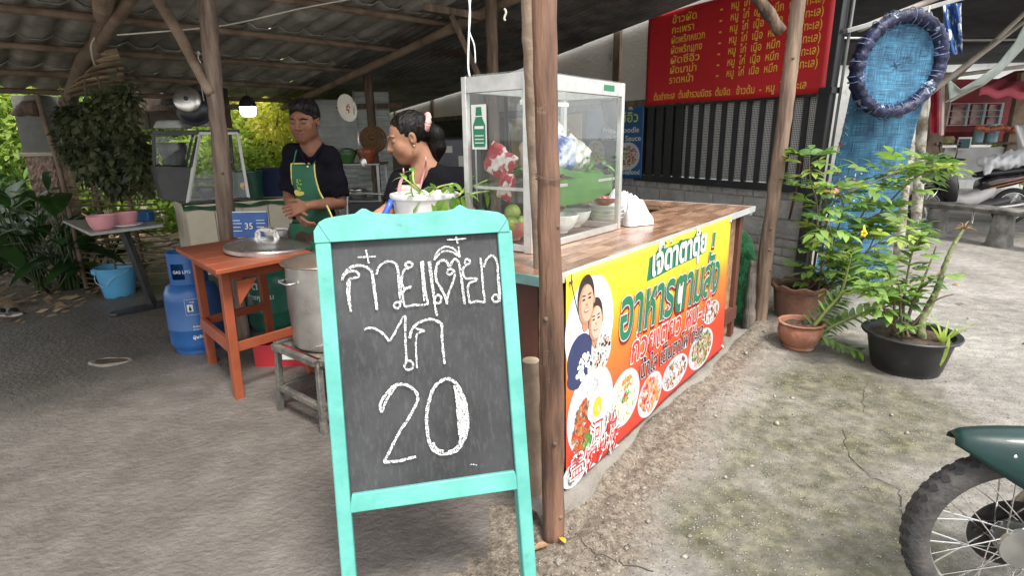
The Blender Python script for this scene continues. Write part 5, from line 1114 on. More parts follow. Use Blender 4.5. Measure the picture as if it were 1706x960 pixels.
# big lid, propped partly on the pot
lidc = (Zp(447, 409, .825)); lid = thing('stock_pot_cover', 'big round steel pot lid with two strap handles, resting on the orange table', 'pot lid', lidc)
Rl = Matrix.Rotation(.06, 3, 'Y')
mb = MB(); mb.lathe([(.245, -.02), (.25, -.022), (.25, .0), (.243, .008), (.2, .02), (.19, .02), (.14, .034), (.08, .042), (0, .045), (0, .043), (.19, .016), (.24, .003), (.245, -.02)], 48, R=Rl); part('disc', mb, M_steel, lid, smooth=True, ang=30)
for dy in (-.022, .022):
    mb = MB(); pts = [(-.06, dy, .04), (-.052, dy, .085), (-.03, dy, .1), (.03, dy, .1), (.052, dy, .085), (.06, dy, .035)]
    for p, q_ in zip(pts, pts[1:]): mb.bar(p, q_, .018, .004, (0, 1, 0))
    part('strap_handle', mb, M_chrome, lid)
tb1 = bowl('white bowl of dark food behind the pot lid on the orange table', Zp(463, 400, .80), .085, .07, M_cer)
mb = MB(); mb.lathe([(0, .05), (.05, .052), (.075, .058)], 20); o = part('food', mb, pm('dark_food', (.1, .05, .04), .5, var=.5, scale=60, bump=.6, bscale=80), tb1, smooth=True)
pc = thing('price_card', 'blue and white printed card stood up behind the left wooden post', 'card', Zp(418, 397, .80))
mb = MB(); mb.box((0, .02, .09), (.24, .012, .17), R=Matrix.Rotation(-.12, 3, 'X')); part('card', mb, pm('card_blue', (.02, .1, .33), .45, var=.15, scale=9), pc)
mb = MB(); mb.box((0, .029, .167), (.235, .008, .028), R=Matrix.Rotation(-.12, 3, 'X')); part('header', mb, PW, pc)
mb = MB(); V, F = text2d('35', .06, .01); print_on(mb, V, F, lambda x, y: (x-.03, .0005+.12*(y-.09)*1+.0, y+.065)); part('price', mb, PW, pc)
mb = MB()
for i in range(9): x0_ = -.11+(i % 3)*.075; z0_ = .03+(i//3)*.035
for x0_, z0_, l_ in ((-.11, .12, .05), (-.11, .1, .06), (-.11, .075, .05), (.05, .12, .055), (.05, .1, .06), (.05, .075, .05), (.05, .05, .06), (-.11, .05, .06)):
    mb.add([(x0_, (z-.09)*.12+.0005, z) if 0 else (x, (z-.09)*.12+.0003, z) for x, z in ((x0_, z0_), (x0_+l_, z0_), (x0_+l_, z0_+.005), (x0_, z0_+.005))], [(0, 1, 2, 3)])
part('small_print', mb, PW, pc, kind='stuff')
# ================================================================ STOCK POT on an iron stool
M_stool = pm('worn_iron', (.14, .135, .125), .55, metal=.5, var=.3, scale=10, dirt=(.27, .25, .2), dirt_scale=14, dirt_thr=(.5, .65), bump=.2, bscale=50)
sA, sB = Zp(468, 688), Zp(541, 728); sd_ = (sB-sA)[:2]; sl = np.linalg.norm(sd_); sd_ = sd_/sl; sn = np.array([-sd_[1], sd_[0]]); sh_ = .40
stool = thing('iron_stool', 'low worn iron stool carrying the big steel stock pot', 'stool', sA)
def sp_(a, b, z): p = sA[:2]+sd_*a+sn*b; return np.array([p[0], p[1], z])
ss = sl; ss2 = .42
for a, b, ax, bx_ in ((0, 0, .02, .02), (ss, 0, -.02, .02), (0, ss2, .02, -.02), (ss, ss2, -.02, -.02)):
    mb = MB(); mb.bar(sp_(a, b, 0), sp_(a+ax, b+bx_, sh_-.01), .03, .03, (*sd_, 0)); part('leg', mb, M_stool, stool, world=True, bevel=.003)
def srail(a0, b0, a1, b1, z, w_=.03, h=.03, nm='rail'): mb = MB(); mb.bar(sp_(a0, b0, z), sp_(a1, b1, z), w_, h); part(nm, mb, M_stool, stool, world=True, bevel=.002)
for z, e, nm in ((sh_-.008, .0, 'seat_frame'), (.15, .012, 'stretcher')):
    srail(e+.012, e, ss-e-.012, e, z, nm=nm); srail(e+.012, ss2-e, ss-e-.012, ss2-e, z, nm=nm); srail(e, e+.012, e, ss2-e-.012, z, nm=nm); srail(ss-e, e+.012, ss-e, ss2-e-.012, z, nm=nm)
for k in range(4): srail(.03, .07+k*.09, ss-.03, .07+k*.09, sh_-.004, .05, .008, 'slat')
pc_ = sp_(ss*.52, .23, sh_+.008); pr_ = .20; ph_ = hz(pc_[0], pc_[1], 433)-pc_[2]
pot = thing('stock_pot', 'big open stainless steel stock pot on the iron stool, partly behind the chalkboard', 'pot', pc_)
mb = MB(); mb.lathe([(0, .0), (pr_-.012, 0), (pr_, .012), (pr_+.003, ph_*.5), (pr_+.004, ph_-.03), (pr_+.004, ph_-.01), (pr_+.02, ph_-.004), (pr_+.023, ph_), (pr_+.02, ph_+.004), (pr_-.002, ph_-.002), (pr_-.003, .02), (0, .018)], 56, wav=lambda r, z, a, i: (r+(.0022*math.sin(a*5+z*17)+.0016*math.sin(a*11-z*23) if 2 <= i <= 4 else 0), z)); part('body', mb, M_steel, pot, smooth=True, ang=35)
mb = MB(); mb.lathe([(0, ph_-.07), (pr_-.003, ph_-.07)], 40); part('broth', mb, pm('broth', (.16, .1, .05), .15, var=.2), pot, smooth=True)
for an in (-2.35, .8):
    mb = MB(); c_, s_ = math.cos(an), math.sin(an); P = [Vector((c_*(pr_+o_)-s_*t, s_*(pr_+o_)+c_*t, ph_*.82)) for o_, t in ((.0, -.06), (.035, -.05), (.04, 0), (.035, .05), (.0, .06))]; mb.tube(smooth_pts(P, 3), .006, 8); part('handle', mb, M_chrome, pot, smooth=True)
mb = MB(); P = [Vector((math.cos(a)*(pr_+.002), math.sin(a)*(pr_+.002), .03+.018*math.cos((a+1.35)*4))) for a in np.linspace(-1.7, -1.0, 8)]; mb.tube(P, .005, 6); part('lower_handle', mb, M_chrome, pot, smooth=True)
# ================================================================ GAS CYLINDERS
def cyl_lpg(label, loc, mat, r, h, rz=0, group='gas cylinders under the table'):
    root = thing('gas_cylinder', label, 'gas cylinder', loc, rz, group); hs = h*.72
    mb = MB(); prof = [(0, .03), (r*.75, .03)]+[(r*(1-.25*math.cos(t)**3) if 0 else r*math.sin(PI/2*min(1, .72+t*.28)), .03+.05*t) for t in np.linspace(0, 1, 5)]+[(r*1.0, hs*.33), (r*1.012, hs*.34), (r*1.012, hs*.36), (r, hs*.37), (r, hs*.74), (r*.97, hs*.84), (r*.86, hs*.93), (r*.62, hs*.985), (r*.3, hs), (0, hs)]; mb.lathe(prof, 40); part('tank', mb, mat, root, smooth=True, ang=50)
    mb = MB(); rc = r*.68; n = 40; vs = []
    z0, z1 = hs*.93, h
    zs = [z0, z0+(z1-z0)*.25, z0+(z1-z0)*.72, z1]
    def hole(k): a = (k/n) % .5; return .16 < a < .30
    for rad in (rc, rc-.004):
        for z in zs:
            for k in range(n): a = 2*PI*k/n; vs.append((rad*math.cos(a), rad*math.sin(a), z))
    fs = []
    for i in range(3):
        for k in range(n):
            if i == 1 and hole(k): continue
            k2 = (k+1) % n; fs.append((i*n+k, i*n+k2, (i+1)*n+k2, (i+1)*n+k)); fs.append(tuple(4*n+q for q in ((i+1)*n+k, (i+1)*n+k2, i*n+k2, i*n+k)))
    for k in range(n): k2 = (k+1) % n; fs.append((3*n+k, 3*n+k2, 7*n+k2, 7*n+k))
    mb.add(vs, fs); mb.tube([(rc*math.cos(a), rc*math.sin(a), h) for a in np.linspace(0, 2*PI, 33)], .006, 6, cap=False); part('collar', mb, mat, root, smooth=True, ang=40)
    mb = MB(); mb.lathe([(r*.8, .0), (r*.84, .0), (r*.84, .06), (r*.8, .06), (r*.8, .0)], 36); mb.tube([(r*.82*math.cos(a), r*.82*math.sin(a), .006) for a in np.linspace(0, 2*PI, 33)], .007, 6, cap=False); part('foot_ring', mb, mat, root, smooth=True, ang=40)
    mb = MB(); mb.lathe([(0, hs), (.02, hs), (.02, hs+.04), (.012, hs+.05), (.012, hs+.08), (0, hs+.08)], 14); mb.box((.03, 0, hs+.045), (.05, .022, .022)); part('valve', mb, pm('brass', (.45, .3, .1), .35, metal=.9), root, smooth=True, ang=40)
    return root
def wrap_print(root, r, items, mat, name='tank_print'):
    for s, a0, z, size in items:
        mb = MB(); V, F = text2d(s, size, .02); print_on(mb, V, F, lambda x, y: ((r+.0012)*math.cos(a0+x/r), (r+.0012)*math.sin(a0+x/r), y), 0, z); part(name, mb, mat, root, kind='stuff')
M_lpgb = pm('gas_blue', (.02, .10, .30), .35, var=.12, scale=4, bump=.05, bscale=30, dirt=(.12, .14, .18), dirt_scale=12, dirt_thr=(.62, .72)); M_lpgg = pm('gas_green', (.02, .13, .085), .4, var=.15, scale=4, dirt=(.1, .11, .09), dirt_scale=9, dirt_thr=(.6, .75))
lb = np.array([-2.25, 3.87, .016]); l1 = cyl_lpg('bright blue gas cylinder standing nearest, left of the orange table', lb, M_lpgb, .175, .70, 0)
mb = MB(); rr_ = .1765
def wp_(a, z, rr_=.177): return (rr_*math.cos(a), rr_*math.sin(a), z)
def wrect(mb, a0, a1, z0, z1, rr_=.177, n=5, mi=0): mb.grid(lambda u, v: wp_(a0+(a1-a0)*u, z0+(z1-z0)*v, rr_), n, 1, mi)
P_lb = pm('print_pale', (.5, .55, .6), .5)
for z0, z1, a0, a1 in ((.4, .402, -1.35, -.8), (.29, .292, -1.35, -.8)): wrect(mb, a0, a1, z0, z1)
for a in (-1.35, -.8): wrect(mb, a, a+.01, .29, .4)
part('label_frame', mb, P_lb, l1, kind='stuff'); mb = MB(); wrect(mb, -1.28, -1.08, .315, .365); part('hazard_label', mb, PW, l1)
mb = MB(); mb.add([wp_(-1.18+dx, z, .1785) for dx, z in ((-.05, .33), (-.03, .345), (0, .36), (.02, .345), (.05, .335), (.04, .322), (-.03, .32))], [tuple(range(7))]); part('flame_mark', mb, PK, l1)
wrap_print(l1, .1755, [('กาซ', -1.18, .375, .018), ('ใช้แล้วปิดวาล์ว', -1.18, .2, .016), ('อันตราย', -1.18, .18, .014), ('ผู้ผลิต', -1.25, .12, .03)], PW); wrap_print(l1, .119, [('GAS LPG', -1.9, .57, .03)], P_lb)
l2 = cyl_lpg('darker blue gas cylinder standing behind the bright blue one, under the table', np.array([-2.14, 4.42, .016]), pm('gas_navy', (.012, .055, .17), .4, var=.2, scale=4), .175, .66, 1)
lg = Zp(440, 560)+[0, .2, 0]; l3 = cyl_lpg('green gas cylinder with white lettering under the orange table', lg, M_lpgg, .175, .66, 0)
wrap_print(l3, .1755, [('ปตท.', -2.25, .36, .09), ('ก๊าซหุงต้ม', -2.25, .28, .055)], PW)
mb = MB(); mb.lathe([(0, 0), (.03, 0)], 16, R=Matrix.Rotation(-PI/2, 3, 'X')); 
rc_ = Zp(490, 600); rcr = thing('red_crate', 'red plastic crate on the floor behind the iron stool', 'crate', rc_)
M_redp = pm('red_plastic', (.4, .02, .03), .4, var=.1)
for k, (c_, s_) in enumerate((((0, -.14, .08), (.4, .012, .16)), ((0, .14, .08), (.4, .012, .16)), ((-.2, 0, .08), (.012, .268, .16)), ((.2, 0, .08), (.012, .268, .16)))): mb = MB(); mb.box(c_, s_); part('side', mb, M_redp, rcr, bevel=.003)
mb = MB(); mb.box((0, 0, .008), (.386, .266, .012)); part('base', mb, M_redp, rcr)
mb = MB(); mb.box((0, -.149, .08), (.12, .004, .035)); part('white_mark', mb, PW, rcr)
# ================================================================ side table with pink bowls, blue bucket, sandal
pt0 = Zp(150, 388, .75); q0 = Zp(272, 372, .75); ptc = Zp(215, 372, .75)
ptab = thing('grey_side_table', 'small grey-topped table on one dark steel column, two pink bowls on it', 'table', (ptc[0], ptc[1], 0))
A_ = [Zp(150, 389, .75), Zp(272, 374, .75), Zp(222, 362, .75), Zp(104, 367, .75)]
mb = MB(); P = [a-[0, 0, 0] for a in A_]+[a-[0, 0, .022] for a in A_]; mb.add(P, [(0, 1, 2, 3), (7, 6, 5, 4), (4, 5, 1, 0), (5, 6, 2, 1), (6, 7, 3, 2), (7, 4, 0, 3)]); part('table_top', mb, pm('grey_laminate', (.36, .35, .33), .4, var=.08), ptab, world=True, bevel=.003)
cb_ = Zp(255, 507, .06); ct_ = np.array([cb_[0]-.12, cb_[1]-.02, .72]); mb = MB(); mb.bar(Zp(240, 388, .7) if 0 else ct_, cb_, .075, .04, (1, 0, 0)); part('column', mb, M_dkmetal, ptab, world=True, bevel=.004)
fe = Zp(192, 524, .035); mb = MB(); mb.bar(np.array([cb_[0], cb_[1], .05]), fe, .07, .045); part('foot', mb, M_dkmetal, ptab, world=True, bevel=.004)
mb = MB(); mb.lathe([(0, -.03), (.03, -.03), (.03, .03), (0, .03)], 12, (fe[0], fe[1], .03), R=Matrix.Rotation(PI/2, 3, 'Y')); part('caster', mb, M_black, ptab, world=True, smooth=True, ang=40)
mb = MB(); mb.bar(np.array([cb_[0], cb_[1], .05]), np.array([cb_[0]+.2, cb_[1]+.35, .035]), .07, .045); part('foot', mb, M_dkmetal, ptab, world=True)
M_pink = pm('pink_plastic', (.62, .28, .3), .35, var=.05)
def pbowl(label, px, py, r, h):
    c_ = Zp(px, py, .752); root = thing('pink_bowl', label, 'bowl', c_, group='pink bowls on the grey side table'); mb = MB(); mb.lathe([(0, 0), (r*.62, 0), (r*.68, .006), (r*.86, h*.35), (r*.97, h*.75), (r, h), (r-.004, h), (r*.93, h*.75), (r*.8, h*.3), (r*.6, .012), (0, .01)], 30); part('shell', mb, M_pink, root, smooth=True, ang=50); mb = MB(); mb.lathe([(0, h*.7), (r*.92, h*.7)], 24); part('contents', mb, pm('rosy_mix', (.4, .18, .12), .5, var=.4, scale=40), root); return root
pbw = pbowl('nearer pink bowl on the grey side table, spoon handle sticking out', 172, 382, .105, .115); mb = MB(); mb.tube([(-.03, 0, .06), (-.13, -.03, .14)], .006, 6); part('spoon_handle', mb, M_pink, pbw, smooth=True)
plate('white saucer under the right pink bowl on the grey side table', Zp(212, 377, .752), .12); pbowl('right-hand pink bowl standing in a white saucer', 211, 374, .1, .105)
mb = MB(); mb.lathe([(0, 0), (.035, 0), (.036, .1), (.03, .1), (.03, .01), (0, .01)], 16); gj = solo('glass_jar', mb, pm('jar_glass', (.5, .42, .25), .1, alpha=.5, var=.3, scale=20), 'small glass jar at the back of the grey side table', 'jar', Zp(183, 367, .752), world=False, smooth=True)
tr_ = thing('blue_tray', 'blue plastic box behind the pink bowls on the side table', 'box', Zp(243, 368, .752)); mb = MB(); mb.box((0, 0, .045), (.12, .1, .09)); part('box', mb, pm('blue_box', (.02, .12, .32), .4), tr_, bevel=.01)
bc = Zp(187, 498)+[0, .12, 0]; bbk = thing('blue_bucket', 'light blue plastic bucket with a wire handle on the floor by the big plant', 'bucket', bc)
mb = MB(); mb.lathe([(0, 0), (.125, 0), (.13, .008), (.17, .27), (.176, .275), (.178, .292), (.17, .295), (.163, .28), (.125, .015), (0, .012)], 36); part('pail', mb, pm('light_blue_plastic', (.1, .36, .6), .35, var=.06, dirt=(.2, .35, .48), dirt_scale=8, dirt_thr=(.6, .75)), bbk, smooth=True, ang=40)
mb = MB(); mb.tube(smooth_pts([Vector((-.175, -.03, .27)), Vector((-.12, -.13, .17)), Vector((.0, -.165, .13)), Vector((.06, -.17, .2)), Vector((.17, -.05, .27))], 4), .004, 6); part('wire_handle', mb, pm('pale_wire', (.3, .42, .5), .5), bbk, smooth=True)
mb = MB(); mb.box((-.165, -.06, .25), (.05, .03, .05)); part('handle_lug', mb, pm('light_blue_plastic', (.1, .36, .6)), bbk, bevel=.005)
mb = MB(); mb.tube([(.0, 0, .2), (.02, -.02, .3), (.0, .0, .36)], .01, 6); part('stick', mb, M_barkd, bbk, smooth=True)
sn_ = Zp(12, 528); snd = thing('sandal', 'dark strapped sandal with a pale sole at the left edge of the floor', 'sandal', sn_, .1)
def sole(t): return .04+.012*math.sin(t*PI)
mb = MB(); O = []; 
for i in range(20): a = 2*PI*i/20; O.append((.13*math.cos(a), (.045+.008*math.cos(a))*math.sin(a)))
mb.prism(O, (0, 0, .006), (1, 0, 0), (0, 1, 0), (0, 0, 1), .022); part('sole', mb, pm('pale_sole', (.4, .38, .35), .7), snd, bevel=.004)
for x0_ in (-.05, .05):
    mb = MB(); mb.grid(lambda a, b, x0_=x0_: (x0_+.045*(b-.5), .05*math.cos(PI*a), .028+.05*math.sin(PI*a)), 10, 2); o = part('strap', mb, M_black, snd, smooth=True); o.modifiers.new('t', 'SOLIDIFY').thickness = .004
# ================================================================ green mesh bag beside the counter
gb = Zp(1236, 541); q = SDF(gb-[.3, .3, .02], gb+[.35, .4, .9], .012); G = lambda x, y, z: gb+np.array([x, y, z])
q.cap(G(.02, .12, .1), G(.05, .15, .42), .13, .12, .05, fl=(1, .9, 1)); q.cap(G(.03, .14, .4), G(-.01, .13, .68), .11, .05, .05); q.cap(G(.06, .14, .42), G(.16, .14, .4), .06, .04, .05); q.cap(G(-.06, .1, .05), G(.1, .1, .04), .06, .05, .04); q.noise(.01, 22, 4); q.cut((0, 0, gb[2]+.012), (0, 0, -1))
obj_sdf('green_mesh_bag', q, pm('green_mesh', (.012, .17, .055), .55, var=.35, scale=26, col2=(.06, .36, .13), bump=.9, bscale=130, stretch=(1, 1, .6)), label='bulging green mesh bag leaning beside the counter end', cat='bag', loc=gb)
lg2 = thing('old_log', 'weathered grey log leaning between the green bag and the wooden post', 'log', Zp(1247, 552)); z_ = Zp(1247, 552); mb = MB(); pole(mb, z_, Yp(1258, 434, z_[1]+.05), .05, .042, seed=9, n=12); part('trunk', mb, pm('grey_wood', (.16, .14, .12), .85, var=.35, scale=5, stretch=(3, 3, .4), bump=.6), lg2, world=True, smooth=True)
# ================================================================ PEOPLE
def skin_mat(name, c1, c2): return pm(name, c1, .6, col2=c2, scale=9, sub=.15, spec=.22, bump=.04, bscale=120, thr=(.3, .7))
M_skm = skin_mat('skin_man', (.165, .075, .045), (.25, .12, .073)); M_skw = skin_mat('skin_woman', (.3, .15, .092), (.4, .215, .14))
M_hair = pm('black_hair', (.006, .005, .0045), .42, var=.4, scale=30, stretch=(1, 1, .2), bump=.6, bscale=90, spec=.22)
def rotm(yaw, pitch, roll=0):
    """head frame: x to the person's left... columns are the head's x (image right), y (back), z (up) axes"""
    return (Matrix.Rotation(yaw, 3, 'Z') @ Matrix.Rotation(pitch, 3, 'X') @ Matrix.Rotation(roll, 3, 'Y'))
def head(q, c, R, S=1., fem=False, closed=True):
    """adds a head at centre c. Local frame: face looks towards -y, z up, unit = metres at S=1 (head 0.235 tall)."""
    Rn = np.array(R); L_ = lambda x, y, z: np.array(c)+Rn@(np.array([x, y, z])*S); r3 = lambda a: np.array(a)*S
    q.ell(L_(0, .014, .035), r3([.076, .094, .083]), Rn, k=.01*S)                       # cranium
    q.ell(L_(0, -.028, -.022), r3([.062, .058, .085]), Rn, k=.03*S)                       # face
    q.ell(L_(0, -.052, -.078), r3([.034, .034, .03]), Rn, k=.025*S)                       # chin
    for sx in (-1, 1):
        q.ell(L_(sx*.042, -.02, -.052), r3([.024, .04, .032]), Rn, k=.025*S)              # jaw corner
        q.ell(L_(sx*.041, -.06, -.014), r3([.022, .016, .02]), Rn, k=.026*S)             # cheekbone
        q.ell(L_(sx*.031, -.092, .018), r3([.0155, .0105, .010]), Rn, k=.011*S, op='sub')  # eye socket
        q.ell(L_(sx*.031, -.0765, .0165), r3([.0145, .012, .0105]), Rn, k=.004*S)         # lid over the eyeball
        q.cap(L_(sx*.014, -.0895, .036), L_(sx*.05, -.076, .037), .0065*S, .005*S, .010*S)   # brow
        q.ell(L_(sx*.079, .006, .004), r3([.009, .017, .029]), Rn, k=.006*S)              # ear
        q.ell(L_(sx*.084, -.002, .006), r3([.006, .009, .016]), Rn, k=.004*S, op='sub')
        q.ell(L_(sx*.012, -.096, -.0225), r3([.0085, .010, .0075]), Rn, k=.009*S)         # nostril wing
    q.cap(L_(0, -.086, .022), L_(0, -.107, -.018), .0075*S, .0105*S, .010*S)              # nose
    q.ell(L_(0, -.084, -.044), r3([.022, .012, .0065]), Rn, k=.006*S)                     # upper lip
    q.ell(L_(0, -.081, -.0565), r3([.019, .012, .0065]), Rn, k=.006*S)                    # lower lip
    q.cap(L_(0, -.0955, -.0495), L_(.024, -.089, -.0535), .0022*S, .0018*S, .003*S, op='sub'); q.cap(L_(0, -.0955, -.0495), L_(-.024, -.089, -.0535), .0022*S, .0018*S, .003*S, op='sub')
    return L_
def decal(name, q, L_, Rn, pts, wd, mat, parent, off=.0012, taper=True):
    """thin strip lying on the face; pts in head-local x,z; finds the skin from the front"""
    Rn = np.array(Rn); fwd = Rn@np.array([0, 1., 0]); P = []
    for x, z in pts: P.append(q.hit(L_(x, -.135, z), fwd, .14)-fwd*off)
    mb = MB(); n = len(P); vs = []
    up = Rn@np.array([0, 0, 1.])
    for i, p in enumerate(P):
        t = P[min(i+1, n-1)]-P[max(i-1, 0)]; s_ = np.cross(t, fwd); s_ /= np.linalg.norm(s_)+1e-9; w_ = wd*(math.sin(PI*(i+.35)/(n-.3)) if taper else 1)/2
        vs += [p+s_*w_-fwd*.0003, p-fwd*.0012, p-s_*w_-fwd*.0003]
    mb.add(vs, [f for i in range(n-1) for f in ((3*i, 3*i+1, 3*i+4, 3*i+3), (3*i+1, 3*i+2, 3*i+5, 3*i+4))]); return part(name, mb, mat, parent, world=True, smooth=True)
def hand(q, w_, d, side, n_, curl, S=1., spread=.12):
    """palm from wrist w_ along direction d; n_ = palm normal (towards palm side); side = direction towards the thumb"""
    d = np.array(d, float); d /= np.linalg.norm(d); n_ = np.array(n_, float); n_ -= d*(n_@d); n_ /= np.linalg.norm(n_); s_ = np.array(side, float); s_ -= d*(s_@d); s_ -= n_*(s_@n_); s_ /= np.linalg.norm(s_)
    for k in (-.027, -.009, .009, .027): q.cap(w_+s_*k*.6*S+d*.01*S, w_+s_*k*S+d*.08*S, .0135*S, .0115*S, .008*S)
    for i, (k, ln_) in enumerate(((.03, .072), (.0105, .08), (-.0095, .075), (-.029, .06))):
        p = w_+s_*k*S+d*.082*S; dd_ = d+s_*spread*(k/.03)*.5
        for j, (fr, r0, r1) in enumerate(((.45, .0095, .0085), (.32, .0085, .0078), (.23, .0078, .0065))):
            a = curl*(.5+j*.9)+.06*i; v = dd_*math.cos(a)+n_*math.sin(a); e = p+v*ln_*fr*S; q.cap(p, e, r0*S, r1*S, .0025*S); p = e
    p = w_+s_*.022*S+d*.02*S; v = s_*.75+d*.6+n_*.25; v /= np.linalg.norm(v); e = p+v*.038*S; q.cap(p, e, .0135*S, .011*S, .008*S); v2 = s_*.25+d*.9+n_*.3; v2 /= np.linalg.norm(v2); e2 = e+v2*.03*S; q.cap(e, e2, .0105*S, .009*S, .003*S); q.cap(e2, e2+v2*.018*S, .009*S, .007*S, .002*S)
# ---------------------------------------------------------------- the man
my = 3.64
def mp_(px, py, dy=0.): return Yp(px, py, my+dy)
hc = mp_(508, 204); Rm = rotm(-.13, .17, .03); S_ = 1.06
mroot = thing('person', 'man in dark polo shirt and green apron, hands clasped, looking down', 'person', (hc[0], my, 0))
q = SDF((hc[0]-.34, my-.36, .78), (hc[0]+.36, my+.22, 1.75), .0045)
Lm = head(q, hc, Rm, S_)
nb_ = mp_(522, 249, .04); q.cap(Lm(0, .02, -.05), nb_, .056, .064, .025); q.cap(Lm(-.0, -.02, -.07), nb_+[0, -.02, 0], .035, .05, .02)
sL = mp_(487, 256, .03); sR = mp_(550, 259, .05)         # shoulders, image left / right
ch_ = mp_(520, 300, .05); wa = mp_(521, 360, .06)
q.cap(nb_, sL+[.03, 0, -.01], .05, .045, .04); q.cap(nb_, sR-[.03, 0, .01], .05, .045, .04); q.ell(ch_, (.13, .085, .14), k=.05); q.ell(wa, (.12, .08, .13), k=.05)
eL = mp_(482, 330, .04); eR = mp_(567, 338, .04); wL = mp_(492, 352, -.14); wR = mp_(512, 343, -.17)
q.path([sL, sL*.45+eL*.55+[-.005, 0, 0], eL], [.05, .044, .036], .02); q.path([eL, eL*.6+wL*.4, wL], [.036, .037, .026], .012)
q.path([sR, sR*.45+eR*.55+[.01, 0, 0], eR], [.052, .046, .038], .02); q.path([eR, eR*.6+wR*.4+[0, 0, .0], wR], [.038, .039, .027], .012)
hand(q, wR, mp_(487, 350, -.2)-wR, (0, -.2, 1), (0, 1, -.25), .5, 1.02)
hand(q, wL+[0, .0, 0], mp_(507, 372, -.17)-wL, (0, -.9, .5), (.6, .6, .4), .55, 1.0)
obj_sdf('body', q, M_skm, mroot, relax=1)
# face details
lipm = pm('lip_man', (.2, .07, .055), .45); browm = M_hair
for sx in (-1, 1):
    decal('eyebrow', q, Lm, Rm, [(sx*.011, .028), (sx*.022, .033), (sx*.034, .0345), (sx*.046, .032), (sx*.054, .026)], .0095*S_, browm, mroot)
    decal('eyelashes', q, Lm, Rm, [(sx*.016, .0115), (sx*.024, .0075), (sx*.032, .0065), (sx*.040, .008), (sx*.047, .0125)], .0052*S_, browm, mroot)
decal('lip', q, Lm, Rm, [(-.027, -.0545), (-.014, -.047), (0, -.0455), (.014, -.047), (.027, -.0545)], .008*S_, lipm, mroot); decal('lip', q, Lm, Rm, [(-.022, -.0575), (-.01, -.0595), (0, -.060), (.01, -.0595), (.022, -.0575)], .009*S_, lipm, mroot)
decal('mouth_line', q, Lm, Rm, [(-.029, -.0565), (-.012, -.0525), (0, -.052), (.012, -.0525), (.029, -.0565)], .0036*S_, pm('mouth_dark', (.06, .02, .015), .6), mroot, off=.0018)
hq = SDF(hc-.17, hc+np.array([.17, .17, .2]), .0045); Rn = np.array(Rm)
hq.ell(Lm(0, .018, .044), np.array([.083, .099, .09])*S_, Rn, k=.0); hq.ell(Lm(0, -.03, .088), np.array([.062, .062, .045])*S_, Rn, k=.02); hq.noise(.0022, 90, 3)
hq.ell(Lm(0, -.098, -.002), np.array([.072, .078, .08])*S_, Rn, k=.004, op='sub')
for sx in (-1, 1): hq.ell(Lm(sx*.085, -.004, -.012), np.array([.02, .03, .038])*S_, Rn, k=.004, op='sub'); hq.ell(Lm(sx*.06, -.085, .01), np.array([.03, .055, .05])*S_, Rn, k=.004, op='sub')
hq.cut(Lm(0, 0, -.032), Rn@np.array([0, -.45, -.9])); obj_sdf('hair', hq, M_hair, mroot)
# polo shirt
M_polo = pm('dark_polo', (.005, .005, .009), .9, var=.3, scale=8, bump=.35, bscale=14, spec=.12)
c_ = SDF((hc[0]-.32, my-.2, .5), (hc[0]+.34, my+.28, 1.55), .008)
c_.cap(nb_+[0, 0, -.01], sL+[.02, 0, -.005], .062, .058, .04); c_.cap(nb_+[0, 0, -.01], sR+[-.02, 0, -.005], .062, .058, .04); c_.ell(ch_, (.15, .105, .16), k=.06); c_.ell(wa, (.142, .1, .17), k=.06); c_.ell(wa-[0, 0, .25], (.145, .1, .2), k=.05)
sl = sL*.28+eL*.72+[-.004, 0, 0]; sr = sR*.25+eR*.75+[.006, 0, 0]
c_.path([sL, sl], [.062, .064], .03); c_.path([sR, sr], [.064, .068], .03)
c_.cap(eL*1.1-sL*.1, eL*.93+sL*.07, .06, .06, .004, 'sub'); c_.cap(eR*1.1-sR*.1, eR*.93+sR*.07, .06, .06, .004, 'sub')
c_.cap(nb_+[0, -.05, .08], nb_+[-.004, -.1, -.085], .05, .014, .004, 'sub'); c_.cap(nb_+[0, .02, .02], nb_+[0, .03, .2], .058, .06, .004, 'sub')
c_.noise(.003, 20, 5); c_.cut((0, 0, .72), (0, 0, -1)); obj_sdf('polo_shirt', c_, M_polo, mroot)
mb = MB()
for s_ in (-1, 1): P = [nb_+[s_*.015-.005, -.088, -.075], nb_+[s_*.05, -.07, -.02], nb_+[s_*.062, -.02, .02], nb_+[s_*.045, .05, .035]]; vs = []; n = len(P)
for s_ in (-1, 1):
    P = smooth_pts([nb_+[s_*.012-.005, -.094, -.085], nb_+[s_*.05, -.078, -.02], nb_+[s_*.066, -.02, .018], nb_+[s_*.045, .055, .03]], 4); mb.tube(P, [.012, .016, .019, .02, .02, .02, .02, .02, .02, .019, .018, .017, .016][:len(P)], 6, sq=.45)
part('collar', mb, M_polo, mroot, world=True, smooth=True)
mb = MB(); mb.ell(nb_+[-.012, -.1, -.1], (.006, .004, .006), 8, 6); part('button', mb, M_white, mroot, world=True)
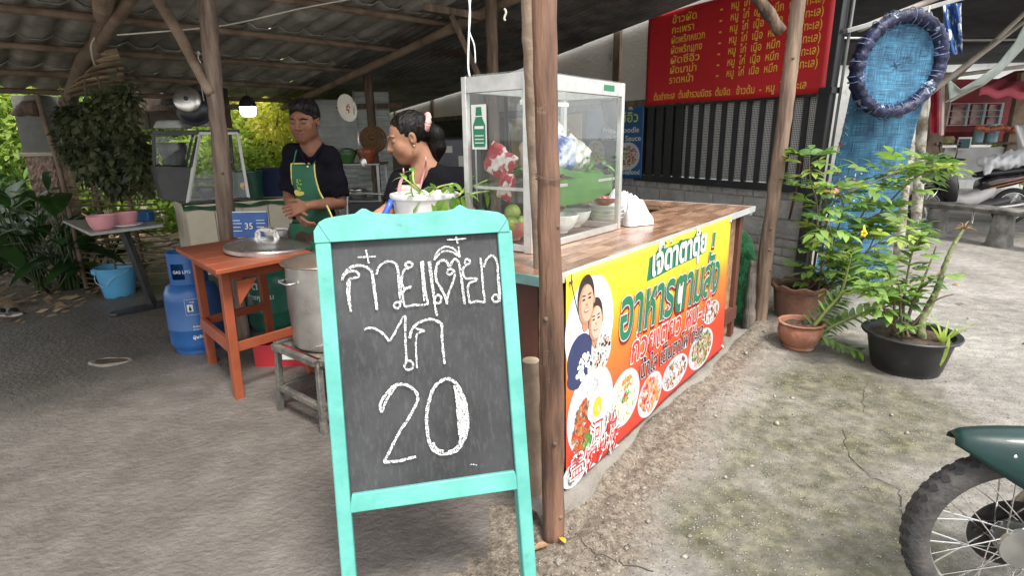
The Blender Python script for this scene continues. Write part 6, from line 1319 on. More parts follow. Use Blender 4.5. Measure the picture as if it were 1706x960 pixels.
# apron: front sheet fitted to the chest
M_apg = pm('apron_green', (.018, .1, .055), .85, var=.15, scale=6, bump=.2, bscale=18); M_piping = pm('piping_yellow', (.55, .48, .12), .7)
def apron(q_, poly_rows, mat, root, piping=None, y0=None):
    """rows of (z, xl, xr); sheet follows the clothes q_ from the front"""
    n = 16; G = []
    for z, xl, xr in poly_rows:
        row = []
        for i in range(n+1):
            x = xl+(xr-xl)*i/n; p = q_.hit((x, y0, z), (0, 1, 0), .5); row.append(p-np.array([0, .009, 0]))
        G.append(row)
    G = np.array(G)
    for _ in range(3): G[1:-1, :, 1] = (G[:-2, :, 1]+G[2:, :, 1]+2*G[1:-1, :, 1])/4; G[:, 1:-1, 1] = (G[:, :-2, 1]+G[:, 2:, 1]+2*G[:, 1:-1, 1])/4
    G[:, :, 1] = np.minimum(G[:, :, 1], G[:, :, 1].mean()+.05)
    mb = MB(); m = len(G); mb.add(G.reshape(-1, 3), [(j*(n+1)+i, j*(n+1)+i+1, (j+1)*(n+1)+i+1, (j+1)*(n+1)+i) for j in range(m-1) for i in range(n)]); o = part('apron', mb, mat, root, world=True, smooth=True); s_ = o.modifiers.new('t', 'SOLIDIFY'); s_.thickness = .003
    if piping: 
        mb = MB(); E_ = [tuple(G[j, 0]) for j in range(m-1, -1, -1)]+[tuple(G[0, i]) for i in range(1, n+1)]+[tuple(G[j, n]) for j in range(1, m)]; mb.tube(E_, .0055, 6); part('piping', mb, piping, root, world=True, smooth=True)
    return G
def row(py, x0, x1): a = mp_(x0, py, -.05); b = mp_(x1, py, -.05); return (a[2], a[0], b[0])
rows = [row(273, 484, 522), row(282, 484, 523), row(295, 484.5, 525), row(308, 485, 528), row(320, 485, 532), row(335, 484, 542), row(347, 482, 552), row(360, 481, 561), row(372, 482, 562)]
full = q.d.copy()
class U: pass
G = apron(c_, rows, M_apg, mroot, M_piping, my-.3)
rows2 = [(G[-1, 0, 2]-.002-.03*k, G[-1, 0, 0]-.004, G[-1, -1, 0]+.004) for k in range(12)]; 
G2 = apron(c_, rows2, M_apg, mroot, None, my-.3)
for (x0_, y0_, x1_, y1_) in ((487, 275, 495, 243), (521, 275, 533, 235)):
    a = mp_(x0_, y0_, -.05); b = mp_(x1_, y1_, -.04); P = []
    for t in np.linspace(0, .78, 8): r_ = a*(1-t)+b*t; p = c_.hit((r_[0], my-.3, r_[2]), (0, 1, 0), .5); P.append(p-np.array([0, .006, 0]))
    P = np.array(P); P[:, 1] = np.minimum(P[:, 1], my-.02+.06*np.linspace(0, 1, 8)); mb = MB(); mb.tube(P, .0115, 6, sq=.35); part('strap', mb, pm('strap_green', (.05, .16, .09), .8), mroot, world=True, smooth=True)
# yellow-green printed emblem on the bib
mb = MB(); q4 = random.Random(3)
def bibp(px, py):
    a = mp_(px, py, -.05); p = c_.hit((a[0], my-.3, a[2]), (0, 1, 0), .5); return (p[0], p[1]-.0125, p[2])
def bibd(cx, cy, rx, ry, mi): 
    c0_ = bibp(cx, cy); mb.add([(c0_[0]+rx*.0038*math.cos(2*PI*k/12), c0_[1]-.001*mi-.0005, c0_[2]+ry*.0038*math.sin(2*PI*k/12)) for k in range(12)], [tuple(range(12))], mi)
bibd(498, 322, 7, 4.5, 0); bibd(494, 320, 4, 4, 0); bibd(503, 322, 4, 3, 0)
for k in range(14): bibd(498+q4.uniform(-5, 5), 306+q4.uniform(-7, 10), q4.uniform(.6, 1.5), q4.uniform(1, 2.5), 1)
part('emblem', mb, [pm('emblem_yellow', (.5, .42, .08), .7), pm('emblem_green', (.2, .35, .05), .7)], mroot, world=True, kind='stuff')
# trousers and shoes
t_ = SDF((hc[0]-.25, my-.18, 0.0), (hc[0]+.28, my+.28, .95), .013); hipz = .86
for s_ in (-1, 1): a = np.array([wa[0]+s_*.07, my+.06, hipz]); t_.path([a, a+[s_*.01, -.01, -.4], a+[s_*.015, .02, -.76]], [.095, .068, .055], .02)
t_.ell((wa[0], my+.06, .86), (.145, .105, .11), k=.04); t_.noise(.003, 16, 2); obj_sdf('trousers', t_, pm('brown_trousers', (.055, .03, .022), .9, var=.25, bump=.3, bscale=20), mroot)
for s_ in (-1, 1): mb = MB(); mb.ell((wa[0]+s_*.09, my+.0, .055), (.045, .13, .04), 14, 8); part('shoe', mb, M_black, mroot, world=True, smooth=True)
# ---------------------------------------------------------------- the woman
wy = 3.1
def wp2(px, py, dy=0.): return Yp(px, py, wy+dy)
hw = wp2(681, 232); Rw = rotm(-1.22, .30, .0); Sw = 1.09
wroot = thing('person', 'woman in black top and pink apron, hair tied with a pink scrunchie', 'person', (hw[0], wy, 0))
q = SDF((hw[0]-.32, wy-.32, .78), (hw[0]+.42, wy+.3, 1.68), .0045)
Lw = head(q, hw, Rw, Sw, True); q.ell(Lw(.0, -.06, -.03), np.array([.045, .03, .04])*Sw, np.array(Rw), k=.02)
for sx in (-1, 1): q.ell(Lw(sx*.038, -.055, -.03), np.array([.026, .028, .03])*Sw, np.array(Rw), k=.02)
nw = wp2(712, 288, .03); q.cap(Lw(0, .03, -.05), nw, .052, .062, .03); sLw = wp2(668, 305, -.0); sRw = wp2(762, 300, .06); chw = wp2(712, 335, .04)
q.cap(nw, sLw+[.03, 0, 0], .055, .05, .04); q.cap(nw, sRw-[.03, 0, 0], .055, .05, .04); q.ell(chw, (.15, .1, .16), k=.05)
eLw = wp2(655, 345, -.04); wLw = wp2(600, 385, -.15); eRw = wp2(778, 350, -.02); wRw = wp2(742, 395, -.17)
q.path([sLw, (sLw+eLw)/2+[-.01, 0, 0], eLw], [.055, .05, .042], .02); q.path([eLw, (eLw*.6+wLw*.4), wLw], [.042, .038, .027], .012); q.path([sRw, (sRw+eRw)/2, eRw], [.055, .052, .043], .02); q.path([eRw, eRw*.6+wRw*.4, wRw], [.043, .04, .028], .012)
hand(q, wLw, wp2(575, 410, -.2)-wLw, (.3, -.6, .4), (0, 0, -1), .4, .92); hand(q, wRw, wp2(715, 412, -.2)-wRw, (-.2, -.6, .5), (0, .2, -1), .4, .92)
obj_sdf('body', q, M_skw, wroot)
lipw = pm('lip_woman', (.36, .08, .08), .4)
for sx in (-1, 1):
    decal('eyebrow', q, Lw, Rw, [(sx*.013, .035), (sx*.024, .040), (sx*.036, .041), (sx*.050, .036)], .0055*Sw, M_hair, wroot)
    decal('eyelashes', q, Lw, Rw, [(sx*.016, .012), (sx*.024, .008), (sx*.032, .007), (sx*.040, .009), (sx*.049, .0155)], .0042*Sw, M_hair, wroot)
decal('lip', q, Lw, Rw, [(-.022, -.048), (-.012, -.0435), (0, -.0445), (.012, -.0435), (.022, -.048)], .008*Sw, lipw, wroot); decal('lip', q, Lw, Rw, [(-.021, -.053), (-.01, -.058), (0, -.0595), (.01, -.058), (.021, -.053)], .009*Sw, lipw, wroot)
hq = SDF(hw-.2, hw+np.array([.26, .26, .22]), .005); Rn = np.array(Rw)
hq.ell(Lw(0, .022, .042), np.array([.083, .1, .09])*Sw, Rn, k=0); hq.ell(Lw(0, .085, .02), np.array([.055, .05, .06])*Sw, Rn, k=.03); hq.noise(.0014, 80, 3)
hq.ell(Lw(0, -.105, .012), np.array([.094, .1, .09])*Sw, Rn, k=.006, op='sub')
for sx in (-1, 1): hq.ell(Lw(sx*.088, -.008, -.02), np.array([.02, .03, .042])*Sw, Rn, k=.006, op='sub')
hq.cut(Lw(0, .0, -.045), Rn@np.array([0, -.6, -.8])); hq.path([Lw(0, .1, .03), Lw(0, .125, -.02), Lw(-.0, .12, -.08), Lw(.0, .1, -.13)], [.035, .05, .045, .02], .02); obj_sdf('hair', hq, M_hair, wroot)
M_scr = pm('scrunchie_pink', (.75, .42, .38), .8, var=.15, scale=20, bump=.5, bscale=60)
c0_ = Lw(.03, .1, .045); mb = MB(); ax1 = Rn@np.array([1., 0, 0]); ax2 = Rn@np.array([0, .5, .87]); mb.tube([c0_+(ax1*math.cos(a)+ax2*math.sin(a))*.043*(1+.05*math.sin(a*9)) for a in np.linspace(0, 2*PI, 40)], [.0155*(1+.12*math.sin(i*1.7)) for i in range(40)], 8, cap=False); part('scrunchie', mb, M_scr, wroot, world=True, smooth=True)
ear = Lw(-.084*(1 if True else -1), .0, -.03); ear2 = Lw(.084, 0, -.03)
for e_ in (ear, ear2): mb = MB(); mb.ell(e_+[0, -.004, -.002], (.006, .006, .007), 8, 6); part('earring', mb, pm('gold', (.7, .5, .2), .25, metal=1), wroot, world=True, smooth=True)
M_top = pm('black_top', (.005, .005, .007), .9, spec=.12, var=.3, scale=8, bump=.4, bscale=14)
c_ = SDF((hw[0]-.3, wy-.24, .5), (hw[0]+.42, wy+.3, 1.5), .008)
c_.cap(nw, sLw+[.02, 0, 0], .064, .064, .04); c_.cap(nw, sRw-[.02, 0, 0], .066, .066, .04); c_.ell(chw, (.172, .122, .17), k=.06); c_.ell(chw-[0, -.02, .2], (.165, .12, .2), k=.06); c_.ell(chw-[0, -.02, .42], (.17, .125, .2), k=.06)
c_.path([sLw, sLw*.12+eLw*.88], [.07, .066], .03); c_.path([sRw, sRw*.1+eRw*.9], [.072, .068], .03); c_.cap(eLw*1.02-sLw*.02, eLw*1.3-sLw*.3, .055, .06, .004, 'sub'); c_.cap(eRw*1.04-sRw*.04, eRw*1.3-sRw*.3, .06, .06, .004, 'sub')
c_.cap(nw+[-.03, -.05, .06], wp2(692, 330, -.12), .055, .02, .005, 'sub'); c_.cap(nw+[-.01, 0, .01], Lw(0, .0, -.06), .055, .07, .004, 'sub'); c_.noise(.003, 18, 6); c_.cut((0, 0, .6), (0, 0, -1)); obj_sdf('top', c_, M_top, wroot)
M_pinka = pm('apron_pink', (.62, .3, .33), .85, var=.2, scale=50, bump=.2, bscale=20, col2=(.7, .55, .5))
def hitw(px, py):
    a = wp2(px, py, -.08); b_ = c_.hit((a[0], wy-.24, a[2]), (0, 1, 0), .45); b2_ = q.hit((a[0], wy-.24, a[2]), (0, 1, 0), .45); return np.array([a[0], min(b_[1], b2_[1])-.008, a[2]])
for st_ in ([(674, 283), (671, 292), (667, 305), (664, 322)], [(711, 264), (707, 277), (703, 295), (698, 320)]):
    P = [hitw(*p) for p in st_]; mb = MB(); mb.tube(smooth_pts(P, 3), .014, 6, sq=.3); part('apron_strap', mb, pm('strap_pink', (.7, .33, .38), .8), wroot, world=True, smooth=True)
n = 12; Gm = []
for py in (308, 318, 328, 340, 355, 375, 400, 430): 
    x0_, x1_ = (664, 700) if py < 320 else (661, 702+min(30, (py-320)*.5)); Gm.append([hitw(x0_+(x1_-x0_)*i/n, py) for i in range(n+1)])
Gm = np.array(Gm)
for _ in range(2): Gm[1:-1, :, 1] = (Gm[:-2, :, 1]+Gm[2:, :, 1]+2*Gm[1:-1, :, 1])/4
mb = MB(); mb.add(Gm.reshape(-1, 3), [(j*(n+1)+i, j*(n+1)+i+1, (j+1)*(n+1)+i+1, (j+1)*(n+1)+i) for j in range(len(Gm)-1) for i in range(n)]); o = part('apron', mb, M_pinka, wroot, world=True, smooth=True); o.modifiers.new('t', 'SOLIDIFY').thickness = .003
mb = MB(); mb.ell(hitw(681, 283)-[0, .004, 0], (.006, .004, .006), 8, 6); part('pendant', mb, M_white, wroot, world=True, smooth=True)
t_ = SDF((hw[0]-.25, wy-.2, 0.0), (hw[0]+.4, wy+.34, 1.0), .014)
for s_ in (-1, 1): a = np.array([chw[0]+s_*.08, wy+.1, .86]); t_.path([a, a+[0, -.01, -.4], a+[0, .02, -.76]], [.1, .07, .055], .02)
t_.ell((chw[0], wy+.1, .85), (.17, .13, .13), k=.04); obj_sdf('trousers', t_, pm('dark_trousers', (.02, .02, .025), .9, bump=.3, bscale=20), wroot)
for s_ in (-1, 1): mb = MB(); mb.ell((chw[0]+s_*.09, wy+.05, .055), (.042, .12, .04), 14, 8); part('shoe', mb, M_black, wroot, world=True, smooth=True)
# ================================================================ CREAM FOOD COUNTER with slanted food case (left back)
M_cream = pm('cream_board', (.5, .45, .34), .6, var=.08, scale=4, bump=.05, dirt=(.33, .28, .2), dirt_scale=4, dirt_thr=(.6, .8))
f0 = Zp(308, 343, .92); f1 = Zp(486, 330, .92); g0 = Zp(277, 334, .92)
fd = (f1-f0)[:2]; fl_ = np.linalg.norm(fd); fd = fd/fl_; fn_ = np.array([-fd[1], fd[0]])
if fn_[1] < 0: fn_ = -fn_
cc = thing('cream_counter', 'cream panelled counter with a dark green cloth edge, behind the orange table', 'counter', (f0[0], f0[1], 0))
def fp(a, b, z): p = f0[:2]+fd*a+fn_*b; return np.array([p[0], p[1], z])
def fbox(mb, a0, a1, b0, b1, z0, z1): P = [fp(a, b, z) for z in (z0, z1) for a, b in ((a0, b0), (a1, b0), (a1, b1), (a0, b1))]; mb.add(P, [(3, 2, 1, 0), (4, 5, 6, 7), (0, 1, 5, 4), (1, 2, 6, 5), (2, 3, 7, 6), (3, 0, 4, 7)])
fdp = .62
k = 4
for i in range(k): mb = MB(); w_ = fl_/k; fbox(mb, i*w_+.003, (i+1)*w_-.003, 0, .015, .3, .9); part('front_board', mb, M_cream, cc, world=True, bevel=.002)
for i in range(3): mb = MB(); w_ = fdp/3; fbox(mb, -.0, .015, .018+i*w_, (i+1)*w_, .12, .9); part('side_board', mb, M_cream, cc, world=True, bevel=.002)
mb = MB(); fbox(mb, .0, fl_, .002, fdp, .902, .92); part('top', mb, M_cream, cc, world=True)
for a in (.02, fl_-.07):
    for b in (.03, fdp-.07): mb = MB(); fbox(mb, a, a+.05, b, b+.05, 0, .3); part('leg', mb, M_barkd, cc, world=True)
M_gcl = pm('green_cloth', (.012, .06, .025), .8, var=.5, scale=14, bump=.5, bscale=30)
mb = MB(); mb.grid(lambda a, b: tuple(fp(-.02+(fl_+.04)*a, -.02-.012*math.sin(a*30)*(1-b)+.06*b*b, .875+.055*b+.008*math.sin(a*19))), 60, 4); o = part('cloth_edge', mb, M_gcl, cc, world=True, smooth=True); o.modifiers.new('t', 'SOLIDIFY').thickness = .004
# food case: slanted white frame
def at_b(px, py, b): o_ = fp(0, b, 0); P = on_plane(px, py, o_, np.array([*fn_, 0.])); return P
fc = thing('slanted_food_case', 'old glass food case with slanted white-framed sides on the cream counter', 'food case', fp(.3, .3, .92))
M_dgrey = pm('case_grey', (.05, .052, .05), .5, metal=.3, var=.2)
M_wfr = pm('white_frame', (.6, .59, .56), .4, var=.08)
A0 = at_b(313, 338, .03); A1 = at_b(332, 222, .2); B0 = at_b(414, 330, .03); B1 = at_b(396, 222, .2); ztop = A1[2]
def shift_b(p, b): return p+np.array([*(fn_*b), 0])
A2 = shift_b(A1, .3); B2 = shift_b(B1, .3); A3 = shift_b(A0, .5); B3 = shift_b(B0, .5)
L0_ = at_b(272, 332, .2); L1_ = at_b(256, 225, .3)
for nm, a, b, m in (('frame_bar', A0, A1, M_wfr), ('frame_bar', B0, B1, M_wfr), ('frame_bar', A1, B1, M_wfr), ('frame_bar', A0, B0, M_dgrey), ('frame_bar', A1, A2, M_dgrey), ('frame_bar', B1, B2, M_dgrey), ('frame_bar', A2, A3, M_dgrey), ('frame_bar', B2, B3, M_dgrey), ('frame_bar', A3, B3, M_dgrey)):
    mb = MB(); mb.bar(a, b, .026, .022); part(nm, mb, m, fc, world=True, bevel=.002)
mb = MB(); mb.add([A0, B0, B1, A1], [(0, 1, 2, 3)]); part('glass_pane', mb, M_glass, fc, world=True)
mb = MB(); mb.add([A3, B3, B2, A2], [(0, 1, 2, 3)]); part('glass_pane', mb, M_glass, fc, world=True)
# left body: dark box with its own pane
C0 = at_b(266, 255, .32); D0 = at_b(283, 333, .3); 
def quadbox(mb, P, d): Q = [p+np.array([*(fn_*d), 0]) for p in P]; mb.add(list(P)+Q, [(0, 1, 2, 3), (7, 6, 5, 4), (0, 4, 5, 1), (1, 5, 6, 2), (2, 6, 7, 3), (3, 7, 4, 0)])
mb = MB(); quadbox(mb, [at_b(272, 333, .12), at_b(311, 338, .05), at_b(318, 278, .12), at_b(258, 276, .2)], .35); part('lower_box', mb, M_dgrey, fc, world=True, bevel=.006)
for a, b in ((at_b(258, 276, .2), at_b(256, 226, .22)), (at_b(256, 226, .22), A1), (at_b(318, 278, .12), at_b(330, 226, .2))): mb = MB(); mb.bar(a, b, .024, .02); part('frame_bar', mb, M_dgrey, fc, world=True)
mb = MB(); mb.add([at_b(260, 274, .19), at_b(317, 276, .13), at_b(328, 228, .19), at_b(258, 228, .21)], [(0, 1, 2, 3)]); part('glass_pane', mb, M_glass, fc, world=True)
mb = MB(); quadbox(mb, [at_b(320, 300, .2), at_b(408, 298, .2), at_b(407, 303, .2), at_b(320, 305, .2)], .3); part('shelf', mb, M_dgrey, fc, world=True)
sh2 = [at_b(254, 222, .2), at_b(400, 220, .2)]
mb = MB(); quadbox(mb, [at_b(252, 224, .2), at_b(400, 221, .2), at_b(399, 215, .2), at_b(254, 218, .2)], .34); part('roof_panel', mb, M_dgrey, fc, world=True, bevel=.004)
M_clr = pm('clear_box', (.5, .52, .5), .15, alpha=.55, var=.2, spec=.8)
for lab, px, py, w_, h_, d_ in (('rounded clear plastic tub lying on top of the food case', 288, 214, .26, .07, .2), ('pale plastic tray tilted on the food case top next to the tub', 328, 211, .26, .06, .16)):
    p = at_b(px, py, .36); root = thing('plastic_tub', lab, 'tub', p, 0, 'tubs on the food case'); mb = MB(); mb.box((0, 0, h_/2), (w_, d_, h_), taper=.75); part('tub', mb, M_clr if w_ == .26 and px < 300 else pm('pale_tray', (.35, .35, .33), .4), root, bevel=.02)
for lab, px, py, r_, h_, m in (('dark pot inside the food case behind the left wooden post', 345, 330, .085, .1, M_dkmetal), ('pink-tinted plate of food inside the food case', 368, 275, .1, .03, M_pink), ('small steel bowl on the food case floor', 390, 328, .05, .07, M_steel)):
    mb = bowl_mesh(MB(), r_, h_, .6); p = at_b(px, py, .27); solo('bowl', mb, m, lab, 'bowl', p, None, world=False, smooth=True)
for i, (px, py) in enumerate(((325, 330), (335, 333))): pass
mb = bowl_mesh(MB(), .12, .2, .8); solo('pot', mb, M_dkmetal, 'blackened pot standing in the dark left half of the food case', 'pot', at_b(292, 276, .36), None, world=False, smooth=True)
# green pail with fruit picture, navy box
gp_ = fp(.68, .33, .921); gpl = thing('green_pail', 'dark green tin pail with a round fruit picture, on the cream counter', 'pail', at_b(414, 327, .25)*np.array([1, 1, 0])+[0, 0, .921]); mb = MB(); mb.lathe([(0, 0), (.13, 0), (.145, .24), (.15, .245), (.148, .255), (.14, .25), (.127, .01), (0, .01)], 30); part('pail', mb, pm('pail_green', (.008, .05, .03), .4, var=.15), gpl, smooth=True, ang=40)
mb = MB()
def gpr(x, z, l=0): a = -1.35+x/.14; r_ = .132+.015*z/.24+.003+.0006*l; return (r_*math.cos(a), r_*math.sin(a), z)
for cx, cy, rr2, mi in ((0, .13, .032, 0), (-.008, .138, .02, 1), (.012, .12, .015, 2)): mb.add([gpr(cx+rr2*math.cos(2*PI*k/14), cy+rr2*math.sin(2*PI*k/14), mi) for k in range(14)], [tuple(range(14))], mi)
part('fruit_picture', mb, [pm('fruit_orange', (.6, .2, .05), .5), pm('fruit_yellow', (.6, .5, .1), .5), pm('fruit_red', (.4, .03, .03), .5)], gpl)
nb = thing('navy_box', 'dark navy fabric-covered box between the green pail and the man', 'box', at_b(458, 325, .3)*np.array([1, 1, 0])+[0, 0, .921]); mb = MB(); mb.box((0, .1, .135), (.3, .25, .27)); part('box', mb, pm('navy_fabric', (.008, .014, .05), .9, var=.2), nb, bevel=.015)
# ================================================================ kitchen behind
def bx(name, label, cat, c, size, mat, rz=0, bevel=.01, group=None): root = thing(name, label, cat, (c[0], c[1], c[2]), rz, group); mb = MB(); mb.box((0, 0, size[2]/2), size); part('body', mb, mat, root, bevel=bevel); return root
fx = Yp(752, 236, 6.3); frz = .0
fridge = thing('refrigerator', 'dark grey refrigerator behind the woman with small papers stuck on its door', 'refrigerator', (fx[0]+.02, 6.6, 0)); M_fr = pm('fridge_grey', (.06, .062, .068), .35, metal=.3, var=.1)
mb = MB(); mb.box((0, 0, .73), (.6, .55, 1.44)); part('cabinet', mb, M_fr, fridge, bevel=.02)
for z0, z1 in ((.08, .98), (1.0, 1.44)): mb = MB(); mb.box((0, -.3, (z0+z1)/2), (.59, .045, z1-z0)); part('door', mb, M_fr, fridge, bevel=.015)
for x_ in (.17, .24): mb = MB(); mb.box((x_, -.335, .72), (.016, .025, 1.3)); part('trim_bar', mb, M_alu, fridge)
for x_, z_, w_, h_ in ((-.06, 1.33, .1, .07), (.09, 1.2, .075, .12)): mb = MB(); mb.box((x_, -.325, z_), (w_, .004, h_)); part('paper', mb, pm('old_paper', (.4, .4, .36), .8), fridge)
mb = MB(); mb.box((.1, -.325, 1.08), (.085, .004, .14)); part('tag', mb, M_black, fridge); mb = MB(); V, F = text2d('10', .075, .01); print_on(mb, V, F, lambda x, y: (x+.065, -.3285, y+1.05)); part('tag_number', mb, PW, fridge)
mb = MB(); mb.ell((-.2, -.34, 1.22), (.03, .02, .06), 10, 8); part('bag_clip', mb, M_white, fridge, smooth=True)
# metal rack with pots, chair frame
rk = Yp(590, 270, 6.9); rack = thing('kitchen_rack', 'metal rack with a green pot and an orange basin, against the tin wall', 'rack', (rk[0], rk[1], 0)); M_rk = pm('rack_metal', (.35, .36, .36), .4, metal=.7)
zt = rk[2]-.02
for x_ in (-.33, .32):
    for y_ in (-.2, .25): mb = MB(); mb.box((x_, y_, zt/2), (.03, .03, zt)); part('leg', mb, M_rk, rack)
for z_ in (zt, zt-.42, .25):
    mb = MB(); mb.box((0, .02, z_), (.7, .5, .02)); part('shelf', mb, M_rk, rack, bevel=.004)
def kb(label, px, py, r_, h_, mat, yy=6.9, foot=.6, z=None): p = Yp(px, py, yy); mb = bowl_mesh(MB(), r_, h_, foot); return solo('bowl', mb, mat, label, 'bowl', (p[0], p[1], p[2] if z is None else z), None, world=False, smooth=True)
M_gpot = pm('pot_green', (.05, .13, .03), .4); M_orb = pm('basin_orange', (.3, .07, .025), .4)
kb('green pot with lids standing on the kitchen rack', 578, 272, .13, .14, M_gpot, z=zt+.011); kb('orange-brown basin on the right end of the kitchen rack', 612, 272, .12, .16, M_orb, z=zt+.011)
kb('steel bowl upside on the middle shelf of the kitchen rack', 595, 305, .13, .09, M_steel, z=zt-.409); kb('second steel bowl on the middle shelf of the rack', 573, 300, .1, .07, M_steel, z=zt-.409); kb('aluminium basin stacked in the middle-shelf bowl', 595, 298, .1, .08, M_steel, z=zt-.37)
for lab, px, py, r_ in (('small steel pan lid on the green pot', 578, 262, .11),): p = Yp(px, py, 6.88); mb = MB().lathe([(0, .03), (r_*.5, .022), (r_, 0), (r_, .006), (0, .038)], 20); solo('lid', mb, M_steel, lab, 'lid', (p[0], p[1], zt+.152), world=False, smooth=True)
ch0 = thing('metal_chair', 'metal-framed chair in the dark between the man and the woman', 'chair', (*Zp(600, 372, .0)[:2]*0+Yp(600, 330, 5.4)[:2], 0))
for x_ in (-.2, .2):
    mb = MB(); mb.tube([(x_, -.2, 0), (x_, -.19, .45)], .013, 8); part('leg', mb, M_rk, ch0, smooth=True); mb = MB(); mb.tube(smooth_pts([Vector((x_, .22, 0)), Vector((x_, .2, .45)), Vector((x_*.98, .25, .85)), Vector((x_*.9, .27, .92))], 3), .013, 8); part('leg', mb, M_rk, ch0, smooth=True)
mb = MB(); mb.tube([(-.18, .27, .92), (0, .28, .93), (.18, .27, .92)], .013, 8); part('back_rail', mb, M_rk, ch0, smooth=True)
mb = MB(); mb.box((0, 0, .46), (.42, .42, .035)); part('seat', mb, M_black, ch0, bevel=.012); mb = MB(); mb.box((0, .245, .75), (.36, .03, .2)); part('backrest', mb, M_black, ch0, bevel=.012)
bk2 = thing('straw_basket', 'round straw basket hanging in the dark on the kitchen post', 'basket', Yp(622, 232, 8.0)); mb = MB(); R_ = Matrix.Rotation(PI/2, 3, 'X')
for i in range(6): r_ = .17*(i+1)/6; mb.tube([R_ @ Vector((r_*math.cos(a), r_*math.sin(a), .08-.08*(i/5)**2)) for a in np.linspace(0, 2*PI, 25)], .016, 6, cap=False)
part('weave', mb, pm('straw', (.2, .11, .05), .85, var=.4, scale=40, bump=.6), bk2, smooth=True)
# enamel tray with flowers and a long spoon, hanging
et = thing('enamel_dish', 'oval white enamel dish with rust-brown flowers hanging on the metal sheets', 'dish', Yp(577, 180, 6.0)); R_ = Matrix.Rotation(1.2, 3, 'Z') @ Matrix.Rotation(PI/2-.12, 3, 'X')
mb = MB(); mb.lathe([(0, 0), (.7, 0), (.8, .03), (1, .05), (1, .065), (.78, .05), (0, .015)], 30); mb.v = [tuple(R_ @ Vector((v[0]*.105, v[1]*.135, v[2]*.6))) for v in mb.v]
R2 = Matrix.Rotation(.55, 3, 'Z') @ Matrix.Rotation(PI/2, 3, 'X') @ Matrix.Rotation(.2, 3, 'Z')
mb = MB(); mb.lathe([(0, 0), (.7, 0), (.8, .03), (1, .05), (1, .065), (.78, .05), (0, .015)], 30); mb.v = [tuple(R2 @ Vector((v[0]*.095, v[1]*.135, v[2]*.5))) for v in mb.v]; part('dish', mb, pm('enamel', (.6, .57, .47), .3, var=.06, dirt=(.2, .12, .05), dirt_scale=20, dirt_thr=(.66, .7)), et, smooth=True, ang=40)
q5 = random.Random(2); mb = MB()
for i in range(9): c_ = R2 @ Vector((q5.uniform(-.03, .03), q5.uniform(-.06, .06), .012)); mb.ell(tuple(c_), (.012, .004, .012), 7, 5)
part('flower_print', mb, pm('flower_brown', (.35, .1, .03), .6), et, kind='stuff')
mb = MB(); mb.tube([Yp(588, 150, 6.0)+[0, 0, 0], Yp(590, 190, 5.95)], .006, 6); mb.tube([Yp(596, 196, 5.9), Yp(597, 235, 5.9), Yp(604, 262, 5.88)], .007, 6); mb.ell(tuple(Yp(606, 272, 5.88)), (.035, .012, .06), 10, 8); solo('long_ladle', mb, M_steel, 'long-handled steel ladle hanging beside the enamel dish', 'ladle', tuple(Yp(597, 215, 5.9)), smooth=True, kind='stuff')
del bpy.data.objects['long_ladle']['kind']
# wok with lid hanging from a hook string
wk = Yp(320, 176, 5.1); wok = thing('hanging_wok', 'black wok with a steel lid hanging above the food case', 'wok', wk)
R3_ = Matrix.Rotation(.25, 3, 'Z') @ Matrix.Rotation(PI/2-.25, 3, 'X')
mb = MB(); mb.lathe([(0, -.02), (.08, -.012), (.125, .02), (.148, .055), (.153, .055), (.155, .065), (.143, .06), (.11, .03), (0, 0)], 34, R=R3_ @ Matrix.Rotation(PI, 3, 'X')); part('pan', mb, pm('pan_black', (.012, .014, .022), .35, var=.2), wok, smooth=True)
mb = MB(); mb.lathe([(.11, 0), (.112, .006), (.1, .02), (.07, .032), (.03, .038), (.0, .04)], 30, c=(-.015, -.03, .045), R=R3_); part('lid', mb, M_steel, wok, smooth=True); mb = MB(); mb.lathe([(.018, .04), (.014, .06), (0, .062)], 12, c=(-.015, -.03, .045), R=R3_); part('lid_knob', mb, M_black, wok, smooth=True)
for s_ in (-1, 1): mb = MB(); mb.tube([R3_ @ Vector((s_*x, y, .0)) for x, y in ((.15, -.03), (.2, -.025), (.2, .025), (.15, .03))], .008, 6); part('handle', mb, M_black, wok, smooth=True)
hk = thing('hook_string', 'thin string with a white knob hanging from the slanting pole to the wok', 'string', Yp(330, 90, 4.9)); mb = MB(); mb.tube([Yp(330, 85, 4.9), Yp(331, 110, 4.95), Yp(334, 135, 5.0), Yp(340, 168, 5.05)], .005, 6); part('string', mb, pm('string_pale', (.45, .43, .38), .8), hk, world=True, smooth=True)
for py in (88, 103, 134): mb = MB(); mb.ell(tuple(Yp(331+(py-88)*.06, py, 4.93)), (.013, .013, .016), 8, 6); part('bead', mb, M_white, hk, world=True, smooth=True)
# lit lamp
lp = Yp(413, 181, 6.6); lamp = thing('hanging_lamp', 'lit white lamp in a dark shade hanging before the bright leaves', 'lamp', lp)
M_em = bpy.data.materials.new('lamp_light'); M_em.use_nodes = True; b_ = M_em.node_tree.nodes['Principled BSDF']; b_.inputs['Emission Color'].default_value = (1, 1, .97, 1); b_.inputs['Emission Strength'].default_value = 6
mb = MB(); mb.lathe([(0, -.085), (.06, -.08), (.082, -.05), (.085, .03), (.07, .045), (0, .05)], 20); part('bulb', mb, M_em, lamp, smooth=True); mb = MB(); mb.lathe([(.095, .02), (.08, .07), (.05, .12), (.02, .14), (0, .14)], 20); part('shade', mb, M_dkmetal, lamp, smooth=True); mb = MB(); mb.tube([(0, 0, .14), (.01, 0, .3)], .005, 5); part('cord', mb, M_black, lamp)
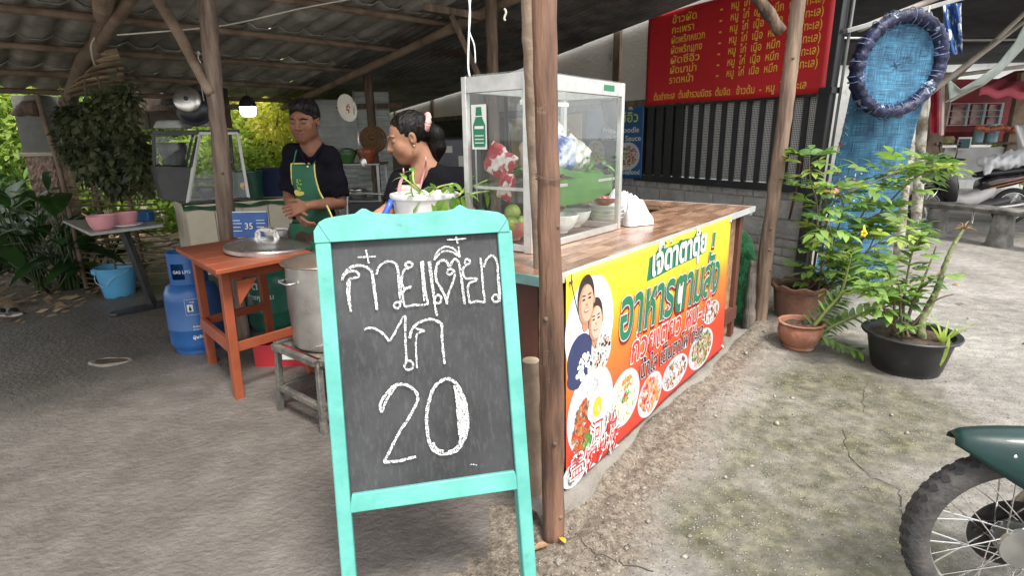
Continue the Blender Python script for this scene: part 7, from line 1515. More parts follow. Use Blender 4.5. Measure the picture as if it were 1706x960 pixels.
# wires
def wire(name, label, pts, r, mat): mb = MB(); P = smooth_pts(pts, 6); mb.tube(P, r, 6); return solo(name, mb, mat, label, 'wire', tuple(pts[0]), smooth=True)
M_cord = pm('pale_cord', (.5, .47, .4), .7)
wire('clothes_line', 'pale cord strung level below the roof tiles from the forked pole', [Yp(195, 58, 4.4), Yp(330, 47, 4.5), Yp(400, 37, 4.6), Yp(500, 14, 4.7), Yp(600, -5, 4.8)], .006, M_cord)
wire('white_cable', 'white electric cable hanging down beside the glass cabinet', [Yp(780, -12, 2.9), Yp(783, 20, 2.9), Yp(781, 60, 2.88), Yp(780, 110, 2.86), Yp(783, 128, 2.85)], .005, M_white)
wire('white_cable', 'thin white cable crossing the first one above the cabinet', [Yp(785, -12, 2.95), Yp(781, 45, 2.93), Yp(790, 75, 2.9), Yp(792, 105, 2.9)], .0035, M_white)
wire('pale_hook', 'small pale hook dangling from the rusty metal sheets', [Yp(840, 14, 3.6), Yp(843, 20, 3.6), Yp(840, 30, 3.6), Yp(842, 34, 3.6)], .007, M_cord)
wire('bent_cord', 'looped pale cord tied to the forked pole', [Yp(158, 62, 5.4), Yp(152, 75, 5.4), Yp(155, 100, 5.5), Yp(164, 116, 5.6)], .008, M_cord)
# dark boards behind the wok
db = thing('dark_board_wall', 'dark brown boards closing the shelter under the roof edge behind the hanging wok', 'boards', Yp(310, 190, 8.2)); M_db = pm('brown_tarp', (.06, .042, .03), .85, var=.4, scale=3, stretch=(1, 1, 2), bump=.3)
for i in range(5):
    a = Yp(218+i*34, 220, 8.3); b = Yp(218+(i+1)*34, 220, 8.3); mb = MB(); z0 = 1.62+.03*(i % 2)
    mb.box(((a[0]+b[0])/2, 8.3+.01*(i % 2), (z0+2.16)/2), ((b[0]-a[0])*.99, .02, 2.16-z0)); part('board', mb, M_db, db, world=True)
mb = MB(); mb.box((Yp(310, 200, 8.25)[0], 8.24, 1.9), (1.6, .04, .07)); part('rail', mb, M_barkd, db, world=True)
# ================================================================ BAMBOO SLAT SCREEN
bs0 = Yp(118, 430, 6.1); scr = thing('bamboo_screen', 'curved screen of split bamboo slats standing left of the cream counter', 'screen', (bs0[0], bs0[1], 0))
M_bam = pm('bamboo_slat', (.17, .115, .065), .75, var=.3, scale=4, stretch=(1, 1, 6), col2=(.3, .215, .13), bump=.3, rnd=.25)
NS = 44; rr = random.Random(4)
LX = [(0, 292, 470), (0, 300, 440)]
def xl(py): return float(np.interp(py, [100, 118, 135, 150, 185, 240, 300, 470], [196, 160, 130, 115, 105, 118, 125, 128]))
def xr(py): return float(np.interp(py, [98, 150, 200, 240, 300, 440, 475], [206, 216, 225, 240, 258, 298, 303]))
for i in range(NS):
    z = .06+i*.0525; yy = 5.75
    py = np.interp(z, [0, 1.4, 2.4], [proj((-3.9, yy, 0))[1], proj((-3.9, yy, 1.4))[1], proj((-3.9, yy, 2.4))[1]]); 
    if py < 99: break
    a = Yp(xl(py)-2, py, yy); b = Yp(xr(py)+rr.uniform(-3, 3), py, yy-.12); P = []
    for t in np.linspace(0, 1, 5): p = a*(1-t)+b*t; p = p+np.array([0, -.16*math.sin(t*PI*.9), 0]); p[2] = z+rr.uniform(-.004, .004)+(.10*t if py < 170 else 0.02*t); P.append(p)
    mb = MB(); n_ = len(P)
    for k_ in range(n_-1): pass
    mb.tube(P, [.024*rr.uniform(.85, 1.1)]*n_, 6, sq=.3); 
    part('slat', mb, M_bam, scr, world=True)
for px in (150, 200, 250): 
    mb = MB(); a = Yp(px, 470, 5.72); mb.tube([(a[0], 5.66, .0), (a[0]-.02, 5.66, 1.2), (a[0]-.1, 5.68, 1.9)], .022, 7); part('upright', mb, M_pole, scr, world=True, smooth=True)
# ================================================================ FOLIAGE
def leaves_np(name, C, Rr, n, size, seed, mat, shell=.35, up=.5, droop=.3):
    """cloud of n rhombic leaves filling the ellipsoids C (k,3) radii Rr (k,3)"""
    r = np.random.RandomState(seed); C = np.array(C, float); Rr = np.array(Rr, float); vol = Rr.prod(1)**(2/3); pk = r.choice(len(C), n, p=vol/vol.sum())
    d = r.normal(size=(n, 3)); d /= np.linalg.norm(d, axis=1)[:, None]; rad = (shell+(1-shell)*r.rand(n))**.6; P = C[pk]+d*rad[:, None]*Rr[pk]*(1+.18*np.sin(d[:, :1]*9+pk[:, None]))
    t = d*.7+r.normal(size=(n, 3))*.6; t[:, 2] -= droop; t /= np.linalg.norm(t, axis=1)[:, None]
    u = r.normal(size=(n, 3)); u[:, 2] += up*2; s = np.cross(t, u); s /= np.linalg.norm(s, axis=1)[:, None]+1e-9; nn = np.cross(s, t)
    L = size*(.6+.8*r.rand(n))[:, None]; W = L*.26
    V = np.stack([P, P+t*L*.45+s*W+nn*L*.06, P+t*L, P+t*L*.45-s*W+nn*L*.06], 1).reshape(-1, 3); F = np.arange(n*4).reshape(n, 4); return npmesh(name, V, F, mat)
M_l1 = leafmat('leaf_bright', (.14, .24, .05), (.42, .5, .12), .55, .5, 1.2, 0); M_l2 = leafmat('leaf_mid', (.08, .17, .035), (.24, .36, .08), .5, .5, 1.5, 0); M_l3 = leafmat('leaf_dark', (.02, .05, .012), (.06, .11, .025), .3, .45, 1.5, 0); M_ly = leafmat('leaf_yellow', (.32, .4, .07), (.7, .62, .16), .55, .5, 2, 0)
def tree(label, base, h, C, Rr, n, size, mat, seed, trunk=.08, name='tree', cat='tree', group='trees and bushes behind the shelter'):
    root = thing(name, label, cat, base, 0, group); q_ = random.Random(seed); mb = MB(); top = Vector((q_.uniform(-.2, .2), q_.uniform(-.2, .2), h*.75)); pole(mb, (0, 0, -.1), top, trunk, trunk*.45, seed=seed, n=8)
    for k_ in range(6): c_ = C[k_ % len(C)]; s_ = top*q_.uniform(.35, .95); mb.tube([s_, s_.lerp(Vector(c_), .5)+Vector((0, 0, .1)), Vector(c_)], [trunk*.45, trunk*.3, trunk*.12], 6)
    part('trunk', mb, M_barkd, root, smooth=True); part('crown', leaves_np('crown', C, Rr, n, size, seed, mat), None, root); return root
def bush(label, px, y, zc, rx, rz, n, size, mat, seed, **k):
    p = Yp(px, 240, y); q_ = random.Random(seed); C = []; R_ = []
    for i in range(9): C.append((q_.uniform(-rx, rx)*.75, q_.uniform(-.6, .6), zc+q_.uniform(-rz, rz)*.7)); f_ = q_.uniform(.35, .6); R_.append((rx*f_, .6*f_+.2, rz*f_))
    return tree(label, (p[0], p[1], 0), zc, C, R_, n, size, mat, seed, **k)
bush('yellow-green leafy tree in the bright opening left of the man\'s head', 455, 10.5, 2.0, 1.0, 1.3, 10000, .085, M_ly, 1)
bush('tall bright tree behind the hanging lamp', 395, 11.5, 2.1, 1.1, 1.6, 9000, .09, M_l1, 2)
bush('low pale shrub below the lamp behind the cream counter', 430, 9.9, .7, 1.2, .8, 6000, .08, M_l1, 3)
bush('light green shrub seen through the slanted food case', 350, 10.2, 1.2, .9, 1.3, 4500, .12, M_l1, 4)
bush('mid-green tree between the bamboo screen and the food case', 262, 10.0, 1.5, .8, 1.5, 4500, .13, M_l2, 5)
bush('bright tree filling the left corner under the roof edge', 25, 9.0, 1.7, 1.3, 1.6, 9000, .11, M_l1, 6)
bush('sunlit shrub right of the grey pillar', 120, 9.5, 1.6, .9, 1.4, 5000, .13, M_l2, 7)
bush('dark shrub low at the far left edge', -60, 7.5, .7, 1.1, .9, 4500, .15, M_l3, 8)
bush('bright small-leaved shrub behind the tin wall corner', 545, 11.5, 2.2, .9, 1.2, 4000, .12, M_l1, 9)
bush('tall tree at the left behind the others', -140, 12, 2.6, 1.6, 2.6, 7000, .17, M_l2, 10)
far = leaves_np('hedge', [(-12+2.2*i, 16+1.5*math.sin(i*2.1), 2.2+.6*math.sin(i*1.7)) for i in range(8)], [(1.9, 1.3, 3.2)]*8, 30000, .2, 31, M_l2); o = part('far_hedge', far, None); o['kind'] = 'stuff'
for i, (x_, s_) in enumerate(((-9.5, 3), (-5.5, 4))): pass
# grey pillar
pl_ = Yp(88, 300, 7.4); plr = thing('garden_pillar', 'grey square pillar with a carved lower part, behind the big-leaved plant', 'pillar', (pl_[0], pl_[1], 0)); M_pg = pm('pillar_grey', (.13, .13, .115), .85, var=.15, bump=.3, bscale=30)
mb = MB(); mb.box((0, 0, 1.68), (.36, .3, .68), taper=1.0); part('upper_block', mb, M_pg, plr, bevel=.01); mb = MB(); mb.box((0, 0, 1.32), (.42, .36, .05)); part('band', mb, pm('band_pale', (.35, .31, .24), .8), plr, bevel=.01)
mb = MB(); mb.grid(lambda a, b: (-.17+.34*a, -.15-.018*math.sin(a*24)*math.sin(b*60+3*math.sin(a*9)), .25+1.04*b), 30, 80); mb.box((0, .02, .78), (.32, .3, 1.04)); part('carved_block', mb, pm('carved', (.28, .2, .16), .85, var=.4, scale=14), plr, smooth=True); mb = MB(); mb.box((0, 0, .12), (.5, .45, .26)); part('base', mb, M_pg, plr, bevel=.01)
bd = thing('dark_wooden_carving', 'dark carved wooden piece jutting left from the grey pillar', 'carving', Yp(48, 192, 7.1)); mb = MB(); mb.tube([Yp(20, 190, 7.1), Yp(32, 186, 7.1), Yp(45, 180, 7.1), Yp(62, 180, 7.15)], [.02, .06, .09, .1], 8); part('carving', mb, M_barkd, bd, world=True, smooth=True)
# drooping dried vine over the bamboo screen
q_ = random.Random(3); C = []; R_ = []
for i in range(34): py = q_.uniform(160, 305); px = q_.uniform(118+max(0, (py-240)*.5), 228+(py-165)*.07); C.append(Yp(px, py, 5.45)); R_.append((q_.uniform(.08, .17), .1, q_.uniform(.1, .24)))
vn = thing('dried_vine', 'mass of dark dried vine leaves hanging over the bamboo screen', 'vine', Yp(170, 200, 5.45)); M_dry = leafmat('leaf_dry', (.025, .035, .016), (.12, .14, .06), .15, .6, 4, 0)
me = leaves_np('leaves', np.array(C)-np.array(vn.location), R_, 5200, .08, 5, M_dry, shell=.0, droop=.8); o = part('leaves', me, None, vn); o['kind'] = 'stuff'
mb = MB()
for i in range(14): c_ = C[i]; mb.tube([c_+[q_.uniform(-.1, .1), 0, .35], c_, c_+[q_.uniform(-.1, .1), -.03, -.3]], .007, 5)
part('stems', mb, M_barkd, vn, world=True, kind='stuff')
# big-leaved plants at the left: each large leaf its own part
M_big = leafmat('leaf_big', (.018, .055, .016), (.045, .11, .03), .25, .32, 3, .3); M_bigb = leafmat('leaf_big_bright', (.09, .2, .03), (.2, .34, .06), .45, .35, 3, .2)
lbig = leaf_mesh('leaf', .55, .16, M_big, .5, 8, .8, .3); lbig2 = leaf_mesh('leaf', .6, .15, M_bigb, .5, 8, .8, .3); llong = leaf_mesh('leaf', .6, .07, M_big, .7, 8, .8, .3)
def bigplant(label, px, py, n, h, seed, meshes, spread=1., elev=(.1, 1.2)):
    c_ = Zp(px, py); root = thing('broad_leaf_plant', label, 'plant', c_, 0, 'broad-leaved plants at the left'); q_ = random.Random(seed)
    for i in range(n):
        a = q_.uniform(0, 2*PI); el = q_.uniform(*elev); r_ = q_.uniform(.02, .12); hh = q_.uniform(.3, 1)*h; top = np.array([math.cos(a)*(.08+.35*spread*q_.random()), math.sin(a)*(.08+.35*spread*q_.random()), hh])
        mb = MB(); mb.tube([(math.cos(a)*r_, math.sin(a)*r_, 0), tuple(top*[.6, .6, .6]), tuple(top)], [.012, .009, .006], 5); part('stalk', mb, pm('stalk_green', (.05, .08, .03), .6), root, smooth=True)
        place(q_.choice(meshes), root, c_+top, (math.cos(a)*math.cos(el), math.sin(a)*math.cos(el), math.sin(el)), s=q_.uniform(.7, 1.2))
    return root
bigplant('tall broad-leaved plant beside the grey side table', 128, 478, 30, 1.0, 1, [lbig, lbig, llong]); bigplant('broad-leaved plant in front of the grey pillar', 60, 470, 26, .95, 2, [lbig, lbig, llong]); bigplant('broad-leaved plant at the left edge with long dark leaves', 5, 455, 22, .9, 3, [lbig, llong, llong])
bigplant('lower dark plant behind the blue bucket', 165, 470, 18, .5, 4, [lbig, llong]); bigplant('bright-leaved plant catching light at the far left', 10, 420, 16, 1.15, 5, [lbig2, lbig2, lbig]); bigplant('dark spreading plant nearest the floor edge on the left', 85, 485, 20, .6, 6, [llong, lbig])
# leaf litter beyond the floor
r = np.random.RandomState(4); n = 5000; P = np.stack([r.uniform(-11, -3.9, n), r.uniform(4.5, 12, n), np.full(n, .02)], 1); a = r.rand(n)*2*PI; sz = .03+.05*r.rand(n); dx = np.stack([np.cos(a)*sz, np.sin(a)*sz, .3*sz*r.rand(n)], 1); dy = np.stack([-np.sin(a)*sz*.5, np.cos(a)*sz*.5, .2*sz*r.rand(n)], 1)
V = np.stack([P-dx, P+dy, P+dx, P-dy], 1).reshape(-1, 3); me = npmesh('leaf_litter', V, np.arange(n*4).reshape(n, 4), pm('litter', (.16, .1, .05), .85, col2=(.4, .3, .18), scale=3)); o = part('leaf_litter', me, None); o['kind'] = 'stuff'
# ================================================================ BLUE NET and hoop
nety = 5.05
M_net = pm('net_blue', (.022, .095, .2), .75, var=.25, scale=6, col2=(.045, .175, .3), bump=.2, bscale=90, stretch=(1, 1, 1), detail=10)
def net_weave(m):
    N = m.node_tree.nodes; L = m.node_tree.links; b = N['Principled BSDF']; tc = N.new('ShaderNodeTexCoord'); s1 = b.inputs['Base Color'].links[0].from_socket
    for sc_, rot in (((260, 1, 6), 0), ((6, 1, 260), 0)):
        mp = N.new('ShaderNodeMapping'); mp.inputs['Scale'].default_value = sc_; L.new(tc.outputs['Object'], mp.inputs[0]); n = N.new('ShaderNodeTexNoise'); n.inputs['Scale'].default_value = 1; n.inputs['Detail'].default_value = 3; L.new(mp.outputs[0], n.inputs[0])
        r = N.new('ShaderNodeValToRGB'); r.color_ramp.elements[0].position = .35; r.color_ramp.elements[0].color = (.4, .4, .45, 1); r.color_ramp.elements[1].position = .65; r.color_ramp.elements[1].color = (1.7, 1.6, 1.5, 1); L.new(n.outputs[0], r.inputs[0])
        mx = N.new('ShaderNodeMixRGB'); mx.blend_type = 'MULTIPLY'; mx.inputs[0].default_value = 1; L.new(s1, mx.inputs[1]); L.new(r.outputs[0], mx.inputs[2]); s1 = mx.outputs[0]
    L.new(s1, b.inputs['Base Color'])
net_weave(M_net)
net = thing('blue_net', 'long blue fine-mesh net hanging beside the black steel post', 'net', Yp(1440, 480, nety))
cor = {0: (1350, 1470), 1: (1385, 1545)}
def netp(a, b):
    py = 482+(60-482)*b; xl_ = np.interp(py, [60, 150, 250, 350, 482], [1440, 1420, 1397, 1380, 1354]); xr_ = np.interp(py, [60, 150, 200, 300, 400, 482], [1560, 1545, 1530, 1508, 1490, 1468]); p = Yp(xl_+(xr_-xl_)*a, py, nety); return (p[0], nety+.02*math.sin(a*7+b*3)+.004*math.sin(a*31+b*7)+.008*math.sin(b*17+a*4), p[2])
mb = MB(); mb.grid(netp, 60, 60); o = part('net_sheet', mb, M_net, net, world=True, smooth=True); o.modifiers.new('t', 'SOLIDIFY').thickness = .004
rr = random.Random(9); mb = MB()
for i in range(120): a, b = rr.choice([(rr.uniform(-.02, .1), rr.uniform(.05, .75)), (rr.uniform(.05, .45), rr.uniform(.32, .5))]); p = np.array(netp(max(0, a), b))+[rr.uniform(-.02, .0), -.02, 0]; mb.tube([p, p+[rr.uniform(-.02, .02), -.01, rr.uniform(-.03, .02)]], rr.uniform(.002, .005), 4, mi=rr.randrange(3))
part('loose_threads', mb, [pm('thread_red', (.45, .05, .06), .7), pm('thread_white', (.6, .65, .6), .7), pm('thread_teal', (.1, .4, .35), .7)], net, world=True, kind='stuff')
# hoop
hp = Yp(1497, 108, 4.75); hoop = thing('net_hoop', 'big round hoop wrapped in dark blue plastic, blue net stretched inside, hanging high', 'hoop', hp)
Rh = Matrix.Rotation(-.30, 3, 'Y') @ Matrix.Rotation(.2, 3, 'Z') @ Matrix.Rotation(PI/2+.12, 3, 'X'); ra, rb = .385, .345
M_wrap = pm('wrap_navy', (.006, .009, .035), .4, var=.5, scale=14, col2=(.02, .026, .08), bump=.8, bscale=26, dirt=(.3, .38, .5), dirt_scale=11, dirt_thr=(.6, .64), spec=.4)  # dirt colour here paints bluish-white glints onto the dark plastic wrap
mb = MB(); n = 96; pts = [Rh @ Vector((ra*math.cos(a), rb*math.sin(a), 0)) for a in np.linspace(0, 2*PI, n+1)]; mb.tube(pts, [.062*(1+.10*math.sin(i*1.9)+.05*math.sin(i*4.3)) for i in range(n+1)], 12, cap=False, sq=.8); part('wrapped_rim', mb, M_wrap, hoop, smooth=True)
for i in range(26):
    a = i*2*PI/26+.1+.08*math.sin(i*2.3); c_ = Rh @ Vector((ra*math.cos(a), rb*math.sin(a), 0)); e_ = Rh @ Vector((math.cos(a), math.sin(a), 0)); z_ = Rh @ Vector((0, 0, 1)); mb = MB(); mb.tube([c_+(e_*math.cos(t)+z_*math.sin(t)*.8)*.066 for t in np.linspace(0, 2*PI, 13)], .004, 5, cap=False); part('binding', mb, pm('tie_pale', (.1, .13, .25), .3), hoop, smooth=True)
mb = MB(); mb.grid(lambda a, b: tuple(Rh @ Vector((ra*.97*b*math.cos(2*PI*a), rb*.97*b*math.sin(2*PI*a), -.03*(1-b*b)+.006*math.sin(b*20+a*30)))), 48, 10); part('stretched_net', mb, M_net, hoop, smooth=True)
mb = MB(); mb.tube([Yp(1548, 10, 4.75), Yp(1546, 35, 4.72)], .008, 6); part('hanging_cord', mb, M_cord, hoop, world=True)
beam = thing('awning_beam', 'pale steel bar running up to the right behind the blue hoop', 'bar', Yp(1410, 55, 5.1)); mb = MB(); mb.bar(Yp(1408, 52, 5.15), Yp(1625, -10, 5.6), .05, .035); part('bar', mb, pm('dull_steel', (.3, .3, .29), .45, metal=.4, var=.2), beam, world=True, bevel=.003)
# ================================================================ POTTED PLANTS
M_terra = pm('terracotta', (.3, .13, .08), .8, var=.18, scale=7, bump=.3, bscale=50, dirt=(.42, .33, .27), dirt_scale=7, dirt_thr=(.52, .72)); M_terra2 = pm('terracotta_brown', (.2, .1, .068), .75, var=.2, scale=5, bump=.2, bscale=40)
M_lf = leafmat('leaf_shrub', (.1, .2, .045), (.24, .37, .09), .35, .4, 6, .3); M_lfd = leafmat('leaf_deep', (.05, .12, .035), (.11, .2, .06), .25, .3, 6, .25); M_lfy = leafmat('leaf_young', (.22, .33, .07), (.4, .5, .13), .4, .45, 6, .2)
M_gst = pm('stem_green', (.16, .2, .06), .6, var=.2, bump=.2); M_wst = pm('stem_brown', (.15, .11, .07), .8, var=.3, bump=.4)
def potc(name, label, px, py, rtop, h, prof, mat, n=40, wav=None, soil=.85, back=0, z0=None):
    c_ = Zp(px, py); c_ = c_+[0, rtop*.75+back, 0]; c_[2] = gh(np.array(c_[0]), np.array(c_[1]))-.002 if z0 is None else z0; root = thing(name, label, 'pot', c_)
    mb = MB(); mb.lathe([(r_*rtop, z_*h) for r_, z_ in prof], n, wav=wav); part('pot_wall', mb, mat, root, smooth=True, ang=35)
    mb = MB(); mb.lathe([(0, soil*h+.01), (rtop*.5, soil*h+.006), (rtop*.86, soil*h-.004)], 24, wav=lambda r, z, a, i: (r, z+.006*math.sin(a*5+i*3))); part('soil', mb, M_soil, root, smooth=True); return root, c_
pA, cA = potc('terracotta_bowl_pot', 'small round terracotta pot with a rope-edged rim, nearest the counter', 1342, 598, .142, .19, [(0, 0), (.62, 0), (.68, .05), (.66, .12), (.9, .35), (1.0, .6), (.97, .8), (.9, .88), (1.0, .92), (1.04, .97), (1.0, 1.0), (.9, .98), (.85, .85), (.85, .7)], M_terra, wav=lambda r, z, a, i: (r*(1+.02*math.sin(a*26)*(8 <= i <= 11)), z))
pB, cB = potc('brown_clay_pot', 'wider brown clay pot with a wavy rim standing behind the small terracotta pot', 1356, 566, .205, .27, [(0, 0), (.72, 0), (.76, .03), (.86, .5), (.9, .8), (1.0, .88), (1.03, .97), (.99, 1.0), (.9, .97), (.86, .8), (.84, .7)], M_terra2, wav=lambda r, z, a, i: (r*(1+.03*math.sin(a*9)*(5 <= i <= 8)), z+.012*math.sin(a*9)*(5 <= i <= 8)), back=.12)
pC, cC = potc('black_basin_pot', 'wide black plastic basin pot holding leafy plants, right of the terracotta pots', 1537, 636, .26, .245, [(0, 0), (.68, 0), (.70, .02), (.71, .10), (.73, .12), (.88, .86), (.9, .9), (1.0, .93), (1.02, .97), (1.0, 1.0), (.88, .97), (.86, .9), (.8, .6)], pm('basin_black', (.018, .02, .024), .45, var=.3, scale=6, dirt=(.07, .07, .07), dirt_scale=5, dirt_thr=(.55, .75)), back=-.03)
def shrub(root, c, spec, lmesh, stem_mat, seed, n_max, nm='leaf', yr=.1, drop=.2, s=(.7, 1.2), pair=True, leaf_every=1):
    """spec: stems as lists of pixel points, depth follows the pot plus small offsets"""
    q_ = random.Random(seed); cnt = 0
    for st_ in spec:
        dy = st_[0]; pts = st_[1]; P = [c+np.array([q_.uniform(-.04, .04), q_.uniform(-.04, .04), .17])]
        for i, p in enumerate(pts): P.append(Yp(p[0], p[1], c[1]+dy*(i+1)/len(pts)))
        P = smooth_pts(P, 4); mb = MB(); L_ = len(P); mb.tube(P, [.0075*(1-.75*i/L_)+.0015 for i in range(L_)], 6); part('stem', mb, stem_mat, root, world=True, smooth=True)
        for i in range(int(L_*.3), L_, leaf_every):
            t = np.array(P[min(i+1, L_-1)])-np.array(P[max(0, i-1)]); t /= np.linalg.norm(t)+1e-9
            a0 = q_.random()*6
            for k in range(3 if pair else 2):
                if cnt >= n_max: break
                a = a0+k*2.1; d_ = np.array([math.cos(a), math.sin(a)*.9, q_.uniform(-drop-.3, .5)])+t*.5; place(q_.choice(lmesh), root, P[i], d_, s=q_.uniform(*s)); cnt += 1
        for k in range(4):
            if cnt < n_max: a = k*1.57+q_.random(); place(q_.choice(lmesh), root, P[-1], (math.cos(a)*.7, math.sin(a)*.7, .5), s=q_.uniform(*s)*.8); cnt += 1
def compound(name, mat, L=.13, l=.075, w_=.034, n=2):
    mb = MB(); base = leaf_mesh('q', l, w_, mat, .35, 4, .85)
    V0 = [tuple(v.co) for v in base.vertices]; F0 = [tuple(p.vertices) for p in base.polygons]
    for k in range(n):
        y_ = L*(.4+.45*k/n)
        for sg in (-1, 1): R_ = Matrix.Rotation(-sg*.95, 3, 'Z'); mb.add([tuple(R_ @ Vector(v)+Vector((0, y_, -.01*k))) for v in V0], F0)
    mb.add([(v[0], v[1]+L*.8, v[2]-.012) for v in V0], F0); mb.add([(-.001, 0, 0), (.001, 0, 0), (.0008, L*.8, -.012), (-.0008, L*.8, -.012)], [(0, 1, 2, 3)]); return mesh_of(mb, mat, True, name=name)
shB = thing('flowering_shrub', 'tall leafy shrub with one yellow flower growing from the brown clay pot', 'shrub', cB+[0, 0, .2])
lf1 = compound('leaf', M_lf); lf1d = compound('leaf', M_lfd); lfy = leaf_mesh('leaf', .085, .026, M_lfy, .3, 5, .85)
shrub(shB, cB, [(-.2, [(1345, 480), (1352, 420), (1362, 350), (1350, 300), (1348, 268)]), (-.1, [(1372, 470), (1390, 400), (1405, 350), (1398, 320)]), (.05, [(1380, 480), (1410, 420), (1440, 370), (1480, 350)]), (.0, [(1365, 470), (1372, 400), (1385, 345), (1408, 325), (1450, 305), (1500, 285)]), (.1, [(1385, 470), (1420, 390), (1460, 320), (1500, 280), (1545, 268)]), (-.25, [(1372, 500), (1395, 460), (1430, 430), (1470, 400), (1510, 385)]), (.2, [(1388, 480), (1430, 440), (1455, 400), (1470, 350)]), (-.3, [(1360, 490), (1370, 440), (1385, 400), (1380, 375)]), (-.3, [(1385, 495), (1410, 470), (1440, 460), (1460, 440)]), (.1, [(1420, 420), (1470, 350), (1520, 300), (1550, 285), (1575, 280)])], [lf1, lf1, lf1d, compound('leaf', M_lfy, .1, .06, .024)], M_wst, 3, 290, s=(1.05, 1.7), leaf_every=2)
fl = Yp(1438, 386, cB[1]-.3); mb = MB()
for k in range(5): a = k*2*PI/5; mb.ell(tuple(fl+[.014*math.cos(a), -.012, .014*math.sin(a)-.012]), (.012, .004, .012), 7, 5)
mb.tube([fl+[.0, .0, .045], fl+[0, -.004, .02], fl+[0, -.008, -.008]], [.005, .009, .014], 8); part('yellow_flower', mb, pm('flower_yellow', (.8, .55, .02), .5), shB, world=True, smooth=True)
q_ = random.Random(6); mb = MB(); cR = Yp(1385, 322, cB[1]-.1)
for i in range(26): mb.ell(tuple(cR+[q_.uniform(-.05, .05), q_.uniform(-.04, .04), q_.uniform(-.03, .03)]), (.012, .01, .012), 6, 4)
part('red_flower_cluster', mb, pm('flower_red', (.5, .06, .06), .6, col2=(.75, .5, .4), scale=60), shB, world=True, kind='stuff')
# zz-like plant in the small pot: thick stems with two rows of leaflets
zz = thing('arching_plant', 'glossy arching plant with paired leaflets growing from the small terracotta pot', 'plant', cA+[0, 0, .15]); lz = leaf_mesh('leaflet', .085, .034, M_lfd, .25, 5, .8); lz2 = leaf_mesh('leaflet', .09, .036, M_lf, .25, 5, .8)
for dy, pts, th in ((-.1, [(1342, 560), (1375, 520), (1400, 490), (1412, 450), (1418, 425)], .017), (-.18, [(1350, 565), (1385, 545), (1430, 525), (1480, 510), (1520, 500)], .015), (-.2, [(1345, 565), (1370, 560), (1400, 575), (1430, 585)], .007), (0, [(1338, 555), (1370, 545), (1410, 535), (1455, 520)], .008), (-.05, [(1345, 555), (1365, 530), (1388, 510), (1400, 500)], .016)):
    P = [cA+[0, 0, .15]]+[Yp(p[0], p[1], cA[1]+dy*(i+1)/len(pts)) for i, p in enumerate(pts)]; P = smooth_pts(P, 4); L_ = len(P); mb = MB(); mb.tube(P, [th*(1-.75*i/L_) for i in range(L_)], 7); part('stem', mb, M_gst, zz, world=True, smooth=True)
    for i in range(int(L_*.35), L_):
        t = P[min(i+1, L_-1)]-P[max(i-1, 0)]; t = t/np.linalg.norm(t); s_ = np.cross(t, [0, -.6, .8]); s_ /= np.linalg.norm(s_)
        for sg in (-1, 1): place(lz if i % 2 else lz2, zz, P[i], s_*sg+t*.7+np.array([0, 0, .1]), s=q_.uniform(.8, 1.15)*(.8 if th < .01 else 1))
# plants in the black basin
bp = thing('basin_shrub', 'young leafy shrub growing in the left of the black basin pot', 'shrub', cC+[-.1, 0, .2]); lf3 = leaf_mesh('leaf', .115, .055, M_lfd, .45, 5, .85); lf4 = leaf_mesh('leaf', .11, .05, M_lf, .4, 5, .85)
shrub(bp, cC+[-.06, 0, 0], [(0, [(1490, 520), (1485, 470), (1478, 440)]), (.05, [(1505, 520), (1510, 470), (1520, 420), (1535, 395)]), (-.1, [(1480, 530), (1465, 500), (1455, 480)]), (0, [(1515, 520), (1535, 480), (1560, 460), (1580, 440)]), (-.15, [(1500, 525), (1500, 490), (1495, 465)]), (.1, [(1520, 510), (1545, 450), (1560, 410)]), (-.1, [(1530, 530), (1560, 500), (1590, 490)])], [lf3, lf4, lf4, lf1], M_wst, 8, 130, s=(.75, 1.15))
tl_ = thing('bare_stem_plant', 'thick knobbly bare stem with a dried tip rising from the black basin pot', 'plant', cC+[.04, 0, .2]); P = smooth_pts([cC+[.05, -.05, .18], Yp(1535, 540, cC[1]-.02), Yp(1548, 510, cC[1]), Yp(1562, 480, cC[1]), Yp(1575, 440, cC[1]), Yp(1588, 410, cC[1]), Yp(1605, 382, cC[1])], 6); L_ = len(P)
mb = MB(); mb.tube(P, [(.026-.018*i/L_)*(1+.12*math.sin(i*2.5)) for i in range(L_)], 10); part('stem', mb, pm('stem_grey_green', (.17, .19, .09), .7, var=.4, scale=30, dirt=(.45, .45, .35), dirt_scale=40, dirt_thr=(.6, .66), bump=.5), tl_, world=True, smooth=True)
mb = MB(); e = P[-1]
for k in range(16): a = k*.7; d_ = np.array([math.cos(a)*.05, math.sin(a)*.04, .015+.02*math.sin(k*1.3)]); mb.tube([e, e+d_*.6+[0, 0, .012], e+d_*(1+.3*math.sin(k))], [.004, .003, .0015], 5)
part('dried_tip', mb, pm('dried_tip', (.25, .16, .08), .8, var=.3), tl_, world=True, smooth=True)
gr_ = thing('strap_leaved_plant', 'small plant with narrow strap leaves at the right of the black basin', 'plant', cC+[.16, -.1, .2]); ls = leaf_mesh('leaf', .26, .022, M_lfy, .3, 6, .7)
for k in range(11): a = k*.57; place(ls, gr_, cC+[.13+.01*math.cos(a), -.1, .19], (math.cos(a)*.45, math.sin(a)*.35-.1, 1), s=q_.uniform(.6, 1.0))
place(leaf_mesh('leaf', .24, .02, M_lfy, .8, 6, .7), gr_, Yp(1582, 560, cC[1]-.26), (-.12, -.25, -1)); 
place(leaf_mesh('leaf', .3, .02, M_lf, .3, 6, .7), gr_, Yp(1570, 540, cC[1]-.1), (-.95, -.1, .12))
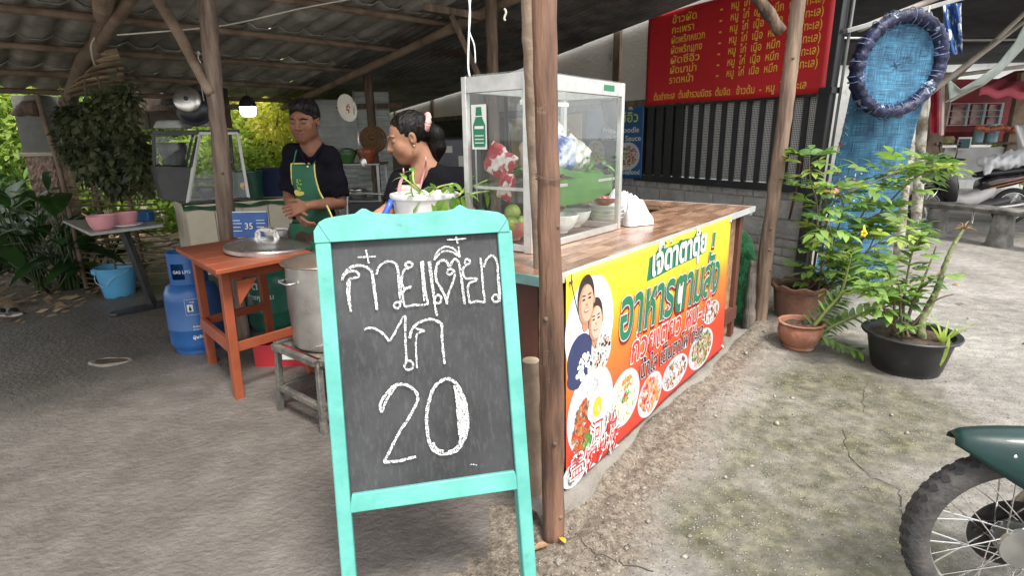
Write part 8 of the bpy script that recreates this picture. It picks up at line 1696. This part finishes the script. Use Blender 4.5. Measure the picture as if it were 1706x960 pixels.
# ================================================================ CONCRETE LOG BENCH
s1, s2 = Zp(1548, 396), Zp(1655, 412); bd_ = (s2-s1)[:2]; bl_ = np.linalg.norm(bd_); bd_ = bd_/bl_; bn_ = np.array([-bd_[1], bd_[0]]); zt_ = hz(s1[0], s1[1], 338)
M_fc = pm('fake_wood_concrete', (.11, .105, .095), .8, var=.35, scale=6, stretch=(1, 1, 1), col2=(.24, .23, .21), bump=.7, bscale=24)
bench = thing('concrete_bench', 'dark cement bench shaped like split logs, in front of the parked scooter', 'bench', s1)
def bq(a, b, z): p = s1[:2]+bd_*a+bn_*b; return np.array([p[0], p[1], z])
mb = MB(); N_ = 20; vs = []
for i in range(N_+1):
    a = -.35+(bl_+1.15)*i/N_; w_ = .17*(1+.03*math.sin(i*2.1)); z_ = zt_+.006*math.sin(i*1.7)
    vs += [bq(a, -w_+.12, z_-.015), bq(a, -w_+.13, z_), bq(a, w_+.11, z_), bq(a, w_+.12, z_-.015), bq(a, w_+.09, z_-.065), bq(a, -w_+.15, z_-.065)]
mb.add(vs, [(6*i+k, 6*i+(k+1) % 6, 6*i+6+(k+1) % 6, 6*i+6+k) for i in range(N_) for k in range(6)]+[tuple(range(6))[::-1], tuple(6*N_+k for k in range(6))]); part('seat', mb, M_fc, bench, world=True)
for a0 in (0, bl_):
    mb = MB(); P = []
    for z, w_, d_ in ((-.02, .13, .15), (.12, .11, .135), (.28, .1, .12), (zt_-.067, .09, .11)):
        for k in range(12): an = 2*PI*k/12; P.append(bq(a0+w_*math.copysign(abs(math.cos(an))**.6, math.cos(an))*(1+.04*math.sin(k*3)), .1+d_*math.copysign(abs(math.sin(an))**.6, math.sin(an)), z))
    mb.add(P, [(12*j+k, 12*j+(k+1) % 12, 12*j+12+(k+1) % 12, 12*j+12+k) for j in range(3) for k in range(12)]); part('leg', mb, M_fc, bench, world=True, ang=50)
# ================================================================ PARKED SCOOTER
sc0 = Zp(1535, 372); sy = sc0[1]
scoot = thing('parked_scooter', 'dark and white motor scooter with a white sack on its seat, parked behind the bench', 'scooter', (sc0[0], sy, 0), -.16)
M_sd = pm('scooter_black', (.02, .017, .02), .25, var=.2, coat=.5); M_swt = pm('scooter_white', (.6, .58, .56), .3, var=.05); M_tyre = pm('tyre_rubber', (.022, .022, .023), .8, var=.2, bump=.3, bscale=60)
def wheel(root, c, R_, w_, spokes, disc=None, axis=(0, 1, 0), rimm=None, name='wheel', hubr=.05):
    wh = MB(); n = 56; A = []
    for i in range(n+1): a = 2*PI*i/n; A.append(Vector((math.cos(a)*(R_-w_*.5), 0, math.sin(a)*(R_-w_*.5))))
    wh.tube(A, w_*.52, 12, cap=False, sq=1.0)
    wh.v = [(v[0]+c[0], v[1]+c[1], v[2]+c[2]) for v in wh.v]; o_ = part(name, wh, M_tyre, root, smooth=True)
    return o_
def ring(mb, R1, c, prof, n=56):
    """lathe around the y axis"""
    return mb.lathe([(R1+a, b) for a, b in prof], n, c, R=Matrix.Rotation(PI/2, 3, 'X'))
for cx in (.0, 1.24):
    wq = wheel(scoot, (cx, 0, .285), .285, .08, 0, name='wheel'); mb = MB(); ring(mb, .205, (cx, 0, .285), [(.01, -.03), (0, -.025), (0, .025), (.01, .03), (.015, 0), (.01, -.03)], 36); part('rim', mb, M_chrome, wq, smooth=True)
    for k in range(5): a = k*2*PI/5; mb = MB(); mb.bar((cx+.03*math.cos(a), 0, .285+.03*math.sin(a)), (cx+.205*math.cos(a), 0, .285+.205*math.sin(a)), .03, .02, (0, 1, 0)); part('spoke', mb, M_chrome, wq)
def shell(mb, secs, n=14):
    """loft through sections (x, z centre, half height, half width)"""
    vs = []
    for x, z, hh, hw_ in secs:
        for k in range(n): a = 2*PI*k/n; vs.append((x+.0, hw_*math.copysign(abs(math.cos(a))**.75, math.cos(a)), z+hh*math.copysign(abs(math.sin(a))**.75, math.sin(a))))
    m = len(secs); mb.add(vs, [(j*n+k, j*n+(k+1) % n, (j+1)*n+(k+1) % n, (j+1)*n+k) for j in range(m-1) for k in range(n)]+[tuple(range(n))[::-1], tuple((m-1)*n+k for k in range(n))]); return mb
part('front_fender', shell(MB(), [(-.2, .5, .02, .04), (-.1, .58, .035, .06), (.05, .6, .035, .065), (.18, .55, .03, .06)]), M_sd, scoot, smooth=True)
for s_ in (-1, 1): mb = MB(); mb.tube([(.0, s_*.06, .285), (.16, s_*.06, .62)], .018, 8); part('fork', mb, M_chrome, scoot, smooth=True)
mb = MB(); shell(mb, [(.08, .74, .1, .1), (.13, .78, .2, .16), (.2, .72, .3, .2), (.3, .62, .3, .2), (.37, .5, .2, .17), (.4, .4, .1, .13)]); part('front_shield', mb, M_sd, scoot, smooth=True)
part('headlight', MB().ell((.1, -.0, .93), (.07, .1, .085), 16, 10), pm('lamp_lens', (.6, .62, .65), .1, spec=1), scoot, smooth=True)
mb = MB(); shell(mb, [(.06, .93, .03, .06), (.13, .98, .09, .13), (.22, 1.0, .08, .14), (.3, .98, .03, .1)]); part('handlebar_cover', mb, M_sd, scoot, smooth=True)
mb = MB(); mb.tube([(.28, -.34, 1.02), (.22, -.15, 1.03), (.2, 0, 1.02), (.22, .15, 1.03), (.28, .34, 1.02)], .016, 8); part('handlebar', mb, M_black, scoot, smooth=True)
for s_ in (-1, 1):
    mb = MB(); mb.tube([(.22, s_*.2, 1.03), (.2, s_*.26, 1.2)], .008, 6); mb.ell((.2, s_*.27, 1.24), (.02, .06, .04), 10, 8); part('mirror', mb, M_sd, scoot, smooth=True)
    part('turn_signal', MB().ell((.14, s_*.17, .78), (.05, .04, .03), 10, 8), pm('lens_orange', (.5, .2, .12), .2), scoot, smooth=True)
mb = MB(); shell(mb, [(.3, .42, .1, .14), (.5, .38, .09, .16), (.7, .42, .12, .16), (.9, .55, .12, .15)]); part('leg_shield_white', mb, M_swt, scoot, smooth=True)
mb = MB(); shell(mb, [(.35, .27, .04, .13), (.6, .26, .05, .15), (.95, .33, .07, .14), (1.15, .38, .06, .12)]); part('underbody', mb, pm('grey_plastic', (.08, .08, .085), .5), scoot, smooth=True)
mb = MB(); shell(mb, [(.72, .6, .1, .12), (.9, .66, .12, .15), (1.15, .7, .1, .15), (1.4, .76, .07, .12), (1.65, .82, .04, .07)]); part('rear_body', mb, M_sd, scoot, smooth=True)
mb = MB(); 
for dz in (0, .05): mb.tube([(.8, -.155, .58+dz), (1.1, -.165, .66+dz), (1.4, -.14, .74+dz), (1.6, -.09, .8+dz*.6)], .01, 6)
part('side_stripe', mb, pm('stripe_orange', (.5, .2, .12), .4), scoot, smooth=True)
mb = MB(); shell(mb, [(.66, .77, .04, .1), (.85, .8, .05, .13), (1.2, .84, .05, .13), (1.5, .9, .03, .1)]); part('seat', mb, M_black, scoot, smooth=True)
mb = MB(); mb.tube([(.7, -.17, .3), (.95, -.19, .28), (1.4, -.19, .36)], [.02, .045, .05], 10); part('exhaust', mb, M_steel, scoot, smooth=True); mb = MB(); mb.tube([(.68, -.1, .25), (.62, -.2, .03)], .012, 6); part('side_stand', mb, M_chrome, scoot)
qd = Vector((sc0[0], sy, 0)); Rz = Matrix.Rotation(-.16, 3, 'Z'); ctr_ = np.array(qd+Rz @ Vector((1.15, 0, .98)))
q = SDF(ctr_-[.7, .45, .25], ctr_+[.7, .45, .3], .018); q.ell(ctr_+[-.22, 0, -.01], (.3, .2, .11), k=.05); q.ell(ctr_+[.2, 0, .05], (.34, .24, .14), k=.05); q.cap(ctr_+[-.4, -.05, -.06], ctr_+[-.5, -.12, -.2], .06, .03, .04); q.noise(.013, 16, 3); obj_sdf('white_sack', q, pm('sack_white', (.72, .73, .74), .5, var=.06, scale=6, bump=.6, bscale=16), label='crumpled white plastic sack lying over the scooter seat', cat='sack', loc=ctr_)
# ================================================================ STALLS AND CLUTTER across the lane
fy = 11.5
def F(px, py, dy=0.): return Yp(px, py, fy+dy)
def fbx(name, px0, px1, py0, py1, y, dep, mat, parent, bevel=0, label=None):
    a = Yp(px0, py1, y); b = Yp(px1, py0, y); mb = MB(); mb.box(((a[0]+b[0])/2, y+dep/2, (a[2]+b[2])/2), (abs(b[0]-a[0]), dep, abs(b[2]-a[2]))); return part(name, mb, mat, parent, world=True, bevel=bevel, label=label)
st1 = thing('red_stall', 'red-walled street stall with a pale barred window, across the lane', 'stall', (F(1640, 300)[0], fy, 0)); M_rw = pm('stall_red', (.3, .025, .035), .6, var=.3, scale=2)
fbx('back_wall', 1545, 1720, 130, 242, fy, .1, M_rw, st1)
M_gr = pm('grille_pale', (.42, .52, .52), .5)
for px in (1580, 1612, 1640, 1668): fbx('window_bar', px-1.7, px+1.7, 171, 210, fy-.1, .05, M_gr, st1)
for py in (172, 184, 194, 208): fbx('window_bar', 1578, 1671, py-1.3, py+1.3, fy-.14, .03, M_gr, st1)
rr = random.Random(5); 
for i, (a, b, c_, d_) in enumerate(((1583, 1610, 174, 207), (1615, 1638, 174, 207), (1643, 1666, 174, 207))): fbx('poster', a, b, c_, d_, fy-.04, .02, pm('poster%d' % i, [(.45, .04, .05), (.5, .25, .22), (.42, .05, .1)][i], .5, var=.5, scale=5, col2=(.7, .5, .45)), st1)
fbx('counter_top', 1560, 1730, 236, 242, fy-.8, .7, M_barkd, st1); fbx('counter_front', 1565, 1730, 244, 300, fy-.7, .1, pm('stall_front', (.5, .5, .48), .8, var=.15, scale=3), st1)
for px in (1563, 1700): fbx('stall_post', px-3, px+3, 120, 300, fy-.75, .1, M_pole, st1)
fbx('shelf_board', 1565, 1700, 216, 219, fy-.5, .4, M_barkd, st1)
cb2 = thing('small_menu_board', 'small dark menu board propped on the red stall counter', 'board', F(1600, 236, -.78)); fbx('frame', 1594, 1620, 228, 250, fy-.85, .02, pm('frame_pale', (.6, .6, .58), .6), cb2); fbx('panel', 1597, 1617, 231, 247, fy-.87, .015, pm('panel_teal', (.03, .09, .1), .6), cb2)
for i, (px, w_, h_, colr, lab) in enumerate(((1628, .16, .3, (.25, .45, .5), 'pale teal tub on the red stall counter'), (1650, .2, .34, (.3, .5, .55), 'light blue container right of the small menu board'), (1676, .12, .22, (.5, .35, .15), 'amber jar on the red stall counter'), (1692, .14, .2, (.45, .5, .4), 'pale green jar near the right edge of the stall counter'), (1580, .18, .12, (.5, .45, .2), 'yellow packet at the left of the stall counter'))):
    p = F(px, 238, -.6); root = thing('container', lab, 'container', p, 0, 'jars and tubs on the stall counter'); mb = MB(); mb.lathe([(0, 0), (w_/2, 0), (w_/2*1.05, h_*.7), (w_/2*.8, h_*.85), (w_/2*.8, h_), (0, h_)], 14); part('body', mb, pm('cont%d' % i, colr, .35, var=.2), root, smooth=True, ang=40)
# string of sausages
ssg = thing('sausage_string', 'string of reddish-brown sausages hanging level before the stall', 'sausages', F(1660, 215, -1.0)); M_sg = pm('sausage', (.38, .1, .04), .4, var=.25, scale=10)
for i in range(9): px = 1632+i*11; p = F(px, 213+.6*i+2*math.sin(i*1.4), -1.0); mb = MB(); mb.ell(tuple(p), (.085, .05, .055), 10, 6, R=Matrix.Rotation(.3*math.sin(i*2), 3, 'Y')); part('sausage', mb, M_sg, ssg, world=True, smooth=True)
# red parasol / awning top right
par = thing('red_awning', 'faded red cloth awning above the stall at the right edge', 'awning', F(1690, 140, -1.2)); M_rc = pm('awning_red', (.42, .05, .075), .7, var=.15, scale=2)
TL, TR, BR_, BL_ = F(1690, 118, .6), F(1790, 108, .4), F(1790, 155, -1.6), F(1632, 146, -1.4)
mb = MB(); mb.grid(lambda a, b: tuple((np.array(BL_)*(1-a)+np.array(BR_)*a)*(1-b)+(np.array(TL)*(1-a)+np.array(TR)*a)*b+np.array([0, 0, .03*math.sin(a*25)*(1-b)])), 30, 8); o = part('cloth', mb, M_rc, par, world=True, smooth=True); o.modifiers.new('t', 'SOLIDIFY').thickness = .01
mb = MB(); mb.grid(lambda a, b: tuple((np.array(BL_)*(1-a)+np.array(BR_)*a)+np.array([0, -.01, -.13*b+.03*math.sin(a*25)])), 30, 2); o = part('valance', mb, pm('valance_rose', (.55, .1, .14), .7, var=.1), par, world=True, smooth=True); o.modifiers.new('t', 'SOLIDIFY').thickness = .008
# dark shade-cloth roof high right, with poles and the pale tarpaulin edge
shd = thing('shade_cloth_roof', 'dark shade-cloth roof with slanting poles over the lane stalls at upper right', 'canopy', Yp(1600, 60, 8)); M_sh = pm('shade_cloth', (.028, .03, .034), .85, var=.4, scale=2.5, bump=.4, bscale=6)
for k, (y0_, z0_, y1_, z1_) in enumerate(((6.0, 3.25, 8.6, 3.35), (8.62, 3.4, 11.2, 3.15), (11.2, 3.1, 13.5, 2.95))):
    mb = MB(); mb.grid(lambda a, b: (3.4+10*a, y0_+(y1_-y0_)*b, z0_+(z1_-z0_)*b+.05*math.sin(a*22)*math.sin(b*PI)+.03*math.sin(a*9)-.04*a*5*.4), 40, 8); o = part('cloth_panel', mb, M_sh, shd, world=True, smooth=True); o.modifiers.new('t', 'SOLIDIFY').thickness = .012
for a, b, r_ in (((1545, 158, 7.4), (1740, 8, 8.2), .035), ((1583, 138, 8.3), (1740, -10, 7.5), .028), ((1570, 128, 8.6), (1760, 103, 9.4), .028), ((1575, 170, 8.0), (1640, 140, 8.2), .014), ((1432, 48, 5.9), (1700, -60, 7.2), .03)):
    mb = MB(); mb.tube([Yp(*a), Yp(*b)], r_, 8); part('slanting_pole', mb, pm('pole_pale', (.3, .26, .22), .6, var=.2), shd, world=True, smooth=True)
tp2 = thing('pale_tarpaulin', 'pale teal tarpaulin edge sagging across the upper right', 'tarpaulin', Yp(1640, 120, 8.0)); M_tp = pm('tarp_pale', (.5, .58, .54), .6, var=.2, scale=4)
up_ = [(1578, 128), (1600, 148), (1630, 130), (1660, 108), (1690, 70), (1712, 30)]; lo_ = [(1582, 170), (1605, 158), (1640, 140), (1668, 118), (1702, 82), (1735, 40)]
def tpf(a, b): i = a*5; k = min(int(i), 4); f_ = i-k; u_ = [up_[k][j]*(1-f_)+up_[k+1][j]*f_ for j in (0, 1)]; l_ = [lo_[k][j]*(1-f_)+lo_[k+1][j]*f_ for j in (0, 1)]; return tuple(Yp(u_[0]*(1-b)+l_[0]*b, u_[1]*(1-b)+l_[1]*b, 8.0+.1*math.sin(a*9)+.25*b))
mb = MB(); mb.grid(tpf, 30, 6); o = part('sheet', mb, M_tp, tp2, world=True, smooth=True); o.modifiers.new('t', 'SOLIDIFY').thickness = .01
ba = thing('blue_printed_bag', 'blue and white printed plastic hanging from the bar behind the hoop', 'bag', Yp(1585, 50, 6.0)); mb = MB(); mb.grid(lambda a, b: tuple(Yp(1572+30*a, 90-85*b, 6.0+.06*math.sin(a*9+b*5))), 10, 12); o = part('sheet', mb, pm('print_bluewhite', (.02, .1, .35), .35, var=.4, scale=6, col2=(.6, .65, .7), thr=(.5, .56)), ba, world=True, smooth=True); o.modifiers.new('t', 'SOLIDIFY').thickness = .006
# pale tree trunks and red pipe
for px, r_, lab, y in ((1526, .055, 'slim pale trunk right behind the blue net', 6.6), (1546, .062, 'rougher pale trunk second from the blue net', 7.1)):
    c_ = Yp(px-12, 330, y); e_ = Yp(px+4, 60, y)-np.array([c_[0], c_[1], 0]); root = thing('tree', lab, 'tree', (c_[0], c_[1], 0), 0, 'pale trunks behind the net'); mb = MB(); pole(mb, (0, 0, -.05), tuple(e_), r_, r_*.8, seed=px, n=12, wob=.01); part('trunk', mb, pm('pale_bark', (.3, .28, .22), .85, var=.5, scale=7, col2=(.55, .53, .45), bump=.6, dirt=(.12, .1, .07), dirt_scale=5, dirt_thr=(.5, .6)), root, smooth=True)
    me = leaves_np('crown', [(0, 0, 4.2)], [(.9, .9, .7)], 900, .12, px, M_l2); part('crown', me, None, root)
rs_ = thing('red_printed_sheet', 'narrow red printed sheet hanging between the trunks and the stall', 'banner', Yp(1560, 190, 8.5)); mb = MB(); mb.grid(lambda a, b: tuple(Yp(1551+16*a, 222-72*b, 8.5+.05*math.sin(a*6))), 6, 8); o = part('sheet', mb, pm('sheet_red', (.4, .04, .06), .5, var=.4, scale=7), rs_, world=True); o.modifiers.new('t', 'SOLIDIFY').thickness = .006
mb = MB(); mb.bar(Yp(1569, 225, 8.4), Yp(1571, 140, 8.4), .035, .03); part('pole', mb, pm('pole_pinkish', (.6, .45, .42), .6), rs_, world=True)
# sheds and greenery beyond
shed = thing('grey_shed', 'pale grey shed wall far behind the stalls', 'shed', (9.5, 15, 0)); mb = MB()
for i in range(10): mb = MB(); mb.box((5.2+i*1.02, 15+.02*(i % 2), 1.8), (1.0, .06, 3.6)); part('wall_panel', mb, pm('shed_grey', (.4, .41, .4), .7, var=.2, scale=1.5, dirt=(.2, .18, .16), dirt_scale=1.5), shed, world=True)
mb = MB(); mb.box((9.8, 15.4, 3.65), (10.6, 1.6, .08)); part('roof', mb, M_tinl, shed, world=True)
tree('green bush right of the red stall near the frame edge', (Yp(1715, 300, 12.2)[0], 12.2, 0), 1.6, [(0, 0, 1.5), (.4, 0, 1.9), (-.3, 0, 1.1)], [(.6, .5, .6)]*3, 3500, .13, M_l1, 44, group='greenery across the lane'); tree('tree rising over the sheds across the lane', (11, 18, 0), 4, [(0, 0, 4), (2, 0, 4.5), (-2.5, 0, 3.8), (-5, 0, 4.3), (4, 0, 4)], [(1.8, 1.2, 1.5)]*5, 9000, .22, M_l2, 45, group='greenery across the lane', trunk=.15)
wc = thing('white_cloth', 'white cloth draped on the stall frame at the right edge, behind the scooter', 'cloth', Yp(1702, 235, 10.2)); mb = MB(); mb.grid(lambda a, b: tuple(Yp(1690+26*a+8*(1-b), 268-60*b, 10.2+.06*math.sin(a*8+b*4))), 10, 12); o = part('sheet', mb, M_white, wc, world=True, smooth=True); o.modifiers.new('t', 'SOLIDIFY').thickness = .006
# ================================================================ MOTORCYCLE FRONT, bottom right
wc_ = np.array([0, 0, 0]); hub = None
Rw_ = .292; hp_ = Zp(1693, 908, Rw_)
moto = thing('motorcycle', 'dark green motorcycle nosing into the bottom right corner, only its front wheel and fender in view', 'motorcycle', (hp_[0], hp_[1], .01), -.24)
moto['label'] = 'dark green motorcycle at the bottom right corner, spoked front wheel and fender in view'
n = 72; tw_ = .088
tyre = MB(); A = []
prof = [(-.066, -.022), (-.056, -.032), (-.034, -.037), (-.013, -.032), (-.003, -.019), (0, 0), (-.003, .019), (-.013, .032), (-.034, .037), (-.056, .032), (-.066, .022), (-.056, .0), (-.066, -.022)]
ring(tyre, Rw_, (0, 0, Rw_), prof, n); fw = part('front_wheel', tyre, M_tyre, moto, smooth=True, ang=60)
M_tw = pm('tyre_worn', (.045, .043, .042), .85, var=.25, scale=14, bump=.3, bscale=80, dirt=(.12, .105, .09), dirt_scale=9, dirt_thr=(.5, .75)); fw.data.materials[0] = M_tw
# tread blocks
tb_ = MB(); tb_.box((0, 0, 0), (.019, .018, .006), mi=0); trm = mesh_of(tb_, M_tyre, name='tread_block')
for i in range(44):
    a = 2*PI*i/44
    for s_, da in ((-1, 0), (1, .5), (0, .25)):
        aa = a+da*2*PI/44; y_ = s_*.021; rr2 = Rw_-(.0055 if s_ else .001)
        M4 = Matrix.Translation((rr2*math.cos(aa), y_, Rw_+rr2*math.sin(aa))) @ Matrix.Rotation(PI/2-aa, 4, 'Y') @ Matrix.Rotation(-s_*.55, 4, 'X') @ Matrix.Rotation(s_*.5, 4, 'Z')
        instM('tread_block', trm, fw, M4)
mb = MB(); ring(mb, .228, (0, 0, Rw_), [(.014, -.026), (.004, -.024), (-.006, -.014), (-.008, 0), (-.006, .014), (.004, .024), (.014, .026), (.006, 0), (.014, -.026)], n); part('rim', mb, pm('rim_alu', (.45, .45, .44), .3, metal=.85, var=.2, scale=10), fw, smooth=True, ang=50)
mb = MB(); ring(mb, 0, (0, 0, Rw_), [(.0, -.045), (.035, -.045), (.04, -.03), (.055, -.028), (.055, -.012), (.03, -.008), (.03, .02), (.06, .022), (.06, .036), (.0, .04)], 32); part('hub', mb, pm('hub_alu', (.4, .4, .38), .35, metal=.8, var=.15), fw, smooth=True, ang=40)
mb = MB(); ring(mb, 0, (0, .038, Rw_), [(.05, -.002), (.108, -.002), (.108, .002), (.05, .002), (.05, -.002)], 40); part('brake_disc', mb, pm('disc_dark', (.04, .038, .036), .4, metal=.7, var=.3), fw, smooth=True, ang=30)
mb = MB(); ring(mb, 0, (0, .0, Rw_), [(.0, -.07), (.018, -.07), (.018, -.045), (0, -.045)], 16); part('axle_nut', mb, M_chrome, fw, smooth=True, ang=30)
hm = MB(); hm.tube([(0, 0, 0), (0, 0, .006)], .006, 8)
for i in range(14): a = 2*PI*i/14; mb = MB(); mb.tube([(.09*math.cos(a), .033, Rw_+.09*math.sin(a)), (.09*math.cos(a), .035, Rw_+.09*math.sin(a))], .006, 6); part('disc_hole', mb, M_black, fw)
for i in range(36):
    a = 2*PI*i/36; s_ = 1 if i % 2 else -1; tw2 = (.42 if (i//2) % 2 else -.42); r0 = .05; mb = MB(); mb.tube([(r0*math.cos(a+tw2*2.2), s_*.026, Rw_+r0*math.sin(a+tw2*2.2)), (.222*math.cos(a), s_*.004, Rw_+.222*math.sin(a))], .0022, 5); part('spoke', mb, M_chrome, fw)
M_gp = pm('paint_deep_green', (.004, .024, .022), .4, var=.25, scale=6, coat=.1, spec=.35, bump=.04, dirt=(.09, .12, .12), dirt_scale=14, dirt_thr=(.66, .7))
def fend2(a, b):
    x = -.215+.78*a; w_ = .078*min(1, a*5+.07)**.42; an = (b-.5)*PI; top = Rw_+.335+.045*min(1, a*2.2)**.5-.012; sag = .25*min(1, a*2.2+.05)**.8; return (x, w_*math.copysign(abs(math.sin(an))**.7, math.sin(an)), top-sag*(1-math.cos(an)))
mb = MB(); mb.grid(fend2, 30, 16); o = part('front_fender', mb, M_gp, moto, smooth=True); o.modifiers.new('t', 'SOLIDIFY').thickness = .003
for x_, y_ in ((-.09, -.045), (.0, -.062)): mb = MB(); z_ = Rw_+.31; mb.ell((x_-.0, y_-.018, z_-.01), (.006, .004, .006), 8, 6); part('bolt', mb, M_chrome, moto, smooth=True)
for s_ in (-1, 1):
    mb = MB(); mb.tube([(0, s_*.085, Rw_), (.2, s_*.085, Rw_+.36), (.28, s_*.085, Rw_+.5)], [.02, .023, .023], 10); part('fork', mb, M_steel, moto, smooth=True)
mb = MB(); shell(mb, [(.2, .95, .05, .06), (.3, .92, .14, .12), (.5, .8, .2, .13), (.9, .6, .16, .12), (1.3, .65, .12, .12), (1.7, .75, .06, .08)]); part('body', mb, M_gp, moto, smooth=True)
mb = MB(); mb.tube([(.3, -.33, 1.03), (.26, -.12, 1.02), (.25, .12, 1.02), (.3, .33, 1.03)], .014, 8); part('handlebar', mb, M_black, moto, smooth=True)
rw = MB(); ring(rw, Rw_, (1.22, 0, Rw_), prof, 40); part('rear_wheel', rw, M_tyre, moto, smooth=True); mb = MB(); shell(mb, [(.75, .82, .03, .1), (1.0, .86, .05, .13), (1.5, .9, .04, .12)]); part('seat', mb, M_black, moto, smooth=True)
# ================================================================ fallen leaves, pebbles
dl = leaf_mesh('dry_leaf', .1, .05, pm('dry_leaf', (.28, .15, .08), .8, var=.3, scale=30), .3, 5, .8, .4)
def fallen(label, px, py, mat, s, rz, name='fallen_leaf'):
    p = Zp(px, py); z = float(gh(np.array(p[0]), np.array(p[1])))+.006; me = leaf_mesh(name, .07, .035, mat, .2, 5, .8, .5); o = bpy.data.objects.new(name, me); COL.objects.link(o); o.location = (p[0], p[1], z+.008); o.rotation_euler = (.1, .1, rz); o.scale = (s, s, s); o['label'] = label; o['category'] = 'leaf'; o['group'] = 'leaves fallen on the ground'
M_yl = pm('leaf_fallen_yellow', (.6, .36, .03), .6); M_br = pm('leaf_fallen_brown', (.28, .16, .09), .8, var=.3, scale=30)
fallen('small yellow leaf on the ground at the foot of the corner post', 942, 915, M_yl, .6, .5); fallen('curled brown leaf beside the yellow one at the corner post foot', 915, 917, M_br, 1.0, 1.9); fallen('brown leaf lying below the banner near the post', 978, 793, M_br, .9, 2.2); fallen('yellow leaf on the pavement below the bare stem plant', 1597, 480, M_yl, .9, .3); fallen('orange leaf beside the small terracotta pot', 1427, 597, M_yl, .8, 2.4); fallen('small brown leaf on the bright pavement right of the pots', 1605, 515, M_br, .9, 1.); fallen('brown leaf near the wooden post foot at the counter end', 1215, 560, M_br, 1., .4); fallen('pale brown leaf by the old log', 1200, 553, M_br, .8, 2.9)
r = np.random.RandomState(9); n = 2600; al = r.uniform(-.5, 2.6, n); of = -np.abs(r.normal(.1, .3, n))-.06; X = OC[0]+DD[0]*al+NN[0]*of; Y = OC[1]+DD[1]*al+NN[1]*of; nx = 900; X[:nx] = r.uniform(.1, 4, nx); Y[:nx] = r.uniform(1, 5, nx); k_ = ((X-OC[0])*NN[0]+(Y-OC[1])*NN[1]) < -.06; X = X[k_]; Y = Y[k_]; n = len(X)
Z = gh(X, Y); s_ = r.uniform(.0015, .006, n)*(1+2*(r.rand(n) > .97)); V = []; base = np.array([(1, 0, 0), (0, 1, 0), (-1, 0, 0), (0, -1, 0), (0, 0, .8), (0, 0, -.8)]); P = np.stack([X, Y, Z+s_*.3], 1); J = 1+.4*r.normal(size=(n, 6, 1)); V = (P[:, None]+base[None]*s_[:, None, None]*J).reshape(-1, 3); Fb = np.array([(0, 1, 4), (1, 2, 4), (2, 3, 4), (3, 0, 4), (1, 0, 5), (2, 1, 5), (3, 2, 5), (0, 3, 5)]); Fc = (np.arange(n)[:, None, None]*6+Fb[None]).reshape(-1, 3)
me = npmesh('gravel', V, Fc, pm('gravel_bits', (.12, .1, .08), .9, col2=(.4, .37, .32), scale=40, var=.3)); o = part('gravel', me, None); o['kind'] = 'stuff'
